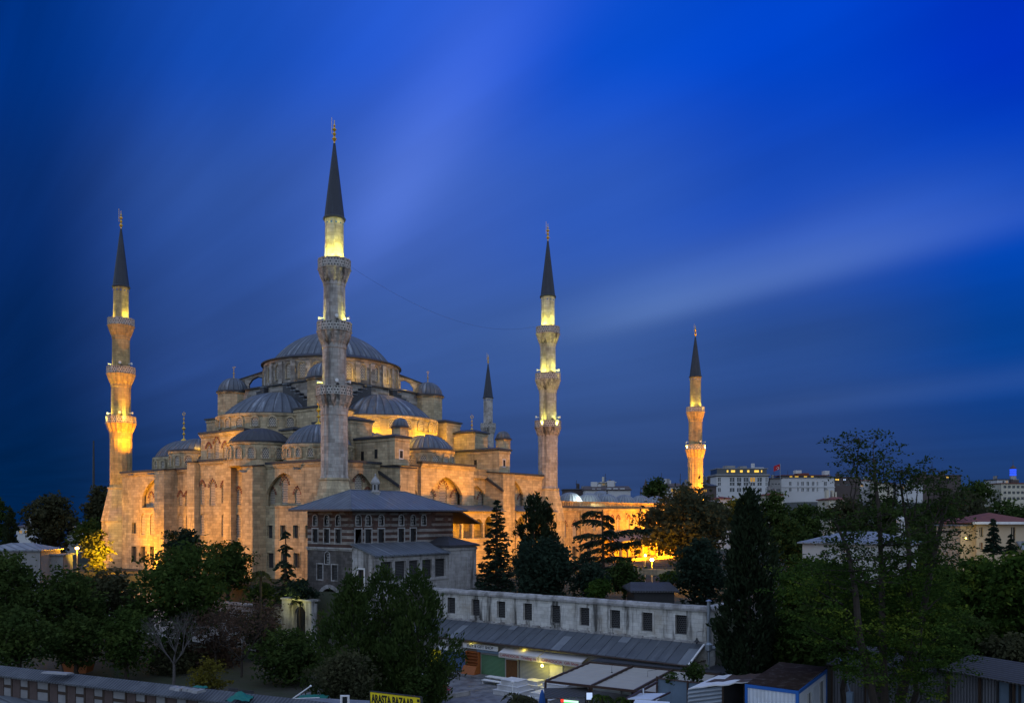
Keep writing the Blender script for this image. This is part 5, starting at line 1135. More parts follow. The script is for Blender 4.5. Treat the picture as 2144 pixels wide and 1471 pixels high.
# orange skip, fence panels and slope path in the garden
c = onZ(165, 1405, 0.4); sk = thing('orange_skip', (c.x, c.y, .3), 'orange rusty skip standing in the dark garden at left', 'skip'); a, b = RT*1.5, FW*.8; zz = Vector((0, 0, 1.2)); b0_ = Vector((c.x, c.y, .35)); mb = MB(); P4 = [b0_-a*.8-b, b0_+a*.8-b, b0_+a*.8+b, b0_-a*.8+b]; T4 = [b0_-a-b*1.1+zz, b0_+a-b*1.1+zz, b0_+a+b*1.1+zz, b0_-a+b*1.1+zz]
for i in range(4): j = (i+1) % 4; mb.poly([P4[i], P4[j], T4[j], T4[i]])
mb.poly(P4); mb.build('tub', M['wood_orange'], sk); mb = MB()
for i in range(4): mb.tube([T4[i], T4[(i+1) % 4]], .06, 5)
mb.build('rim', M['rust_roof'], sk)
for k, (x0, x1, y0) in enumerate(((478, 498, 1448), (500, 531, 1452))):
    p_, q_ = at(x0, y0, 76), at(x1, y0+1, 76); h = Vector((0, 0, 1.25)); mb = MB(); o_ = FW*.05; mb.hexa([p_-h, q_-h, q_-h+o_, p_-h+o_, p_+h*.3, q_+h*.3, q_+h*.3+o_, p_+h*.3+o_]); tag(mb.build('fence_panel', M['mesh_panel']), ('narrow grey fence panel left of its wider neighbour by the yellow shrub', 'wide grey fence panel beside the green tarpaulin')[k], 'fence')
# ------------------------------------------------------------------ right foreground: fence, sheds, cabin
def strip(p, q, z0, z1, m, name, parent=None, th=.06):
    mb = MB(); t = (q-p); t.z = 0; L_ = t.length; t.normalize(); n_ = Vector((t.y, -t.x, 0)); f = (Vector((p.x, p.y, 0)), t, n_); mb.wall(f, rect(0, L_, z0, z1), depth=th); mb.wall((f[0]-n_*th, t, n_), rect(0, L_, z0, z1), depth=.01); return mb.build(name, M[m], parent)
cf = at(1415, 1471, 70); ff_ = thing('corrugated_fence', (cf.x, cf.y, 0), 'blue grey corrugated fence between pergola and tin shed', 'fence')
pA, pB = at(1375, 1418, 71), at(1480, 1430, 68); zA = pA.z; strip(pA, pB, .1, zA, 'blue_zinc', 'sheet', ff_)
for k in (0, .62): v = pA.lerp(pB, k)-FW*.1; mb = MB(); mb.box(v.x-.06, v.y-.06, 0, v.x+.06, v.y+.06, zA+.15); mb.build('post', M['rust_roof'], ff_)
mb = MB(); beam(pA-FW*.1, pB-FW*.1, .1, .1); mb.build('rail', M['rust_roof'], ff_)
# lean frame in front
fr2 = thing('leaning_timber_frame', (at(1345, 1471, 66).x, at(1345, 1471, 66).y, 0), 'pale timber frame with brown rafters in front of the corrugated fence', 'frame'); mb = MB(); beam(at(1376, 1427, 69), at(1312, 1462, 62), .14, .16); beam(at(1403, 1448, 66), at(1362, 1468, 61), .12, .12); mb.build('rafters', M['brown_steel'], fr2)
mb = MB(); v = [at(1312, 1463, 62), at(1375, 1466, 62), at(1398, 1452, 66), at(1338, 1452, 66)]; mb.hexa(v+[k+Vector((0, 0, .08)) for k in v]); mb.tube([at(1347, 1440, 65), at(1347, 1470, 65)], .06, 5); mb.build('white_panel', M['cabin_white'], fr2)
mb = MB(); w_ = [at(1330, 1466, 60), at(1402, 1471, 59), at(1402, 1490, 57), at(1318, 1490, 57)]; mb.hexa(w_+[k+Vector((0, 0, .1)) for k in w_]); tag(mb.build('white_sheet_roof', M['cabin_white']), 'flat white roof sheet at the very bottom below the corrugated fence', 'roof')
# tin shed
c = at(1500, 1471, 66); ts = thing('tin_shed', (c.x, c.y, 0), 'shabby tin shed with rusty ragged roof and dark doorway', 'shed')
z1 = at(0, 1441, 63).z; A_, B_, C2, D2 = at(1441, 1441, 63), at(1513, 1440, 64.5), at(1582, 1422, 67), at(1504, 1415, 72)
strip(A_, B_, 0, z1-.1, 'zinc_wave', 'tin_wall', ts); strip(B_+RT*.05, at(1559, 1432, 65.8), 0, .7, 'cream_building', 'panel', ts)
d0_, d1_ = B_+RT*.05+FW*.5, at(1559, 1432, 65.8)+FW*.5; strip(d0_, d1_, 0, z1-.2, 'dark_opening', 'doorway', ts)
mb = MB(); r_ = random.Random(3); N = 10; E = [[A_.lerp(at(1580, 1425, 65.5), i/N).lerp(D2.lerp(at(1600, 1410, 72), i/N), j/3)+Vector((0, 0, r_.uniform(-.05, .08)+.05)) for i in range(N+1)] for j in range(4)]
for j in range(3):
    for i in range(N): mb.poly([E[j][i], E[j][i+1], E[j+1][i+1], E[j+1][i]], m=1 if (j == 0 and i < 7) or (j == 2 and i < 3) or i == 0 else 0)
for i in range(N): k = Vector((0, 0, -.09)); mb.poly([E[0][i], E[0][i+1], E[0][i+1]+k, E[0][i]+k], m=1)
mb.build('ragged_roof', [M['rust_roof'], M['white_paint']], ts)
for v in (B_, at(1559, 1432, 65.8)): mb = MB(); mb.box(v.x-.07, v.y-.07, 0, v.x+.07, v.y+.07, z1-.05); mb.build('post', M['wood_dark'], ts)
# site cabin with blue trim
fA, fB, fC = at(1562, 1434, 64), at(1671, 1445, 61.5), at(1730, 1403, 70); zc = (fA.z+fB.z)/2
for v in (fA, fB, fC): v.z = zc
fD = fA+(fC-fB); cb = thing('site_cabin', (fB.x, fB.y, 0), 'white site cabin with blue trim and rusty striped roof', 'cabin')
uu, vv_ = (fB-fA), (fC-fB)
n1 = Vector((uu.y, -uu.x, 0)).normalized(); n1 = n1 if n1.dot(FW) < 0 else -n1; n2 = -Vector((uu.x, uu.y, 0)).normalized()*-1
f1 = (Vector((fA.x, fA.y, 0)), uu.normalized(), n1); t2 = vv_.normalized(); n2 = Vector((t2.y, -t2.x, 0)); n2 = n2 if n2.dot(RT) > 0 else -n2; f2 = (Vector((fB.x, fB.y, 0)), t2, n2)
L1, L2 = uu.length, vv_.length; hs2 = [rect(L2*.30, L2*.42, .9, zc-.75), rect(L2*.74, L2*.88, .9, zc-.6)]
mb = MB(); mb.wall(f1, rect(0, L1, .2, zc-.15), depth=.1); mb.wall(f2, rect(0, L2, .2, zc-.15), hs2, .12); mb.poly([fC-Vector((0, 0, .2)), fD-Vector((0, 0, .2)), Vector((fD.x, fD.y, .2)), Vector((fC.x, fC.y, .2))]); mb.poly([fA-Vector((0, 0, .2)), fD-Vector((0, 0, .2)), Vector((fD.x, fD.y, .2)), Vector((fA.x, fA.y, .2))]); mb.build('wall', M['cabin_wall'], cb)
for h in hs2: mb = MB(); mb.wall(f2, h, depth=.03, d=-.08); s0, s1 = h[0][0], h[1][0]; mb.fbox(f2, s0-.06, s0, -.05, .03, h[0][1], h[2][1], 1); mb.fbox(f2, s1, s1+.06, -.05, .03, h[0][1], h[2][1], 1); mb.fbox(f2, (s0+s1)/2-.03, (s0+s1)/2+.03, -.07, -.02, h[0][1], h[2][1], 1); mb.build('window', [M['window_glass'], M['white_paint']], cb)
mb = MB(); mb.fbox(f2, L2*.5, L2*.68, .0, .04, .25, zc-.55); mb.build('door', M['cabin_white'], cb)
mb = MB(); mb.fbox(f1, -.06, L1+.06, -.05, .07, zc-.18, zc+.06); mb.fbox(f2, -.02, L2+.06, -.05, .07, zc-.18, zc+.06); mb.fbox(f1, L1-.16, L1+.07, -.05, .075, .1, zc-.18); mb.fbox(f1, -.06, .14, -.05, .075, .1, zc-.18); mb.fbox(f2, L2-.1, L2+.06, -.05, .06, .1, zc-.18); mb.build('blue_trim', M['blue_paint'], cb)
mb = MB(); N = 44
for i in range(N):
    k0, k1 = i/N, (i+.5)/N; k2 = (i+1)/N; z0, z1_ = zc+.05, zc+.13
    for (a, b, za_, zb2) in ((k0, k1, z0, z1_), (k1, k2, z1_, z0)):
        P = lambda k, far, z: Vector(((fA.lerp(fB, k)+(vv_ if far else Vector((0, 0, 0)))).x, (fA.lerp(fB, k)+(vv_ if far else Vector((0, 0, 0)))).y, z+(.18 if far else 0)))
        mb.poly([P(a, 0, za_), P(b, 0, zb2), P(b, 1, zb2), P(a, 1, za_)])
mb.build('ribbed_roof', M['rust_roof'], cb)
# long open sheds at the right
def longshed(pts, label, panels):
    A, B, z_eave, depth_, rise = pts; c = A.lerp(B, .5); t = thing('open_shed', (c.x, c.y, 0), label, 'shed', 'old corrugated sheds at the right edge'); tt = (B-A); tt.z = 0; L_ = tt.length; tt.normalize(); n_ = Vector((tt.y, -tt.x, 0)); n_ = n_ if n_.dot(FW) < 0 else -n_; f = (Vector((A.x, A.y, 0)), tt, n_)
    mb = MB(); e = .5; r4 = [fp(f, -e, e, z_eave), fp(f, L_+e, e, z_eave), fp(f, L_+e, -depth_, z_eave+rise), fp(f, -e, -depth_, z_eave+rise)]; uv = [(0, 0), (0, L_), (depth_, L_), (depth_, 0)]
    mb.poly(r4, uv); mb.poly([v-Vector((0, 0, .1)) for v in r4], uv); mb.poly([r4[0], r4[1], r4[1]-Vector((0, 0, .1)), r4[0]-Vector((0, 0, .1))]); mb.build('corrugated_roof', M['corrugated_old'], t)
    mb = MB(); mb.wall(f, rect(0, L_*(.45 if panels else 1), .8, z_eave-.05), depth=.06); mb.build('corrugated_wall', M['corrugated_wall'], t); mb = MB(); mb.wall((f[0]-n_*depth_*.9, tt, n_), rect(0, L_, 0, z_eave+rise*.8), depth=.1); mb.build('back_wall', M['dark_building'], t)
    if panels:
        mb = MB(); mb.wall(f, rect(L_*.45, L_, .3, z_eave-.1), depth=.05, d=-.05); mb.build('plastic_sheet', M['blue_zinc'], t); mb = MB()
        for k in (.45, .56, .64, .76, .88, 1.0): mb.fbox(f, L_*k-.07, L_*k+.07, -.06, .08, 0, z_eave)
        for z in (.3, 1.5): mb.fbox(f, L_*.2, L_, -.04, .05, z, z+.1)
        mb.build('iron_frame', M['iron'], t)
    for k in (0, .3, .6, 1): mb = MB(); mb.fbox(f, L_*k-.08, L_*k+.08, .08, .24, 0, z_eave-.05); mb.build('post', M['wood_dark'], t)
longshed((at(1988, 1411, 66), at(2230, 1434, 58), at(2060, 1416, 63).z, 3.2, .9), 'open shed with iron framed plastic sheets at the right bottom corner', 1)
longshed((at(1742, 1386, 76), at(1985, 1398, 72), at(1800, 1388, 76).z, 3.2, 1.3), 'grey corrugated shed behind the big feathery tree trunks', 0)
mb = MB(); p_, q_ = at(1780, 1448, 64), at(1757, 1371, 72); mb.tube([p_, q_], .05, 5); v = p_-Vector((0, 0, .9)); mb.box(v.x-.22, v.y-.22, v.z-.6, v.x+.22, v.y+.22, p_.z+.02); tag(mb.build('leaning_pole', M['blue_zinc']), 'thin leaning pole in a pale block beside the site cabin', 'pole')
# ------------------------------------------------------------------ floodlights of the mosque (ground lamps stand behind the trees)
def flood(loc, aim, e, cone=110, col=SODIUM, r=.35, bl=.7): lamp_light('floodlight', loc, e*1.25, col, r, spot=cone, aim=aim, blend=bl)
flood((-11.5, 47.0, 9.4), (-2, 42.5, 17), 26000, 120)
flood((-21, 39, 10.0), (0, 22, 19), 18500, 105)
flood((-19, 30, 10.0), (0, 11, 19), 13500, 95)
flood((-9, 67.5, 9.6), (2, 61, 20), 7000, 110)
flood((.9, 54.6, 27.5), (2.0, 62.6, 38), 20000, 66); flood((-10, 60.5, 10), (1, 62, 30), 9000, 60)
flood((22, -21, 9.8), (15.5, 0, 23.5), 17000, 66); flood((25, -19, 10), (27, 0, 22), 13000, 115); flood((42, -20, 9.8), (42, 0, 20), 14000, 120)
flood((53, -16, 9.8), (55, 0, 30), 6000, 70)
flood((64, -17, 9.8), (66, 0, 16), 9000, 115, (1, .40, .03)); flood((80, -11, 10), (84, 0, 15), 20000, 130); flood((93, -12, 10), (97, 0, 15), 46000, 130)
c_ = at(1456, 1082, 215.6)
for dx, dy in ((-5, -7), (4, -8)): flood((c_.x+dx, c_.y+dy, 15), (c_.x, c_.y, 34), 58000, 62, r=.2)
for a in (-155, -135, -115, -95, -78, -60, -42): lamp_light('roof_lamp', (SN[0]+12.1*math.cos(math.radians(a)), SN[1]+12.1*math.sin(math.radians(a)), 32.1), 560 if a < -50 else 420, (1, .48, .0), .15)
for (x, y, e) in ((1.2, 20.0, 420), (2.6, 38, 300)): lamp_light('roof_lamp', (x, y, 30.0), e, (1, .46, .03), .2)
for (x, y, e) in ((18.6, 5.6, 300), (12.9, 1.0, 160)): lamp_light('roof_lamp', (x, y, 27.5), e, (1, .46, .03), .2)
for a in (-2.5, -2.0, -1.4, -.9): lamp_light('drum_lamp', (CX+13.7*math.cos(a), CY+13.7*math.sin(a), 42.3), 130, (1, .58, .07), .2)
lamp_light('roof_lamp', (13.2, 12.0, 31.0), 220, (1, .8, .12), .15); lamp_light('roof_lamp', (38.9, 6.5, 30.8), 160, (1, .8, .12), .15); lamp_light('roof_lamp', (9.2, 12.0, 39.0), 0.0001, SODIUM)
for x in (20, 26, 31.5, 41, 46): lamp_light('arcade_lamp', (x, -1.6, 15.2), 90, (1, .42, .0), .15)
for x in (88, 94, 100, 106, 112): lamp_light('arcade_lamp', (x, -2.0, 10.4), 130, (1, .44, .0), .15)
lamp_light('weight_tower_lamp', (-3, 26, 30.5), 900, (1, .46, .05), .3)
flood((28, -10, 21), (20, 12, 30), 2600, 70)

# ------------------------------------------------------------------ trees
def mk_leaves(P, S, name, m, parent, tint, seed, flat=.0, nrm=None, asp=.55):
    g = np.random.default_rng(seed); N = len(P)
    a = g.normal(size=(N, 3)); b = g.normal(size=(N, 3))
    if flat: a[:, 2] *= (1-flat); b[:, 2] *= (1-flat)
    if nrm is not None: a = nrm+.35*a*np.linalg.norm(nrm, axis=1)[:, None]
    a /= np.linalg.norm(a, axis=1)[:, None]+1e-9; b -= a*(a*b).sum(1)[:, None]; b /= np.linalg.norm(b, axis=1)[:, None]+1e-9
    a *= S[:, None]; b *= (S*asp)[:, None]
    V = np.stack([P-a, P+b+a*.1, P+a, P-b+a*.1], 1).reshape(-1, 3)-np.array(parent_loc(parent))
    me = bpy.data.meshes.new(name); me.vertices.add(4*N); me.vertices.foreach_set('co', V.astype(np.float32).ravel())
    me.loops.add(4*N); me.loops.foreach_set('vertex_index', np.arange(4*N, dtype=np.int32)); me.polygons.add(N)
    me.polygons.foreach_set('loop_start', np.arange(0, 4*N, 4, dtype=np.int32)); me.polygons.foreach_set('loop_total', np.full(N, 4, dtype=np.int32))
    at_ = me.attributes.new('tint', 'FLOAT', 'FACE'); at_.data.foreach_set('value', np.clip(tint, 0, 1).astype(np.float32))
    me.materials.append(M[m]); me.update(calc_edges=True); o = bpy.data.objects.new(name, me); COL.objects.link(o); o.parent = parent; return o
def limb(mb, p, q, r0, r1, rnd, wob=.08, n=5, k=6):
    p, q = Vector(p), Vector(q); L = (q-p).length; pts = [p.lerp(q, i/n)+Vector((rnd.uniform(-1, 1), rnd.uniform(-1, 1), rnd.uniform(-.5, .5)))*L*wob*math.sin(PI*i/n) for i in range(n+1)]
    mb.tube(pts, [r0+(r1-r0)*i/n for i in range(n+1)], k, cap=False); return pts
def broad(x0, x1, y0, y1, d, m, label, seed, n=5000, leaf=.3, group=None, name='broadleaf_tree', blobs=16, trunk=None, bark='bark', airy=1.0, low=0.0, cat='tree', lean=0.0):
    rnd = random.Random(seed); g = np.random.default_rng(seed); k = d/F
    c = at((x0+x1)/2, (y0+y1)/2, d); rw, rh = (x1-x0)/2*k, (y1-y0)/2*k; zg = ground(c.x, c.y)-.1
    t = thing(name, (c.x, c.y, zg), label, cat, group); Ps, Ss, Ts = [], [], []; B = []
    for i in range(blobs):
        th, u = i*2.39996+rnd.uniform(-.4, .4), 1-2*(i+.5)/blobs+rnd.uniform(-.1, .1); u = max(-.95, min(.97, u)); s = math.sqrt(1-u*u); f = rnd.uniform(.45, .72)
        bw = rnd.uniform(.34, .5)
        B.append((Vector((c.x+rw*f*s*math.cos(th), c.y+rw*f*s*math.sin(th), c.z+rh*f*1.08*u)), bw*rw, bw*rh*rnd.uniform(.75, 1.05)))
    B.append((c.copy(), rw*.55, rh*.6)); B.append((Vector((c.x+lean*rw, c.y, c.z+rh*.72)), rw*.33, rh*.3))
    ar = np.array([b[1]*b[2] for b in B]); cnt = (n*ar/ar.sum()).astype(int)
    for (bc, bw, bh), q_ in zip(B, cnt):
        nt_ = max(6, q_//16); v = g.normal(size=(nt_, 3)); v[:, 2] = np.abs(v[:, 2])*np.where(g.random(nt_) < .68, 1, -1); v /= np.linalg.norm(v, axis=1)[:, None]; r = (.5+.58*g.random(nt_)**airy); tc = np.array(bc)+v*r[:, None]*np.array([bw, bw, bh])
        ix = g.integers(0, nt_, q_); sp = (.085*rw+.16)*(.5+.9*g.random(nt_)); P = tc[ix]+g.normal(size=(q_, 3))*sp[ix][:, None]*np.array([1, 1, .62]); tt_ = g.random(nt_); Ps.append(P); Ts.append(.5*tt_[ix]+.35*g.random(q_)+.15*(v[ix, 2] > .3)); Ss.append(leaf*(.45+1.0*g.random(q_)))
    P = np.concatenate(Ps); keep = P[:, 2] > zg+.1; P = P[keep]
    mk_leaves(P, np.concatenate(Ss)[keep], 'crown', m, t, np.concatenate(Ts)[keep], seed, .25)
    mb = MB(); r0 = trunk or max(.12, rw*.075); fork = Vector((c.x, c.y, max(zg+.8, c.z-rh*.75))); limb(mb, (c.x, c.y, zg), fork, r0*1.15, r0*.85, rnd, .04, 5, 8)
    for bc, bw, bh in B[:: max(1, len(B)//9)]: limb(mb, fork, bc, r0*.5, r0*.1, rnd, .1, 5)
    mb.build('trunk', M[bark], t); return t
def fir(xc, y0, y1, wd, d, m, label, seed, tiers=16, per=9, name='fir_tree', droop=.25, group=None, leaf=.3, fullness=1.0, irregular=.15, asc=.0, cards=26):
    rnd = random.Random(seed); g = np.random.default_rng(seed); k = d/F; top = at(xc, y0, d); zb = at(xc, y1, d).z; H = top.z-zb; R = wd/2*k; zg = min(ground(top.x, top.y), zb)-.1
    t = thing(name, (top.x, top.y, zg), label, 'tree', group); P, T, A, S = [], [], [], []; mb = MB(); mb.tube([(top.x, top.y, zg), (top.x, top.y, zb+H*.5), (top.x, top.y, top.z-.2)], [R*.07+.08, R*.045+.05, .03], 7)
    for i in range(tiers):
        f = (i+.5)/tiers; z = top.z-H*f**.9; zt0 = z; L = R*(f**fullness)*rnd.uniform(1-irregular, 1+irregular)
        for j in range(per):
            z = zt0+rnd.uniform(-.55, .55)*H/tiers; a = 2*PI*j/per+i*1.1+rnd.uniform(-.35, .35); Lj = L*rnd.uniform(1-irregular*1.6, 1.08)+.15; dv = np.array([math.cos(a), math.sin(a), 0]); e = np.array([top.x, top.y, z])+dv*Lj+np.array([0, 0, -droop*Lj+asc*Lj])
            if Lj > .8: mb.tube([(top.x, top.y, z), tuple(e)], [.05, .015], 4, cap=False)
            q_ = max(5, int(cards*Lj/R)+4); s = g.random(q_)**.7; base = np.array([top.x, top.y, z]); p = base+(e-base)*s[:, None]; side = np.array([-dv[1], dv[0], 0]); off = g.normal(size=q_)*.20*Lj*(1.05-s*.75); p = p+side*off[:, None]+np.array([0, 0, 1])*(g.normal(size=q_)*.06*Lj-.1*np.abs(off))[:, None]
            P.append(p); A.append(np.tile(dv*1.0+np.array([0, 0, -droop*.8+asc]), (q_, 1))+side*np.sign(off)[:, None]*.5); T.append(.25*rnd.random()+.55*g.random(q_)+.2*s); S.append(leaf*(.7+.6*g.random(q_)))
    mk_leaves(np.concatenate(P), np.concatenate(S), 'crown', m, t, np.concatenate(T), seed, 0, np.concatenate(A), .38); mb.build('trunk', M['bark'], t); return t
def cypress(x0, x1, y0, y1, d, m, label, seed, n=7000, leaf=.32, group=None, name='cypress_tree', pw=.75, lumps=.22):
    rnd = random.Random(seed); g = np.random.default_rng(seed); k = d/F; top = at((x0+x1)/2, y0, d); zb = at(0, y1, d).z; H = top.z-zb; R = (x1-x0)/2*k; zg = min(zb, ground(top.x, top.y))-.1; t = thing(name, (top.x, top.y, zg), label, 'tree', group)
    nt_ = n//14; f = g.random(nt_)**.72; a = g.random(nt_)*2*PI; prof = (np.minimum(1, (f*1.75)**pw))*(1-.45*np.clip((f-.72)/.28, 0, 1)**2); lump = 1+lumps*np.sin(a*3+f*9+seed)+lumps*.8*np.sin(f*17+a*2+seed*2)+lumps*.7*g.normal(size=nt_)*.6
    r = R*prof*lump*(.6+.4*g.random(nt_)**.6); tc = np.stack([top.x+r*np.cos(a), top.y+r*np.sin(a), top.z-H*f], 1); ix = g.integers(0, nt_, n); sp = (.05*R+.10)*(.6+.8*g.random(nt_)); P = tc[ix]+g.normal(size=(n, 3))*sp[ix][:, None]*np.array([1, 1, 1.5]); A = np.stack([np.cos(a)*.5, np.sin(a)*.5, np.ones(nt_)], 1)[ix]; lump = 1+.25*(g.random(nt_)[ix]-.3)
    mk_leaves(P, leaf*(.7+.7*g.random(n)), 'crown', m, t, .55*g.random(n)+.45*(lump-.75), seed, 0, A, .4); mb = MB(); mb.tube([(top.x, top.y, zg), (top.x, top.y, top.z-H*.2)], [R*.12+.06, .04], 6); mb.build('trunk', M['bark'], t); return t
def bare(px, pyb, y0, wd, d, label, seed, m='bark_pale', levels=5, twig='leaf_brown', leaves=0, name='bare_tree', trunk=.16, fork=.32, spread=.55):
    rnd = random.Random(seed); b = at(px, pyb, d); H = (pyb-y0)*d/F; t = thing(name, b, label, 'tree'); mb = MB(); tips = []
    def grow(p, dr, L, r, lv):
        q_ = p+dr*L; mid = p.lerp(q_, .5)+Vector((rnd.uniform(-1, 1), rnd.uniform(-1, 1), .3))*L*.06; mb.tube([p, mid, q_], [r, r*.82, r*.66], 6 if lv > 2 else 4, cap=False)
        if lv == 0: tips.append(q_); return
        for i in range(rnd.choice((2, 3, 3)) if lv > 1 else 3):
            ax = Vector((rnd.uniform(-1, 1), rnd.uniform(-1, 1), rnd.uniform(-.4, .4))); n_ = (dr+ax*spread).normalized(); n_.z = max(n_.z, -.05)+.10; grow(q_, n_.normalized(), L*rnd.uniform(.66, .86), r*.56, lv-1)
            tips.append(q_)
    p0 = b-Vector((0, 0, .3)); q0 = b+Vector((.1, .05, H*fork)); mb.tube([p0, b.lerp(q0, .5)+Vector((.05, 0, 0)), q0], [trunk*1.2, trunk, trunk*.9], 8)
    for i in range(6):
        a = i*2*PI/6+rnd.uniform(-.3, .3); grow(q0, Vector((math.cos(a)*.75, math.sin(a)*.75, rnd.uniform(.55, 1.1))).normalized(), H*.22, trunk*.5, levels-1)
    mb.build('branches', M[m], t)
    if leaves:
        g = np.random.default_rng(seed); tp = np.array([tips[i] for i in g.integers(0, len(tips), leaves)])+g.normal(size=(leaves, 3))*.35; mk_leaves(tp, .16*(.6+.8*g.random(leaves)), 'crown', twig, t, g.random(leaves), seed, .2)
    return t
GB = 'broadleaf trees in the mosque garden'
# left side, behind
broad(58, 160, 1030, 1160, 190, 'leaf_olive', 'dense round tree against the blue sky, left of the orange lamp', 1, 6500, .42, None, blobs=20)
broad(176, 240, 1014, 1135, 192, 'leaf_olive', 'round tree tucked against the foot of the left minaret', 2, 4500, .42)
cypress(9, 34, 1062, 1150, 172, 'leaf_cypress', 'small dark cypress at the far left edge', 3, 1800, .35)
broad(-30, 22, 1038, 1150, 178, 'leaf_dark', 'tree cut by the left edge of the picture behind the small cypress', 4, 2500, .4)
broad(150, 235, 1085, 1165, 178, 'leaf_dark', 'low dark tree behind the orange street lamp', 41, 2500, .4)
broad(176, 230, 1118, 1195, 139, 'leaf_yellow', 'pine lit bright yellow by the lamp beside it', 5, 2600, .3, name='pine_tree', blobs=11, airy=.8)  # lamplight put into the colour: lit pine gets yellow leaves
# left garden mass
broad(-60, 95, 1150, 1345, 93, 'leaf_dark', 'dark broad tree filling the left edge above the corrugated roof', 6, 7500, .24, GB)
broad(55, 215, 1182, 1370, 97, 'leaf_dark', 'dark broad tree below the small stone roof at left', 7, 7500, .25, GB)
broad(150, 300, 1190, 1350, 106, 'leaf_olive', 'dark tree with yellow lit patches below the bright yellow pine', 8, 6000, .26, GB)
broad(-40, 120, 1270, 1405, 86, 'leaf_dark', 'low dark tree right behind the corrugated roof at the left edge', 9, 5000, .22, GB)
broad(95, 225, 1290, 1400, 92, 'leaf_dark', 'low dark tree above the orange skip', 10, 4500, .22, GB)
broad(283, 490, 1140, 1345, 101, 'leaf_mid', 'big mid green tree in front of the mosque buttresses', 11, 9500, .27, GB, blobs=22)
broad(345, 425, 1104, 1195, 121, 'leaf_conifer', 'open dark pine standing against the orange lit wall, behind the big mid green tree', 12, 2800, .3, name='pine_tree', blobs=12, airy=.7)
broad(425, 530, 1132, 1245, 116, 'leaf_dark', 'dark bushy tree between the pine and the drooping cedar', 13, 4500, .27, GB)
broad(205, 325, 1278, 1412, 92, 'leaf_mid', 'small yellowish green tree left of the bare tree', 14, 4500, .2, GB, airy=.8)
broad(530, 690, 1324, 1440, 91, 'leaf_dark', 'dark glossy tree below the stone gate', 15, 6500, .22, GB)
broad(395, 482, 1378, 1470, 80, 'leaf_yellow', 'yellow leaved shrub by the grey fence panels', 16, 1800, .15, None, 'shrub', 10, airy=.7, cat='shrub')
bare(363, 1434, 1288, 150, 90, 'bare leafless tree with pale fan of branches', 17, levels=6, trunk=.15, fork=.30, spread=.5)
bare(505, 1425, 1255, 160, 95, 'thin brown half bare tree in front of the garden wall', 18, 'bark', 6, 'leaf_brown', 1500, 'half_bare_tree', .13, .25, .55)
bare(450, 1400, 1270, 140, 99, 'brown twiggy tree left of its thinner brown neighbour', 19, 'bark', 6, 'leaf_brown', 1300, 'half_bare_tree', .12, .25, .6)
fir(598, 1106, 1255, 86, 109, 'leaf_conifer', 'drooping ragged cedar in front of the low mosque windows', 20, 9, 6, 'cedar_tree', .45, None, .36, .7, .4)
# palm
def palm(px, py, d, L, label, seed, zb=None, n=16, m='leaf_palm'):
    rnd = random.Random(seed); g = np.random.default_rng(seed); c = at(px, py, d); zg = ground(c.x, c.y)-.1 if zb is None else zb; t = thing('palm', (c.x, c.y, zg), label, 'palm'); P, A, T = [], [], []; mb = MB(); mb.tube([(c.x, c.y, zg), (c.x, c.y, c.z)], [.2, .16], 8)
    for i in range(n):
        a = 2*PI*i/n+rnd.uniform(-.2, .2); up_ = rnd.uniform(.15, 1.1)
        prev = c.copy(); pts = []
        for k in range(8): f = (k+1)/8; p = c+Vector((math.cos(a), math.sin(a), 0))*L*f*(.95-.2*up_)+Vector((0, 0, L*(up_*f-1.05*f*f))); pts.append(p)
        mb.tube([c]+pts, [.03]*5+[.02]*4, 4, cap=False)
        for k in range(7):
            dv = (pts[k+1]-pts[k]).normalized(); sd2 = dv.cross(Vector((0, 0, 1))).normalized()
            for s in (-1, 1):
                for h in range(3): P.append(pts[k].lerp(pts[k+1], h/3)+sd2*s*L*.12); A.append((dv*.5+sd2*s+Vector((0, 0, -.3)))); T.append(rnd.random())
    mk_leaves(np.array(P), np.full(len(P), L*.15), 'fronds', m, t, np.array(T), seed, 0, np.array(A), .2); mb.build('trunk', M['bark'], t)
palm(546, 1203, 106, 1.6, 'small palm in front of the tall buttress', 21); palm(1092, 1466, 74, 2.4, 'dark spiky palm on the plaza beside the pale post', 22, 0.0, 14, 'leaf_olive')
# conifer clump in front of the bazaar
GC = 'dark conifers in front of the bazaar'
cypress(664, 812, 1200, 1478, 80, 'leaf_dark', 'broad dark conifer hiding the foot of the striped pavilion', 23, 11000, .2, GC, 'conifer', .8, .34)
cypress(738, 868, 1186, 1474, 83, 'leaf_dark', 'slim topped conifer in the middle of the dark clump', 24, 9000, .2, GC, 'conifer', .55, .34)
cypress(808, 940, 1198, 1480, 79, 'leaf_dark', 'dark conifer at the right of the clump, touching the blue shutter', 25, 11000, .2, GC, 'conifer', .5, .3)
broad(650, 790, 1365, 1490, 73, 'leaf_olive', 'grey green bush in front of the dark conifer clump', 26, 4500, .17, None, 'bush', 14, cat='bush')
broad(840, 900, 1395, 1480, 76, 'leaf_dark', 'small dark bush above the yellow sign', 27, 2500, .17, None, 'bush', 8, cat='bush')
broad(884, 966, 1376, 1442, 82, 'leaf_olive', 'small thin trunked tree at the edge of the plaza', 28, 1100, .16, None, blobs=9, trunk=.05, airy=.8)
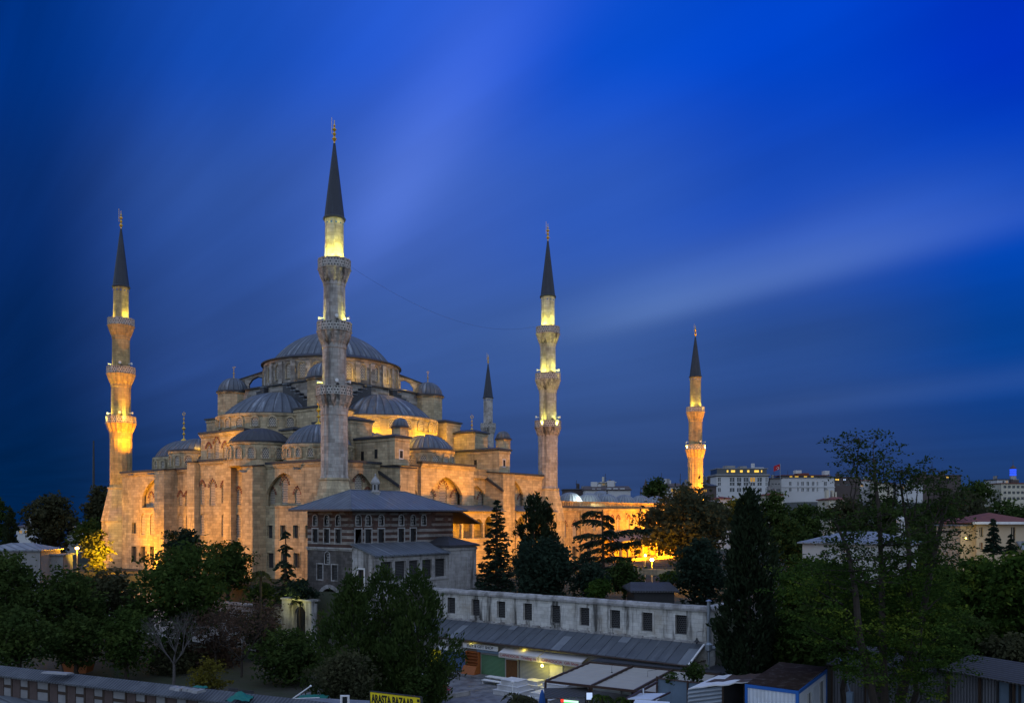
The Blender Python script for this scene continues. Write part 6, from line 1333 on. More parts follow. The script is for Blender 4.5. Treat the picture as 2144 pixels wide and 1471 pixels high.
# middle
fir(1040, 1043, 1245, 112, 110, 'leaf_conifer', 'pointed fir glowing from behind in front of the arcade', 29, 18, 9, 'fir_tree', .12, None, .34, .85, .22, .05)
cypress(1083, 1152, 1030, 1245, 117, 'leaf_cypress', 'dark pointed conifer left of its lower twin below the right minaret', 30, 5000, .3, None, 'conifer', .6, .3)
cypress(1118, 1172, 1054, 1245, 119, 'leaf_cypress', 'lower twin conifer directly below the right minaret', 31, 4000, .3, None, 'conifer', .6, .3)
broad(1062, 1220, 1125, 1265, 103, 'leaf_conifer', 'wide dark bushy tree behind the bazaar wall', 32, 7000, .26, GB)
def layered(xc, y0, y1, d, arms, label, seed):
    rnd = random.Random(seed); g = np.random.default_rng(seed); k = d/F; top = at(xc, y0, d); zb = at(xc, y1, d).z; zg = min(zb, ground(top.x, top.y))-.1; t = thing('cedar_tree', (top.x, top.y, zg), label, 'tree'); mb = MB(); P, A, T = [], [], []
    mb.tube([(top.x+.2, top.y, zg), (top.x+.1, top.y, zb+(top.z-zb)*.5), (top.x-.1, top.y, top.z)], [.34, .2, .05], 8)
    for (py, dx, rise) in arms:
        b = at(xc, py, d); L = dx*k; dep = rnd.uniform(-.6, .6)*abs(L); arc = rnd.uniform(-.02, .13); pts = [b+RT*L*f+FW*dep*f+Vector((0, 0, rise*k*f+abs(L)*arc*math.sin(f*PI)-.28*abs(L)*max(0, f-.5)**1.5+rnd.uniform(-.12, .12))) for f in (0, .25, .5, .75, 1)]; mb.tube(pts, [.12, .1, .08, .05, .02], 5, cap=False); n = int(abs(L)*52)+50
        f = g.random(n)**.8; i0 = np.minimum((f*4).astype(int), 3); fr = f*4-i0; pp = np.array([tuple(p) for p in pts]); p = pp[i0]*(1-fr[:, None])+pp[i0+1]*fr[:, None]; w_ = .15*abs(L)*(1.15-f)+.18
        p += np.array(RT)*(g.normal(size=n)*w_*.3)[:, None]+np.array(FW)*(g.normal(size=n)*w_*.7)[:, None]+np.array([0, 0, 1])*(-.05-np.abs(g.normal(size=n))*.34)[:, None]; P.append(p); A.append(np.tile(np.array(RT)*np.sign(L)*.7+np.array([0, 0, -.6]), (n, 1))); T.append(g.random(n))
    P = np.concatenate(P); mk_leaves(P, np.full(len(P), .27), 'crown', 'leaf_conifer', t, np.concatenate(T), seed, 0, np.concatenate(A), .4); mb.build('trunk', M['bark'], t)
layered(1262, 1066, 1250, 114, [(1072, -45, -2), (1080, 22, -3), (1092, 24, -6), (1093, -60, 6), (1112, 30, -3), (1118, -62, 2), (1124, 95, 28), (1128, -50, -6), (1140, 50, 6), (1148, -52, -10), (1160, 80, 36), (1165, -60, -4), (1172, 60, 12), (1180, -70, -6), (1190, 45, -6), (1200, -55, -8), (1205, 62, -4)], 'layered cedar with long dark drooping arms before the orange wall', 33)
broad(1326, 1535, 1030, 1175, 136, 'leaf_olive', 'spreading tree with lamplit trunk in front of the right minaret', 34, 9000, .36, None, blobs=24, trunk=.5)
broad(1195, 1280, 1180, 1262, 100, 'leaf_conifer', 'dark bush below the layered cedar', 35, 2800, .22, None, 'bush', 10, cat='bush'); broad(1265, 1350, 1178, 1250, 108, 'leaf_dark', 'dark bush left of the street lamp pole', 36, 3000, .22, None, 'bush', 10, cat='bush')
broad(1222, 1285, 1214, 1256, 97, 'leaf_bright', 'yellow green shrub on the terrace behind the bazaar wall', 37, 1300, .18, None, 'shrub', 8, cat='shrub')
broad(1372, 1440, 1196, 1222, 118, 'leaf_mid', 'low clipped green hedge below the street lamp', 38, 1200, .2, None, 'hedge', 8, cat='hedge')
broad(1412, 1528, 1126, 1275, 96, 'leaf_conifer', 'bluish dark tree between the street lamp and the tall cypress', 39, 5500, .25, GB)
cypress(1514, 1622, 1030, 1440, 77, 'leaf_cypress', 'tall dark cypress at the end of the bazaar wall', 40, 13000, .26, None, 'cypress_tree', .5, .2)
# wooded slope to the right
broad(598, 662, 1214, 1264, 105, 'leaf_conifer', 'low dark evergreen at the foot of the drooping cedar', 77, 1500, .22, None, 'bush', 9, cat='bush'); broad(508, 590, 1222, 1268, 108, 'leaf_dark', 'low dark shrub below the small palm', 78, 1500, .22, None, 'bush', 9, cat='bush')
broad(300, 420, 1345, 1425, 98, 'leaf_olive', 'dark undergrowth behind the bare tree', 70, 3500, .2, None, 'bush', 12, cat='bush'); broad(395, 520, 1325, 1420, 102, 'leaf_brown', 'brown leaved bush behind the half bare trees', 71, 3000, .2, None, 'bush', 12, airy=.7, cat='bush')
broad(480, 600, 1275, 1370, 107, 'leaf_olive', 'dark bush against the garden wall left of the gate', 72, 2800, .22, None, 'bush', 12, cat='bush'); broad(235, 330, 1255, 1330, 104, 'leaf_dark', 'dark bush in front of the pale garden wall at left', 73, 2800, .22, None, 'bush', 12, cat='bush')
broad(1880, 2010, 1300, 1420, 79, 'leaf_dark', 'dark rounded bush between the feathery tree and the open shed', 79, 4500, .21, None, 'bush', 14, cat='bush'); broad(2060, 2200, 1290, 1400, 78, 'leaf_mid', 'green rounded bush above the open shed at the right edge', 80, 4500, .21, None, 'bush', 14, cat='bush'); broad(1960, 2080, 1345, 1425, 72, 'leaf_dark', 'low dark bush behind the ridge of the open shed', 74, 3000, .2, None, 'bush', 12, cat='bush'); broad(2050, 2190, 1330, 1430, 70, 'leaf_olive', 'low olive bush at the right edge over the open shed', 75, 3500, .2, None, 'bush', 12, cat='bush'); broad(1690, 1800, 1330, 1400, 80, 'leaf_dark', 'dark bush above the grey corrugated shed', 76, 2800, .2, None, 'bush', 12, cat='bush')
GH = 'trees on the wooded slope'
hill = [(1505, 1580, 1042, 1120, 178, 'leaf_yellow', 'yellowish tree below the white hotel with columns'), (1575, 1660, 1032, 1150, 168, 'leaf_dark', 'dark round tree below the waving flag'), (1630, 1740, 1050, 1170, 172, 'leaf_dark', 'dark tree below the long white hotel'),
        (1610, 1700, 1090, 1200, 140, 'leaf_dark', 'dark green tree left of the low white domed house'), (1720, 1830, 1040, 1125, 180, 'leaf_olive', 'dark tree behind the white tea house roof'), (1800, 1920, 1046, 1140, 176, 'leaf_dark', 'dark tree behind the white chimney tower'),
        (1890, 2010, 1050, 1165, 165, 'leaf_dark', 'dark tree left of the yellow plastered house'), (1960, 2060, 1028, 1120, 200, 'leaf_olive', 'dark tree above the lit corner of the yellow house'), (2040, 2170, 1050, 1110, 210, 'leaf_dark', 'dark tree behind the red roofed house'),
        (2000, 2085, 1008, 1060, 330, 'leaf_dark', 'flat topped far tree left of the grey office block'), (1400, 1470, 1022, 1080, 210, 'leaf_olive', 'dark tree at the foot of the right orange minaret'), (1455, 1530, 1050, 1125, 160, 'leaf_olive', 'olive toned tree just right of the orange minaret foot'),
        (1345, 1400, 1004, 1050, 260, 'leaf_dark', 'small tree in front of the dark long roof, left of the orange minaret'), (1880, 1960, 1110, 1200, 130, 'leaf_dark', 'dark tree right of the white tea house'), (1900, 2040, 1180, 1330, 100, 'leaf_mid', 'dark green tree behind the feathery tree')]
for i, (a, b, c, e, d, m, lab) in enumerate(hill): broad(a, b, c, e, d, m, lab, 100+i, int(1500+(b-a)*(e-c)*.22), .2+d*.0011, GH, blobs=14)
GP = 'bushy trees behind the sheds'
for i, (a, b, c, e, d, m, lab) in enumerate([(1600, 1790, 1165, 1345, 86, 'leaf_bright', 'bright green bushy tree in front of the white tea house'), (1985, 2130, 1158, 1345, 82, 'leaf_bright', 'bright green bushy tree below the yellow house'), (2060, 2220, 1150, 1370, 76, 'leaf_bright', 'bright green tree cut by the right edge'),
        (1790, 1960, 1205, 1380, 84, 'leaf_mid', 'green tree filling the gap behind the big feathery tree'), (1610, 1720, 1280, 1415, 77, 'leaf_mid', 'green tree hanging over the site cabin'), (1940, 2080, 1290, 1420, 74, 'leaf_dark', 'dark tree above the open shed')]): broad(a, b, c, e, d, m, lab, 200+i, 8500, .24, GP, blobs=20)
broad(1695, 1840, 1178, 1400, 69, 'leaf_mid', 'bushy tree crown left of the feathery tree trunks', 90, 7500, .2, GP, blobs=18, airy=.8); broad(1835, 1995, 1185, 1410, 70, 'leaf_bright', 'bushy tree crown right of the feathery tree trunks', 91, 7500, .2, GP, blobs=18, airy=.8)
# the big feathery tree
rnd = random.Random(7); g = np.random.default_rng(7)
bt_ = at(1862, 1500, 62); bt = thing('feathery_tree', (bt_.x, bt_.y, 0), 'tall feathery tree with several trunks and wind blown top, right foreground', 'tree'); mb = MB(); root = Vector((bt_.x, bt_.y, 0)); P, T, S, TI = [], [], [], []
def tip_cluster(c, n, sx, sz, sz_leaf, hi):
    p = np.array(c)+g.normal(size=(n, 3))*np.array([sx, sx, sz]); P.append(p); S.append(sz_leaf*(.6+.8*g.random(n))); T.append(np.clip(hi+.45*g.random(n), 0, 1))
stems = [((1862, 1471), (1800, 1330), (1790, 1240), (1775, 1150), (1752, 1090)), ((1866, 1471), (1850, 1330), (1842, 1200), (1838, 1080), (1830, 960)), ((1875, 1471), (1905, 1350), (1905, 1220), (1905, 1120), (1880, 1000)), ((1880, 1471), (1925, 1330), (1955, 1180), (1975, 1090), (1970, 1010)), ((1866, 1471), (1830, 1400), (1772, 1290), (1740, 1220), (1720, 1190))]
for si, st in enumerate(stems):
    dd = 62+(si-2)*1.6; pts = [root+Vector(((si-2)*.25, .1*si, 0))]+[at(px+rnd.uniform(-4, 4), py, dd+rnd.uniform(-1, 1)) for px, py in st[1:]]; fine = []
    for a, b in zip(pts, pts[1:]): fine += [a.lerp(b, i/4) for i in range(4)]
    fine.append(pts[-1]); mb.tube(fine, [.27*(1-i/len(fine))**.8+.035 for i in range(len(fine))], 7)
    for i in range(8, len(fine)):
        for q_ in range(3):
            p = fine[i]; f = (i-6)/(len(fine)-6); a = rnd.uniform(0, 2*PI); L = rnd.uniform(1.4, 3.2)*(1.05-.45*f); e = p+Vector((math.cos(a)*L, math.sin(a)*L, rnd.uniform(-.1, .9)*L*.6)); br = limb(mb, p, e, .07*(1.2-f), .015, rnd, .1, 4, 4)
            for s_ in br[1:]:
                tip_cluster(s_, 7 if f > .45 else 14, .42, .20, .14, .0 if f > .45 else .2)
                if rnd.random() < .8: e2 = s_+Vector((rnd.uniform(-1, 1), rnd.uniform(-1, 1), rnd.uniform(-.2, .5)))*.9; limb(mb, s_, e2, .02, .008, rnd, .1, 3, 3); tip_cluster(e2, 9, .3, .14, .14, .2)
tops = [(1770, 935, 40), (1800, 920, 45), (1830, 925, 45), (1790, 965, 50), (1850, 955, 50), (1880, 985, 45), (1830, 985, 55), (1775, 985, 40), (1925, 1000, 40), (1955, 985, 40), (1985, 1005, 40), (1900, 1020, 50), (1860, 1030, 60), (1800, 1030, 50), (1960, 1030, 50), (2000, 1040, 35)]
for (px, py, w_) in tops:
    c = at(px, py, 62+rnd.uniform(-2.5, 2.5)); src = at(min(max(px, 1790), 1950)+rnd.uniform(-15, 15), py+80, 62)
    limb(mb, src, c, .06, .02, rnd, .08, 5, 4)
    for k in range(9):
        e = c+Vector((rnd.uniform(-1, 1), rnd.uniform(-1, 1), rnd.uniform(-.6, .6)))*w_*.035; limb(mb, c, e, .018, .006, rnd, .1, 3, 3); tip_cluster(e, 17, .42, .12, .14, .0)
low = [(1815, 1310, 55), (1850, 1270, 50), (1880, 1320, 55), (1910, 1260, 50), (1835, 1360, 50), (1900, 1420, 55), (1870, 1380, 50), (1930, 1330, 55), (1790, 1285, 50), (1960, 1340, 55), (1770, 1380, 45), (1950, 1405, 45)]+[(1660, 1215, 55), (1720, 1250, 60), (1690, 1310, 55), (1760, 1330, 55), (1740, 1200, 60), (1820, 1290, 60), (1900, 1300, 60), (1960, 1270, 55), (2010, 1300, 45), (1850, 1390, 60), (1920, 1380, 60), (1980, 1370, 55), (1800, 1400, 40), (1880, 1440, 50), (1940, 1440, 45), (1810, 1220, 50), (1890, 1210, 50), (1960, 1200, 50), (2000, 1230, 40), (1770, 1160, 50), (1880, 1140, 50), (1980, 1150, 40), (1840, 1340, 50)]
for (px, py, w_) in low:
    dd = 62+rnd.uniform(-5, 1); c = at(px, py, dd); src = at((px+1870)/2, py+50, 62); limb(mb, src, c, .07, .02, rnd, .08, 5, 4)
    for k in range(16): e = c+Vector((rnd.uniform(-1, 1), rnd.uniform(-1, 1), rnd.uniform(-.7, .7)))*w_*.033; tip_cluster(e, 34, .36, .13, .13, rnd.choice((.0, .08, .3, .75)))
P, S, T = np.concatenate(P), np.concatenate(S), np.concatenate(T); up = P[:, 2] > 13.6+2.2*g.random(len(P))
mk_leaves(P[up], S[up]*.85, 'wispy_top', 'leaf_dark', bt, T[up]*.6, 9, .45); mk_leaves(P[~up], S[~up]*.85, 'crown', 'leaf_bright', bt, T[~up], 10, .45); mb.build('trunk', M['bark'], bt)  # silhouette of the top and highlights below put into the leaf colours
fir(2080, 1083, 1155, 42, 131, 'leaf_conifer', 'small dark fir in front of the yellow plastered house', 60, 10, 8, 'fir_tree', .3, None, .3, .8, .2); fir(2116, 1118, 1156, 26, 131, 'leaf_conifer', 'tiny dark fir right of the bigger one by the yellow house', 61, 7, 7, 'fir_tree', .3, None, .24, .8, .2)
broad(1395, 1420, 1407, 1432, 70.5, 'leaf_mid', 'small tuft of leaves behind the corrugated fence', 62, 250, .14, None, 'shrub', 6, cat='shrub'); broad(1425, 1480, 1390, 1425, 71, 'leaf_dark', 'leafy climber over the top of the corrugated fence', 63, 700, .15, None, 'shrub', 8, cat='shrub')
palm(1262, 1462, 72, 1.3, 'bright green palm seedling beside the lit screen', 64, 0.0, 14, 'leaf_bright'); palm(1305, 1466, 71, 1.1, 'pale green spiky plant right of the lit screen', 65, 0.0, 12, 'leaf_bright')
# ------------------------------------------------------------------ street lamps
def street(px, py, d, label, e, h=4.6, r=.22):
    c = at(px, py, d); zg = ground(c.x, c.y); t = thing('street_lamp', (c.x, c.y, zg), label, 'street lamp', 'lit street lamps'); mb = MB(); mb.tube([(c.x, c.y, zg), (c.x, c.y, c.z-.25)], [.09, .06], 8); mb.lathe((c.x, c.y, zg), [(.2, 0), (.2, .3), (.1, .45)], 8); mb.build('pole', M['zinc'], t)
    mb = MB(); mb.lathe(c, [(0, -.22), (r*.8, -.15), (r, .02), (r*.6, .18), (0, .22)], 12); mb.build('globe', M['sodium_glow'], t); mb = MB(); mb.lathe(c, [(r*.75, .2), (r*.4, .32), (0, .38)], 10); mb.lathe(c, [(.06, -.34), (r*.6, -.18)], 8); mb.build('cap', M['iron'], t)
    lamp_light('street_lamp_light', c-Vector((0, 0, .45))+FW*-.35, e, SODIUM, .2)
street(161.5, 1147, 142, 'lit orange street lamp left of the bright yellow pine', 2600, r=.28); street(1365, 1171, 128, 'lit orange street lamp beside the spreading tree trunk', 1500, r=.3); street(1351, 1162, 136, 'smaller orange lamp just left of the bright street lamp', 400, r=.16)
flood(at(236, 1190, 133), at(203, 1150, 139), 22000, 55, (1, .60, .04), .2); lamp_light('tree_flood', at(1392, 1165, 126), 2600, SODIUM, .3)
# ------------------------------------------------------------------ small things on the left, mast
c = at(196, 1082, 330); mb = MB(); zt = at(0, 922, 330).z; mb.tube([(c.x, c.y, -30), (c.x, c.y, zt-12), (c.x, c.y, zt)], [.45, .4, .25], 6); tag(mb.build('radio_mast', M['iron']), 'thin tall dark mast left of the left minaret', 'mast')
def house(px0, px1, yt, ye, yb, d, depth_, wall, roof, label, name='house', wins=(), rh=None, ov=.5, cat='building', group=None, turn=0.0, hip=True):
    A, B = at(px0, yb, d), at(px1, yb, d*(1+turn)); zb, ze = min(A.z, B.z), at(0, ye, d).z; zt = at(0, yt, d).z; tt = B-A; tt.z = 0; L = tt.length; tt.normalize(); n_ = Vector((tt.y, -tt.x, 0)); n_ = n_ if n_.dot(FW) < 0 else -n_; O = Vector((A.x, A.y, 0)); f = (O, tt, n_); mid = O+tt*L/2; zlow = min(zb, ground(mid.x, mid.y))-2
    t = thing(name, (mid.x, mid.y, zb), label, cat, group); hs = []
    for (a, b, c, e, m) in wins:
        s0, s1 = L*(a-px0)/(px1-px0), L*(b-px0)/(px1-px0); z1, z0 = at(0, c, d).z, at(0, e, d).z; hs.append(rect(s0, s1, z0, z1)); q = MB(); q.wall(f, rect(s0, s1, z0, z1), depth=.05, d=-.25); fwid = .06+.0004*d
        if m != 'open': q.fbox(f, (s0+s1)/2-fwid/2, (s0+s1)/2+fwid/2, -.24, -.16, z0, z1, 1); q.fbox(f, s0-fwid, s1+fwid, -.1, .1, z0-fwid*1.5, z0, 1)
        q.build('window', [M['window_glass' if m == 'open' else m], M[wall]], t)
    mb = MB(); mb.wall(f, rect(0, L, zlow, ze), hs, .3)
    mb.poly([fp(f, 0, 0, zlow), fp(f, 0, -depth_, zlow), fp(f, 0, -depth_, ze), fp(f, 0, 0, ze)]); mb.poly([fp(f, L, 0, zlow), fp(f, L, -depth_, zlow), fp(f, L, -depth_, ze), fp(f, L, 0, ze)]); mb.poly([fp(f, 0, -depth_, zlow), fp(f, L, -depth_, zlow), fp(f, L, -depth_, ze), fp(f, 0, -depth_, ze)]); mb.build('wall', M[wall], t)
    mb = MB(); a = [fp(f, -ov, ov, ze), fp(f, L+ov, ov, ze), fp(f, L+ov, -depth_-ov, ze), fp(f, -ov, -depth_-ov, ze)]; th = Vector((0, 0, .12+.0006*d))
    mb.hexa(a+[v+th for v in a])
    if zt > ze+.3:
        k = min(L, depth_)/2 if hip else 0; i0, i1 = fp(f, k, -depth_/2, zt), fp(f, L-k, -depth_/2, zt); u = [v+th*1.01 for v in a]
        mb.poly([u[0], u[1], i1, i0]); mb.poly([u[2], u[3], i0, i1]); mb.poly([u[1], u[2], i1]); mb.poly([u[3], u[0], i0])
    mb.build('roof', M[roof], t)
    if d > 240:
        rr = random.Random(int(px0)); zz = max(ze, zt if zt > ze+.3 else ze)
        for i in range(rr.choice((1, 2, 2, 3))): s0 = L*rr.uniform(.08, .75); h_ = rr.uniform(.6, 2.4); q = MB(); q.fbox(f, s0, s0+L*rr.uniform(.05, .2), -depth_*.6, -depth_*.4, ze, zz+h_); q.build('chimney', M[rr.choice(('grey_plaster', wall, 'dark_building'))], t)
        q = MB(); s0 = L*rr.uniform(.2, .8); q.tube([fp(f, s0, -depth_*.5, ze), fp(f, s0, -depth_*.5, zz+rr.uniform(2, 5))], .09, 4); q.tube([fp(f, s0-.6, -depth_*.5, zz+1.7), fp(f, s0+.6, -depth_*.5, zz+1.8)], .06, 4); q.build('aerial', M['iron'], t)
    return t, f, L, ze
house(-40, 84, 1137, 1153, 1175, 133, 6, 'grey_plaster', 'lead_bright', 'low stone building with pale hipped roof at the left edge', ov=.4); house(92, 132, 1160, 1162, 1175, 136, 3, 'grey_plaster', 'lead_bright', 'low flat stone annex beside the pale hipped roof at left', ov=.3)
GF = 'buildings on the skyline'
# hotel with glazed top floor
W_ = []
for i, (a, b) in enumerate(((1503, 1509), (1528, 1538), (1543, 1552), (1557, 1567), (1571, 1581), (1586, 1595), (1603, 1607))):
    for (c, e) in ((999, 1008), (1009, 1016), (1021, 1029)): W_.append((a, b, c, e, 'warm_dim' if (i, c) == (4, 999) else 'window_glass'))
t, f, L, ze = house(1500, 1609, 996, 996.5, 1037, 400, 18, 'pale_building', 'dark_building', 'white hotel with tall window bays and lit glazed roof terrace on the skyline', 'hotel', W_, group=GF, cat='hotel')
X = lambda px: L*(px-1500)/109
mb = MB(); mb.fbox(f, -.6, L+.5, -16, .8, ze+.3, ze+1.0); mb.fbox(f, .2, L-.2, -15, .2, at(0, 981, 400).z, at(0, 979.5, 400).z); mb.fbox(f, X(1524), X(1545), -10, -5, at(0, 979, 400).z, at(0, 973, 400).z); mb.fbox(f, X(1556), X(1570), -10, -5, at(0, 979, 400).z, at(0, 974, 400).z)
for px in (1582, 1585.5): mb.tube([fp(f, X(px), -6, at(0, 980, 400).z), fp(f, X(px), -6, at(0, 968, 400).z)], .5, 8, 1)
mb.fbox(f, X(1590), X(1609), -8, -7, at(0, 980, 400).z, at(0, 976, 400).z, 1); mb.build('rooftop', [M['grey_plaster'], M['pale_building']], t)
mb = MB(); mb.fbox(f, .5, L-.5, -14, -1.2, ze+.9, at(0, 981, 400).z); mb.build('terrace_glass', M['window_glass'], t)
mb = MB()
for (a, b) in ((1523, 1526), (1532, 1540), (1551, 1556), (1566, 1570), (1581, 1590), (1595, 1597)): mb.fbox(f, X(a), X(b), -1.2, -.9, at(0, 988, 400).z, at(0, 983.5, 400).z)
mb.build('terrace_lights', M['warm_window'], t)
# long white hotel
W_ = []
for i, (a, b) in enumerate(((1652, 1657), (1669, 1672), (1678, 1683), (1689, 1694), (1700, 1705), (1710, 1713), (1725, 1731))):
    for (c, e) in ((1008, 1016), (1021, 1028)): W_.append((a, b, c, e, 'window_glass'))
t, f, L, ze = house(1636, 1747, 999, 999.5, 1036, 420, 16, 'pale_building', 'dark_building', 'long white hotel with roof terrace right of the flag', 'hotel', W_, group=GF, cat='hotel'); X = lambda px: L*(px-1636)/111; Z = lambda py: at(0, py, 420).z
mb = MB(); mb.fbox(f, X(1638), X(1744), -12, -2, Z(999), Z(996)); mb.build('terrace_floor', M['window_glass'], t); mb = MB(); mb.fbox(f, X(1636), X(1740), -13, -.5, Z(995), Z(993.6)); mb.fbox(f, X(1675), X(1700), -9, -4, Z(993.6), Z(989)); mb.build('terrace_roof', M['red_tiles'], t)
mb = MB(); mb.fbox(f, X(1672), X(1684), -8, -4, Z(990), Z(983)); mb.fbox(f, X(1733), X(1743), -8, -4, Z(994), Z(984)); mb.fbox(f, -.3, L+.3, 0, .3, Z(1019.5), Z(1018)); mb.build('parapet', M['pale_building'], t); mb = MB()
for (a, b) in ((1656, 1661), (1667, 1674), (1686, 1692), (1701, 1706)): mb.fbox(f, X(a), X(b), -2, -1.6, Z(998.5), Z(996.3))
mb.build('terrace_lights', M['warm_window'], t)
far = [(1612, 1636, 1001, 1002, 1036, 410, 'grey_plaster', 'dark_building', 'narrow grey building between the two white hotels', [(1615, 1620, 1011, 1014, 'open'), (1622, 1627, 1011, 1014, 'open'), (1629, 1633, 1011, 1014, 'open'), (1614, 1634, 1023, 1028, 'open')]),
       (1746, 1800, 998, 999, 1040, 430, 'dark_building', 'dark_building', 'dark flat building with two yellow lamps right of the long white hotel', [(1749, 1757, 1002, 1005, 'warm_window'), (1766, 1771, 1002, 1005, 'screen_glow'), (1752, 1760, 1012, 1016, 'open'), (1770, 1780, 1012, 1016, 'open')]),
       (1798, 1838, 1004, 1006, 1036, 440, 'pale_building', 'red_tiles', 'pale building with red roof edge behind the feathery tree', [(1802, 1808, 1013, 1018, 'open'), (1812, 1818, 1013, 1018, 'open'), (1822, 1828, 1013, 1018, 'open')]),
       (1838, 1870, 1010, 1012, 1036, 430, 'cream_building', 'red_tiles', 'cream house with red roof behind the feathery tree', [(1843, 1848, 1019, 1024, 'open'), (1855, 1860, 1019, 1024, 'open')]),
       (1880, 1932, 1012, 1014, 1036, 430, 'pale_building', 'lead_bright', 'low pale house right of the cream house with red roof', [(1888, 1893, 1019, 1024, 'open'), (1905, 1910, 1019, 1024, 'open')]),
       (1925, 2012, 993, 995, 1040, 450, 'dark_building', 'dark_building', 'dark broad block with one yellow lamp on the skyline', [(1982, 1986, 997, 1000, 'warm_window'), (1940, 1950, 1005, 1009, 'open'), (1960, 1970, 1005, 1009, 'open')]),
       (2087, 2118, 1003, 1004, 1030, 350, 'pale_building', 'lead_old', 'small white block behind the grey office block', [(2099, 2103, 1006, 1010, 'open'), (2106, 2110, 1006, 1010, 'open')]),
       (1225, 1320, 1016, 1026, 1050, 300, 'pale_building', 'dark_building', 'flat white building with glass veranda above the courtyard domes', [(1240, 1246, 1022, 1026, 'warm_window'), (1250, 1258, 1022, 1025, 'warm_window'), (1270, 1280, 1021, 1027, 'open'), (1284, 1294, 1021, 1027, 'open'), (1298, 1308, 1021, 1027, 'open')]),
       (1180, 1235, 1021, 1025, 1050, 310, 'dark_building', 'lead_old', 'dark low rooftops left of the flat white building', [(1195, 1200, 1028, 1032, 'open')]),
       (1258, 1288, 1009.5, 1010, 1020, 306, 'cream_building', 'pale_building', 'cream rooftop box above the flat white building', [(1262, 1266, 1012, 1015, 'open')]),
       (1376, 1428, 1010, 1019, 1050, 280, 'pale_building', 'dark_building', 'building under a long dark roof left of the orange minaret', [(1392, 1402, 1022, 1029, 'open'), (1405, 1415, 1022, 1029, 'open'), (1418, 1424, 1022, 1029, 'open')]),
       (1426, 1445, 1013, 1018, 1050, 285, 'dark_building', 'dark_building', 'dark gabled house touching the orange minaret', [(1430, 1434, 1024, 1028, 'open')]),
       (1470, 1500, 1009, 1018, 1045, 300, 'dark_building', 'lead_old', 'dark roofed house between the orange minaret and the white hotel', [(1474, 1480, 1024, 1029, 'open'), (1486, 1492, 1024, 1029, 'open')]),
       (1353, 1376, 1019, 1021, 1050, 290, 'grey_plaster', 'dark_building', 'small grey house with pointed turret above the courtyard domes', [(1358, 1362, 1026, 1031, 'open')]),
       (34, 72, 1098, 1104, 1130, 260, 'pale_building', 'dark_building', 'pale far house at the left edge behind the small cypress', [(40, 46, 1110, 1116, 'open'), (52, 58, 1110, 1116, 'warm_dim')]), (140, 178, 1094, 1097, 1115, 420, 'grey_plaster', 'dark_building', 'far low building with tiny lights above the orange street lamp', [(146, 148, 1100, 1102, 'warm_window'), (153, 155, 1101, 1103, 'warm_window'), (162, 164, 1099, 1101, 'screen_glow'), (168, 171, 1103, 1105, 'warm_window')]),
       (1505, 1530, 1038, 1044, 1062, 240, 'pale_building', 'red_tiles', 'small red tiled roof just below the white hotel with columns', [(1510, 1514, 1050, 1056, 'open')]), (1608, 1640, 1030, 1036, 1052, 250, 'cream_building', 'red_tiles', 'small red tiled roof below the narrow grey building', [(1616, 1620, 1042, 1047, 'open')]), (1735, 1780, 1038, 1046, 1060, 250, 'cream_building', 'red_tiles', 'small red tiled roof below the dark flat building', [(1745, 1750, 1052, 1056, 'open')])]
rw_ = random.Random(5)
for (a, b, yt, ye, yb, d, wl, rf, lab, ws) in far: ws = [wn if wn[4] != 'open' or rw_.random() > .22 else wn[:4]+('warm_dim',) for wn in ws]; house(a, b, yt, ye, yb, d, 9, wl, rf, lab, 'building', ws, group=GF, ov=.4, hip=rf != 'dark_building')
W_ = [(2101+i*9.2, 2107+i*9.2, c, c+5.5, 'open') for i in range(7) for c in (1016, 1028, 1040)]
house(2096, 2165, 1011, 1012, 1050, 330, 14, 'cream_building', 'red_tiles', 'grey office block with a regular grid of windows at the right edge', 'office_block', W_, group=GF)
c = at(1352, 1030, 290); mb = MB(); zt = at(0, 1001, 290).z; mb.lathe((c.x, c.y, 0), [(.9, at(0, 1022, 290).z), (0, zt)], 8, smooth=False); mb.lathe((c.x, c.y, 0), [(.85, 20), (.85, at(0, 1022, 290).z)], 8, smooth=False); tag(mb.build('pointed_turret', M['dark_building']), 'thin dark pointed turret beyond the courtyard domes', 'turret')
# blue lit tower
c = at(2121, 1000, 900); Zt = lambda py: at(0, py, 900).z; tw = thing('lit_tower', (c.x, c.y, Zt(1040)), 'distant round tower lit bright blue on the right skyline', 'tower'); mb = MB(); mb.lathe((c.x, c.y, 0), [(3.9, 5), (3.3, Zt(1005)), (5.5, Zt(1004.5)), (5.5, Zt(1003.5)), (3.2, Zt(1003)), (2.6, Zt(983))], 20); mb.build('shaft', M['grey_stone'], tw); mb = MB()
for (a, b) in ((1003, 1000.5), (995.5, 990), (989, 986), (985.3, 981.5)): mb.lathe((c.x, c.y, 0), [(3.2, Zt(a)), (3.1, Zt(b))], 20)
mb.build('blue_lights', M['blue_glow'], tw); mb = MB(); mb.lathe((c.x, c.y, 0), [(3.3, Zt(981)), (3.0, Zt(979)), (.9, Zt(974.5)), (.25, Zt(973)), (.12, Zt(962))], 16); mb.build('cap', M['dark_building'], tw)
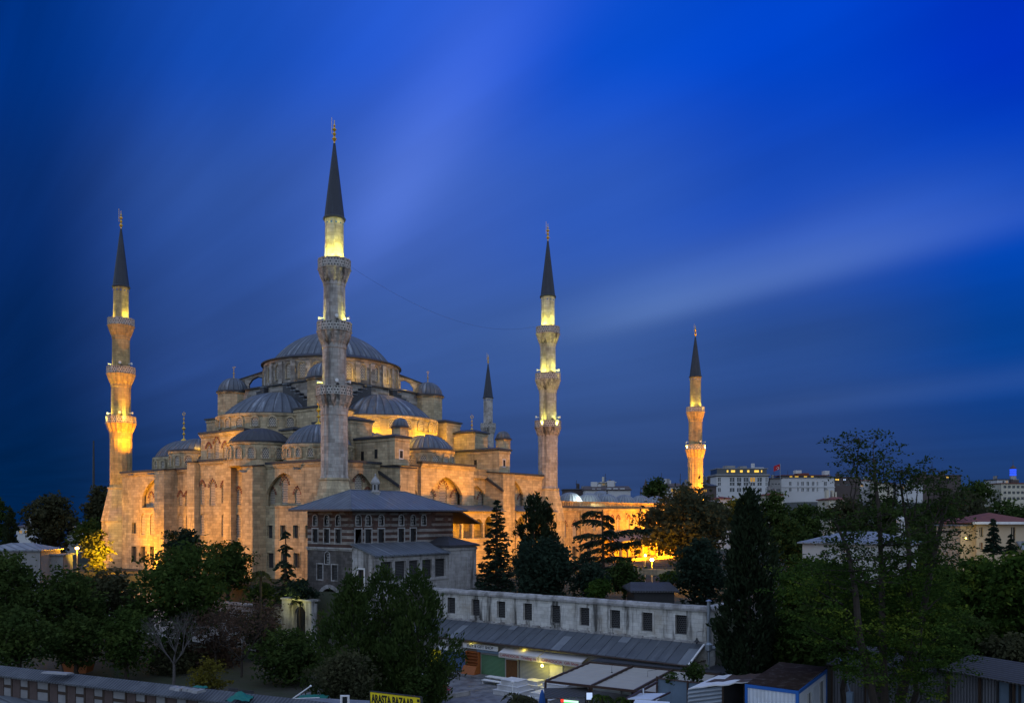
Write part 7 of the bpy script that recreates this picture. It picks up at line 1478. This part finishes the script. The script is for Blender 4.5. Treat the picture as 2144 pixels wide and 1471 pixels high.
# flag
c = at(1633.5, 1000, 400); Zf = lambda py: at(0, py, 400).z; fl = thing('flag', (c.x, c.y, Zf(1005)), 'red flag with white crescent waving between the two hotels', 'flag'); mb = MB(); mb.tube([(c.x, c.y, Zf(1010)), (c.x, c.y, Zf(970))], .12, 5); mb.build('pole', M['zinc'], fl); mb = MB(); N = 10
for i in range(N):
    f0, f1 = i/N, (i+1)/N; wv = lambda q: FW*math.sin(q*7)*.5+Vector((0, 0, -.55*q*q-.5*q)); p = lambda q, py: Vector((c.x, c.y, Zf(py)))-RT*3.0*q+wv(q)
    mb.poly([p(f0, 982), p(f1, 982), p(f1, 971), p(f0, 971)], smooth=True)
cl = mb.build('cloth', M['flag_red'], fl); mb = MB(); ce = Vector((c.x, c.y, Zf(977)))-RT*1.35-FW*.5+Vector((0, 0, -.6))
for i in range(12):
    a0, a1 = .7+i*(2*PI-1.4)/12, .7+(i+1)*(2*PI-1.4)/12; ri = lambda a: .62-.22*math.sin((a-.7)/(2*PI-1.4)*PI); q = lambda a, r: ce+RT*r*math.cos(a+PI)+Vector((0, 0, r*math.sin(a))); mb.poly([q(a0, .62), q(a1, .62), q(a1, ri(a1)), q(a0, ri(a0))])
s5 = [(ce-RT*-.05+RT*-.55+RT*(.26 if i % 2 == 0 else .1)*math.cos(i*PI/5)+Vector((0, 0, (.26 if i % 2 == 0 else .1)*math.sin(i*PI/5)))) for i in range(10)]; mb.poly(s5); mb.build('crescent_and_star', M['white_paint'], cl)
# white tea house with hexagon lattice windows
t, f, L, ze = house(1680, 1905, 1112, 1137, 1185, 118, 9.5, 'white_wall', 'lead_bright', 'white low house with pale hipped roof and round lattice windows behind the trees', 'tea_house', [], ov=.6, turn=-.06); X = lambda px: L*(px-1680)/225
for px in (1728.5, 1774, 1822, 1868):
    zc = at(0, 1158, 118).z; s = X(px); mb = MB(); ro = .62; ang = [PI/6+i*PI/3 for i in range(6)]; mb.wall(f, [(s+ro*math.cos(2*PI*i/16), zc+ro*math.sin(2*PI*i/16)) for i in range(16)], depth=.03, d=.02)
    for (hx, hz) in [(0, 0)]+[(.38*math.cos(i*PI/3), .38*math.sin(i*PI/3)) for i in range(6)]:
        pts = [fp(f, s+hx+.2*math.cos(a), .05, zc+hz+.2*math.sin(a)) for a in ang]
        for i in range(6): mb.tube([pts[i], pts[(i+1) % 6]], .025, 4, 1, False)
    ring = [fp(f, s+ro*math.cos(2*PI*i/16), .04, zc+ro*math.sin(2*PI*i/16)) for i in range(17)]; mb.tube(ring, .06, 5, 1, False); mb.build('round_window', [M['dark_opening'], M['white_wall']], t)
c = at(1887, 1125, 121); mb = MB(); mb.lathe((c.x, c.y, 0), [(.62, 9), (.62, at(0, 1090, 121).z), (.7, at(0, 1089, 121).z), (.66, at(0, 1086, 121).z), (.35, at(0, 1081.5, 121).z), (0, at(0, 1080, 121).z)], 14); ch = mb.build('chimney_tower', M['white_wall']); tag(ch, 'white round chimney tower with dark slots behind the feathery tree', 'chimney'); mb = MB()
for i in range(10): a = i*2*PI/10; nn = Vector((math.cos(a), math.sin(a), 0)); mb.fbox((Vector((c.x, c.y, 0))+nn*.615, Vector((-nn.y, nn.x, 0)), nn), -.09, .09, -.05, .02, at(0, 1112, 121).z, at(0, 1094, 121).z)
mb.build('slots', M['dark_opening'], ch, origin=(0, 0, 0))
# yellow plastered house with red roof
t, f, L, ze = house(2044, 2175, 1072, 1096, 1160, 140, 11, 'cream_plaster', 'red_tiles', 'yellow plastered house with red hipped roof at the right edge', 'house', [(2051, 2058, 1104, 1121, 'window_glass'), (2051, 2058, 1135, 1149, 'red_stone'), (2117, 2126, 1103, 1132, 'dark_opening')], ov=1.2); X = lambda px: L*(px-2044)/131; Z = lambda py: at(0, py, 140).z
mb = MB(); mb.fbox(f, -1.25, L+1, 1.05, 1.3, ze-.05, ze+.35); mb.build('white_eave', M['white_paint'], t); mb = MB(); mb.hexa([fp(f, X(2126), 1.8, Z(1150)), fp(f, L, 1.8, Z(1150)), fp(f, L, 0, Z(1134)), fp(f, X(2126), 0, Z(1134)), fp(f, X(2126), 1.8, Z(1149)), fp(f, L, 1.8, Z(1149)), fp(f, L, 0, Z(1132)), fp(f, X(2126), 0, Z(1132))]); mb.build('porch_roof', M['lead_bright'], t)
house(2011, 2044, 1100, 1101, 1165, 141, 8, 'cream_plaster', 'lead_bright', 'lower yellow wing lit by a lamp, left of the red roofed house', 'house_wing', [(2026, 2032, 1118, 1130, 'dark_opening')], ov=.4)
lamp_light('house_lamp', at(2024, 1135, 137), 260, (1, .72, .08), .15); c = at(2022, 1127, 136.5); mb = MB(); mb.lathe(c, [(0, -.16), (.14, 0), (0, .16)], 8); tag(mb.build('house_lamp', M['yellow_glow']), 'small yellow lamp glowing in the trees left of the yellow house', 'lamp')
# terrace shed roof behind the bazaar and low railing
house(1328, 1412, 1222, 1239, 1252, 93, 6, 'iron', 'corrugated_old', 'low shed with grey ridged roof just behind the bazaar wall', 'shed', [], ov=.5, hip=False, cat='shed')
mb = MB(); p, q = at(1330, 1195, 124), at(1425, 1199, 120); beam(p, q, .25, .9); tag(mb.build('terrace_wall', M['mosque_stone']), 'low pale wall lit orange behind the hedge', 'wall'); mb = MB(); beam(p+Vector((0, 0, .9)), q+Vector((0, 0, .9)), .05, .06)
for i in range(20): v = p.lerp(q, i/19); mb.tube([v+Vector((0, 0, .4)), v+Vector((0, 0, .9))], .02, 4)
tag(mb.build('railing', M['iron']), 'thin iron railing on the low pale wall under the street lamp', 'railing')
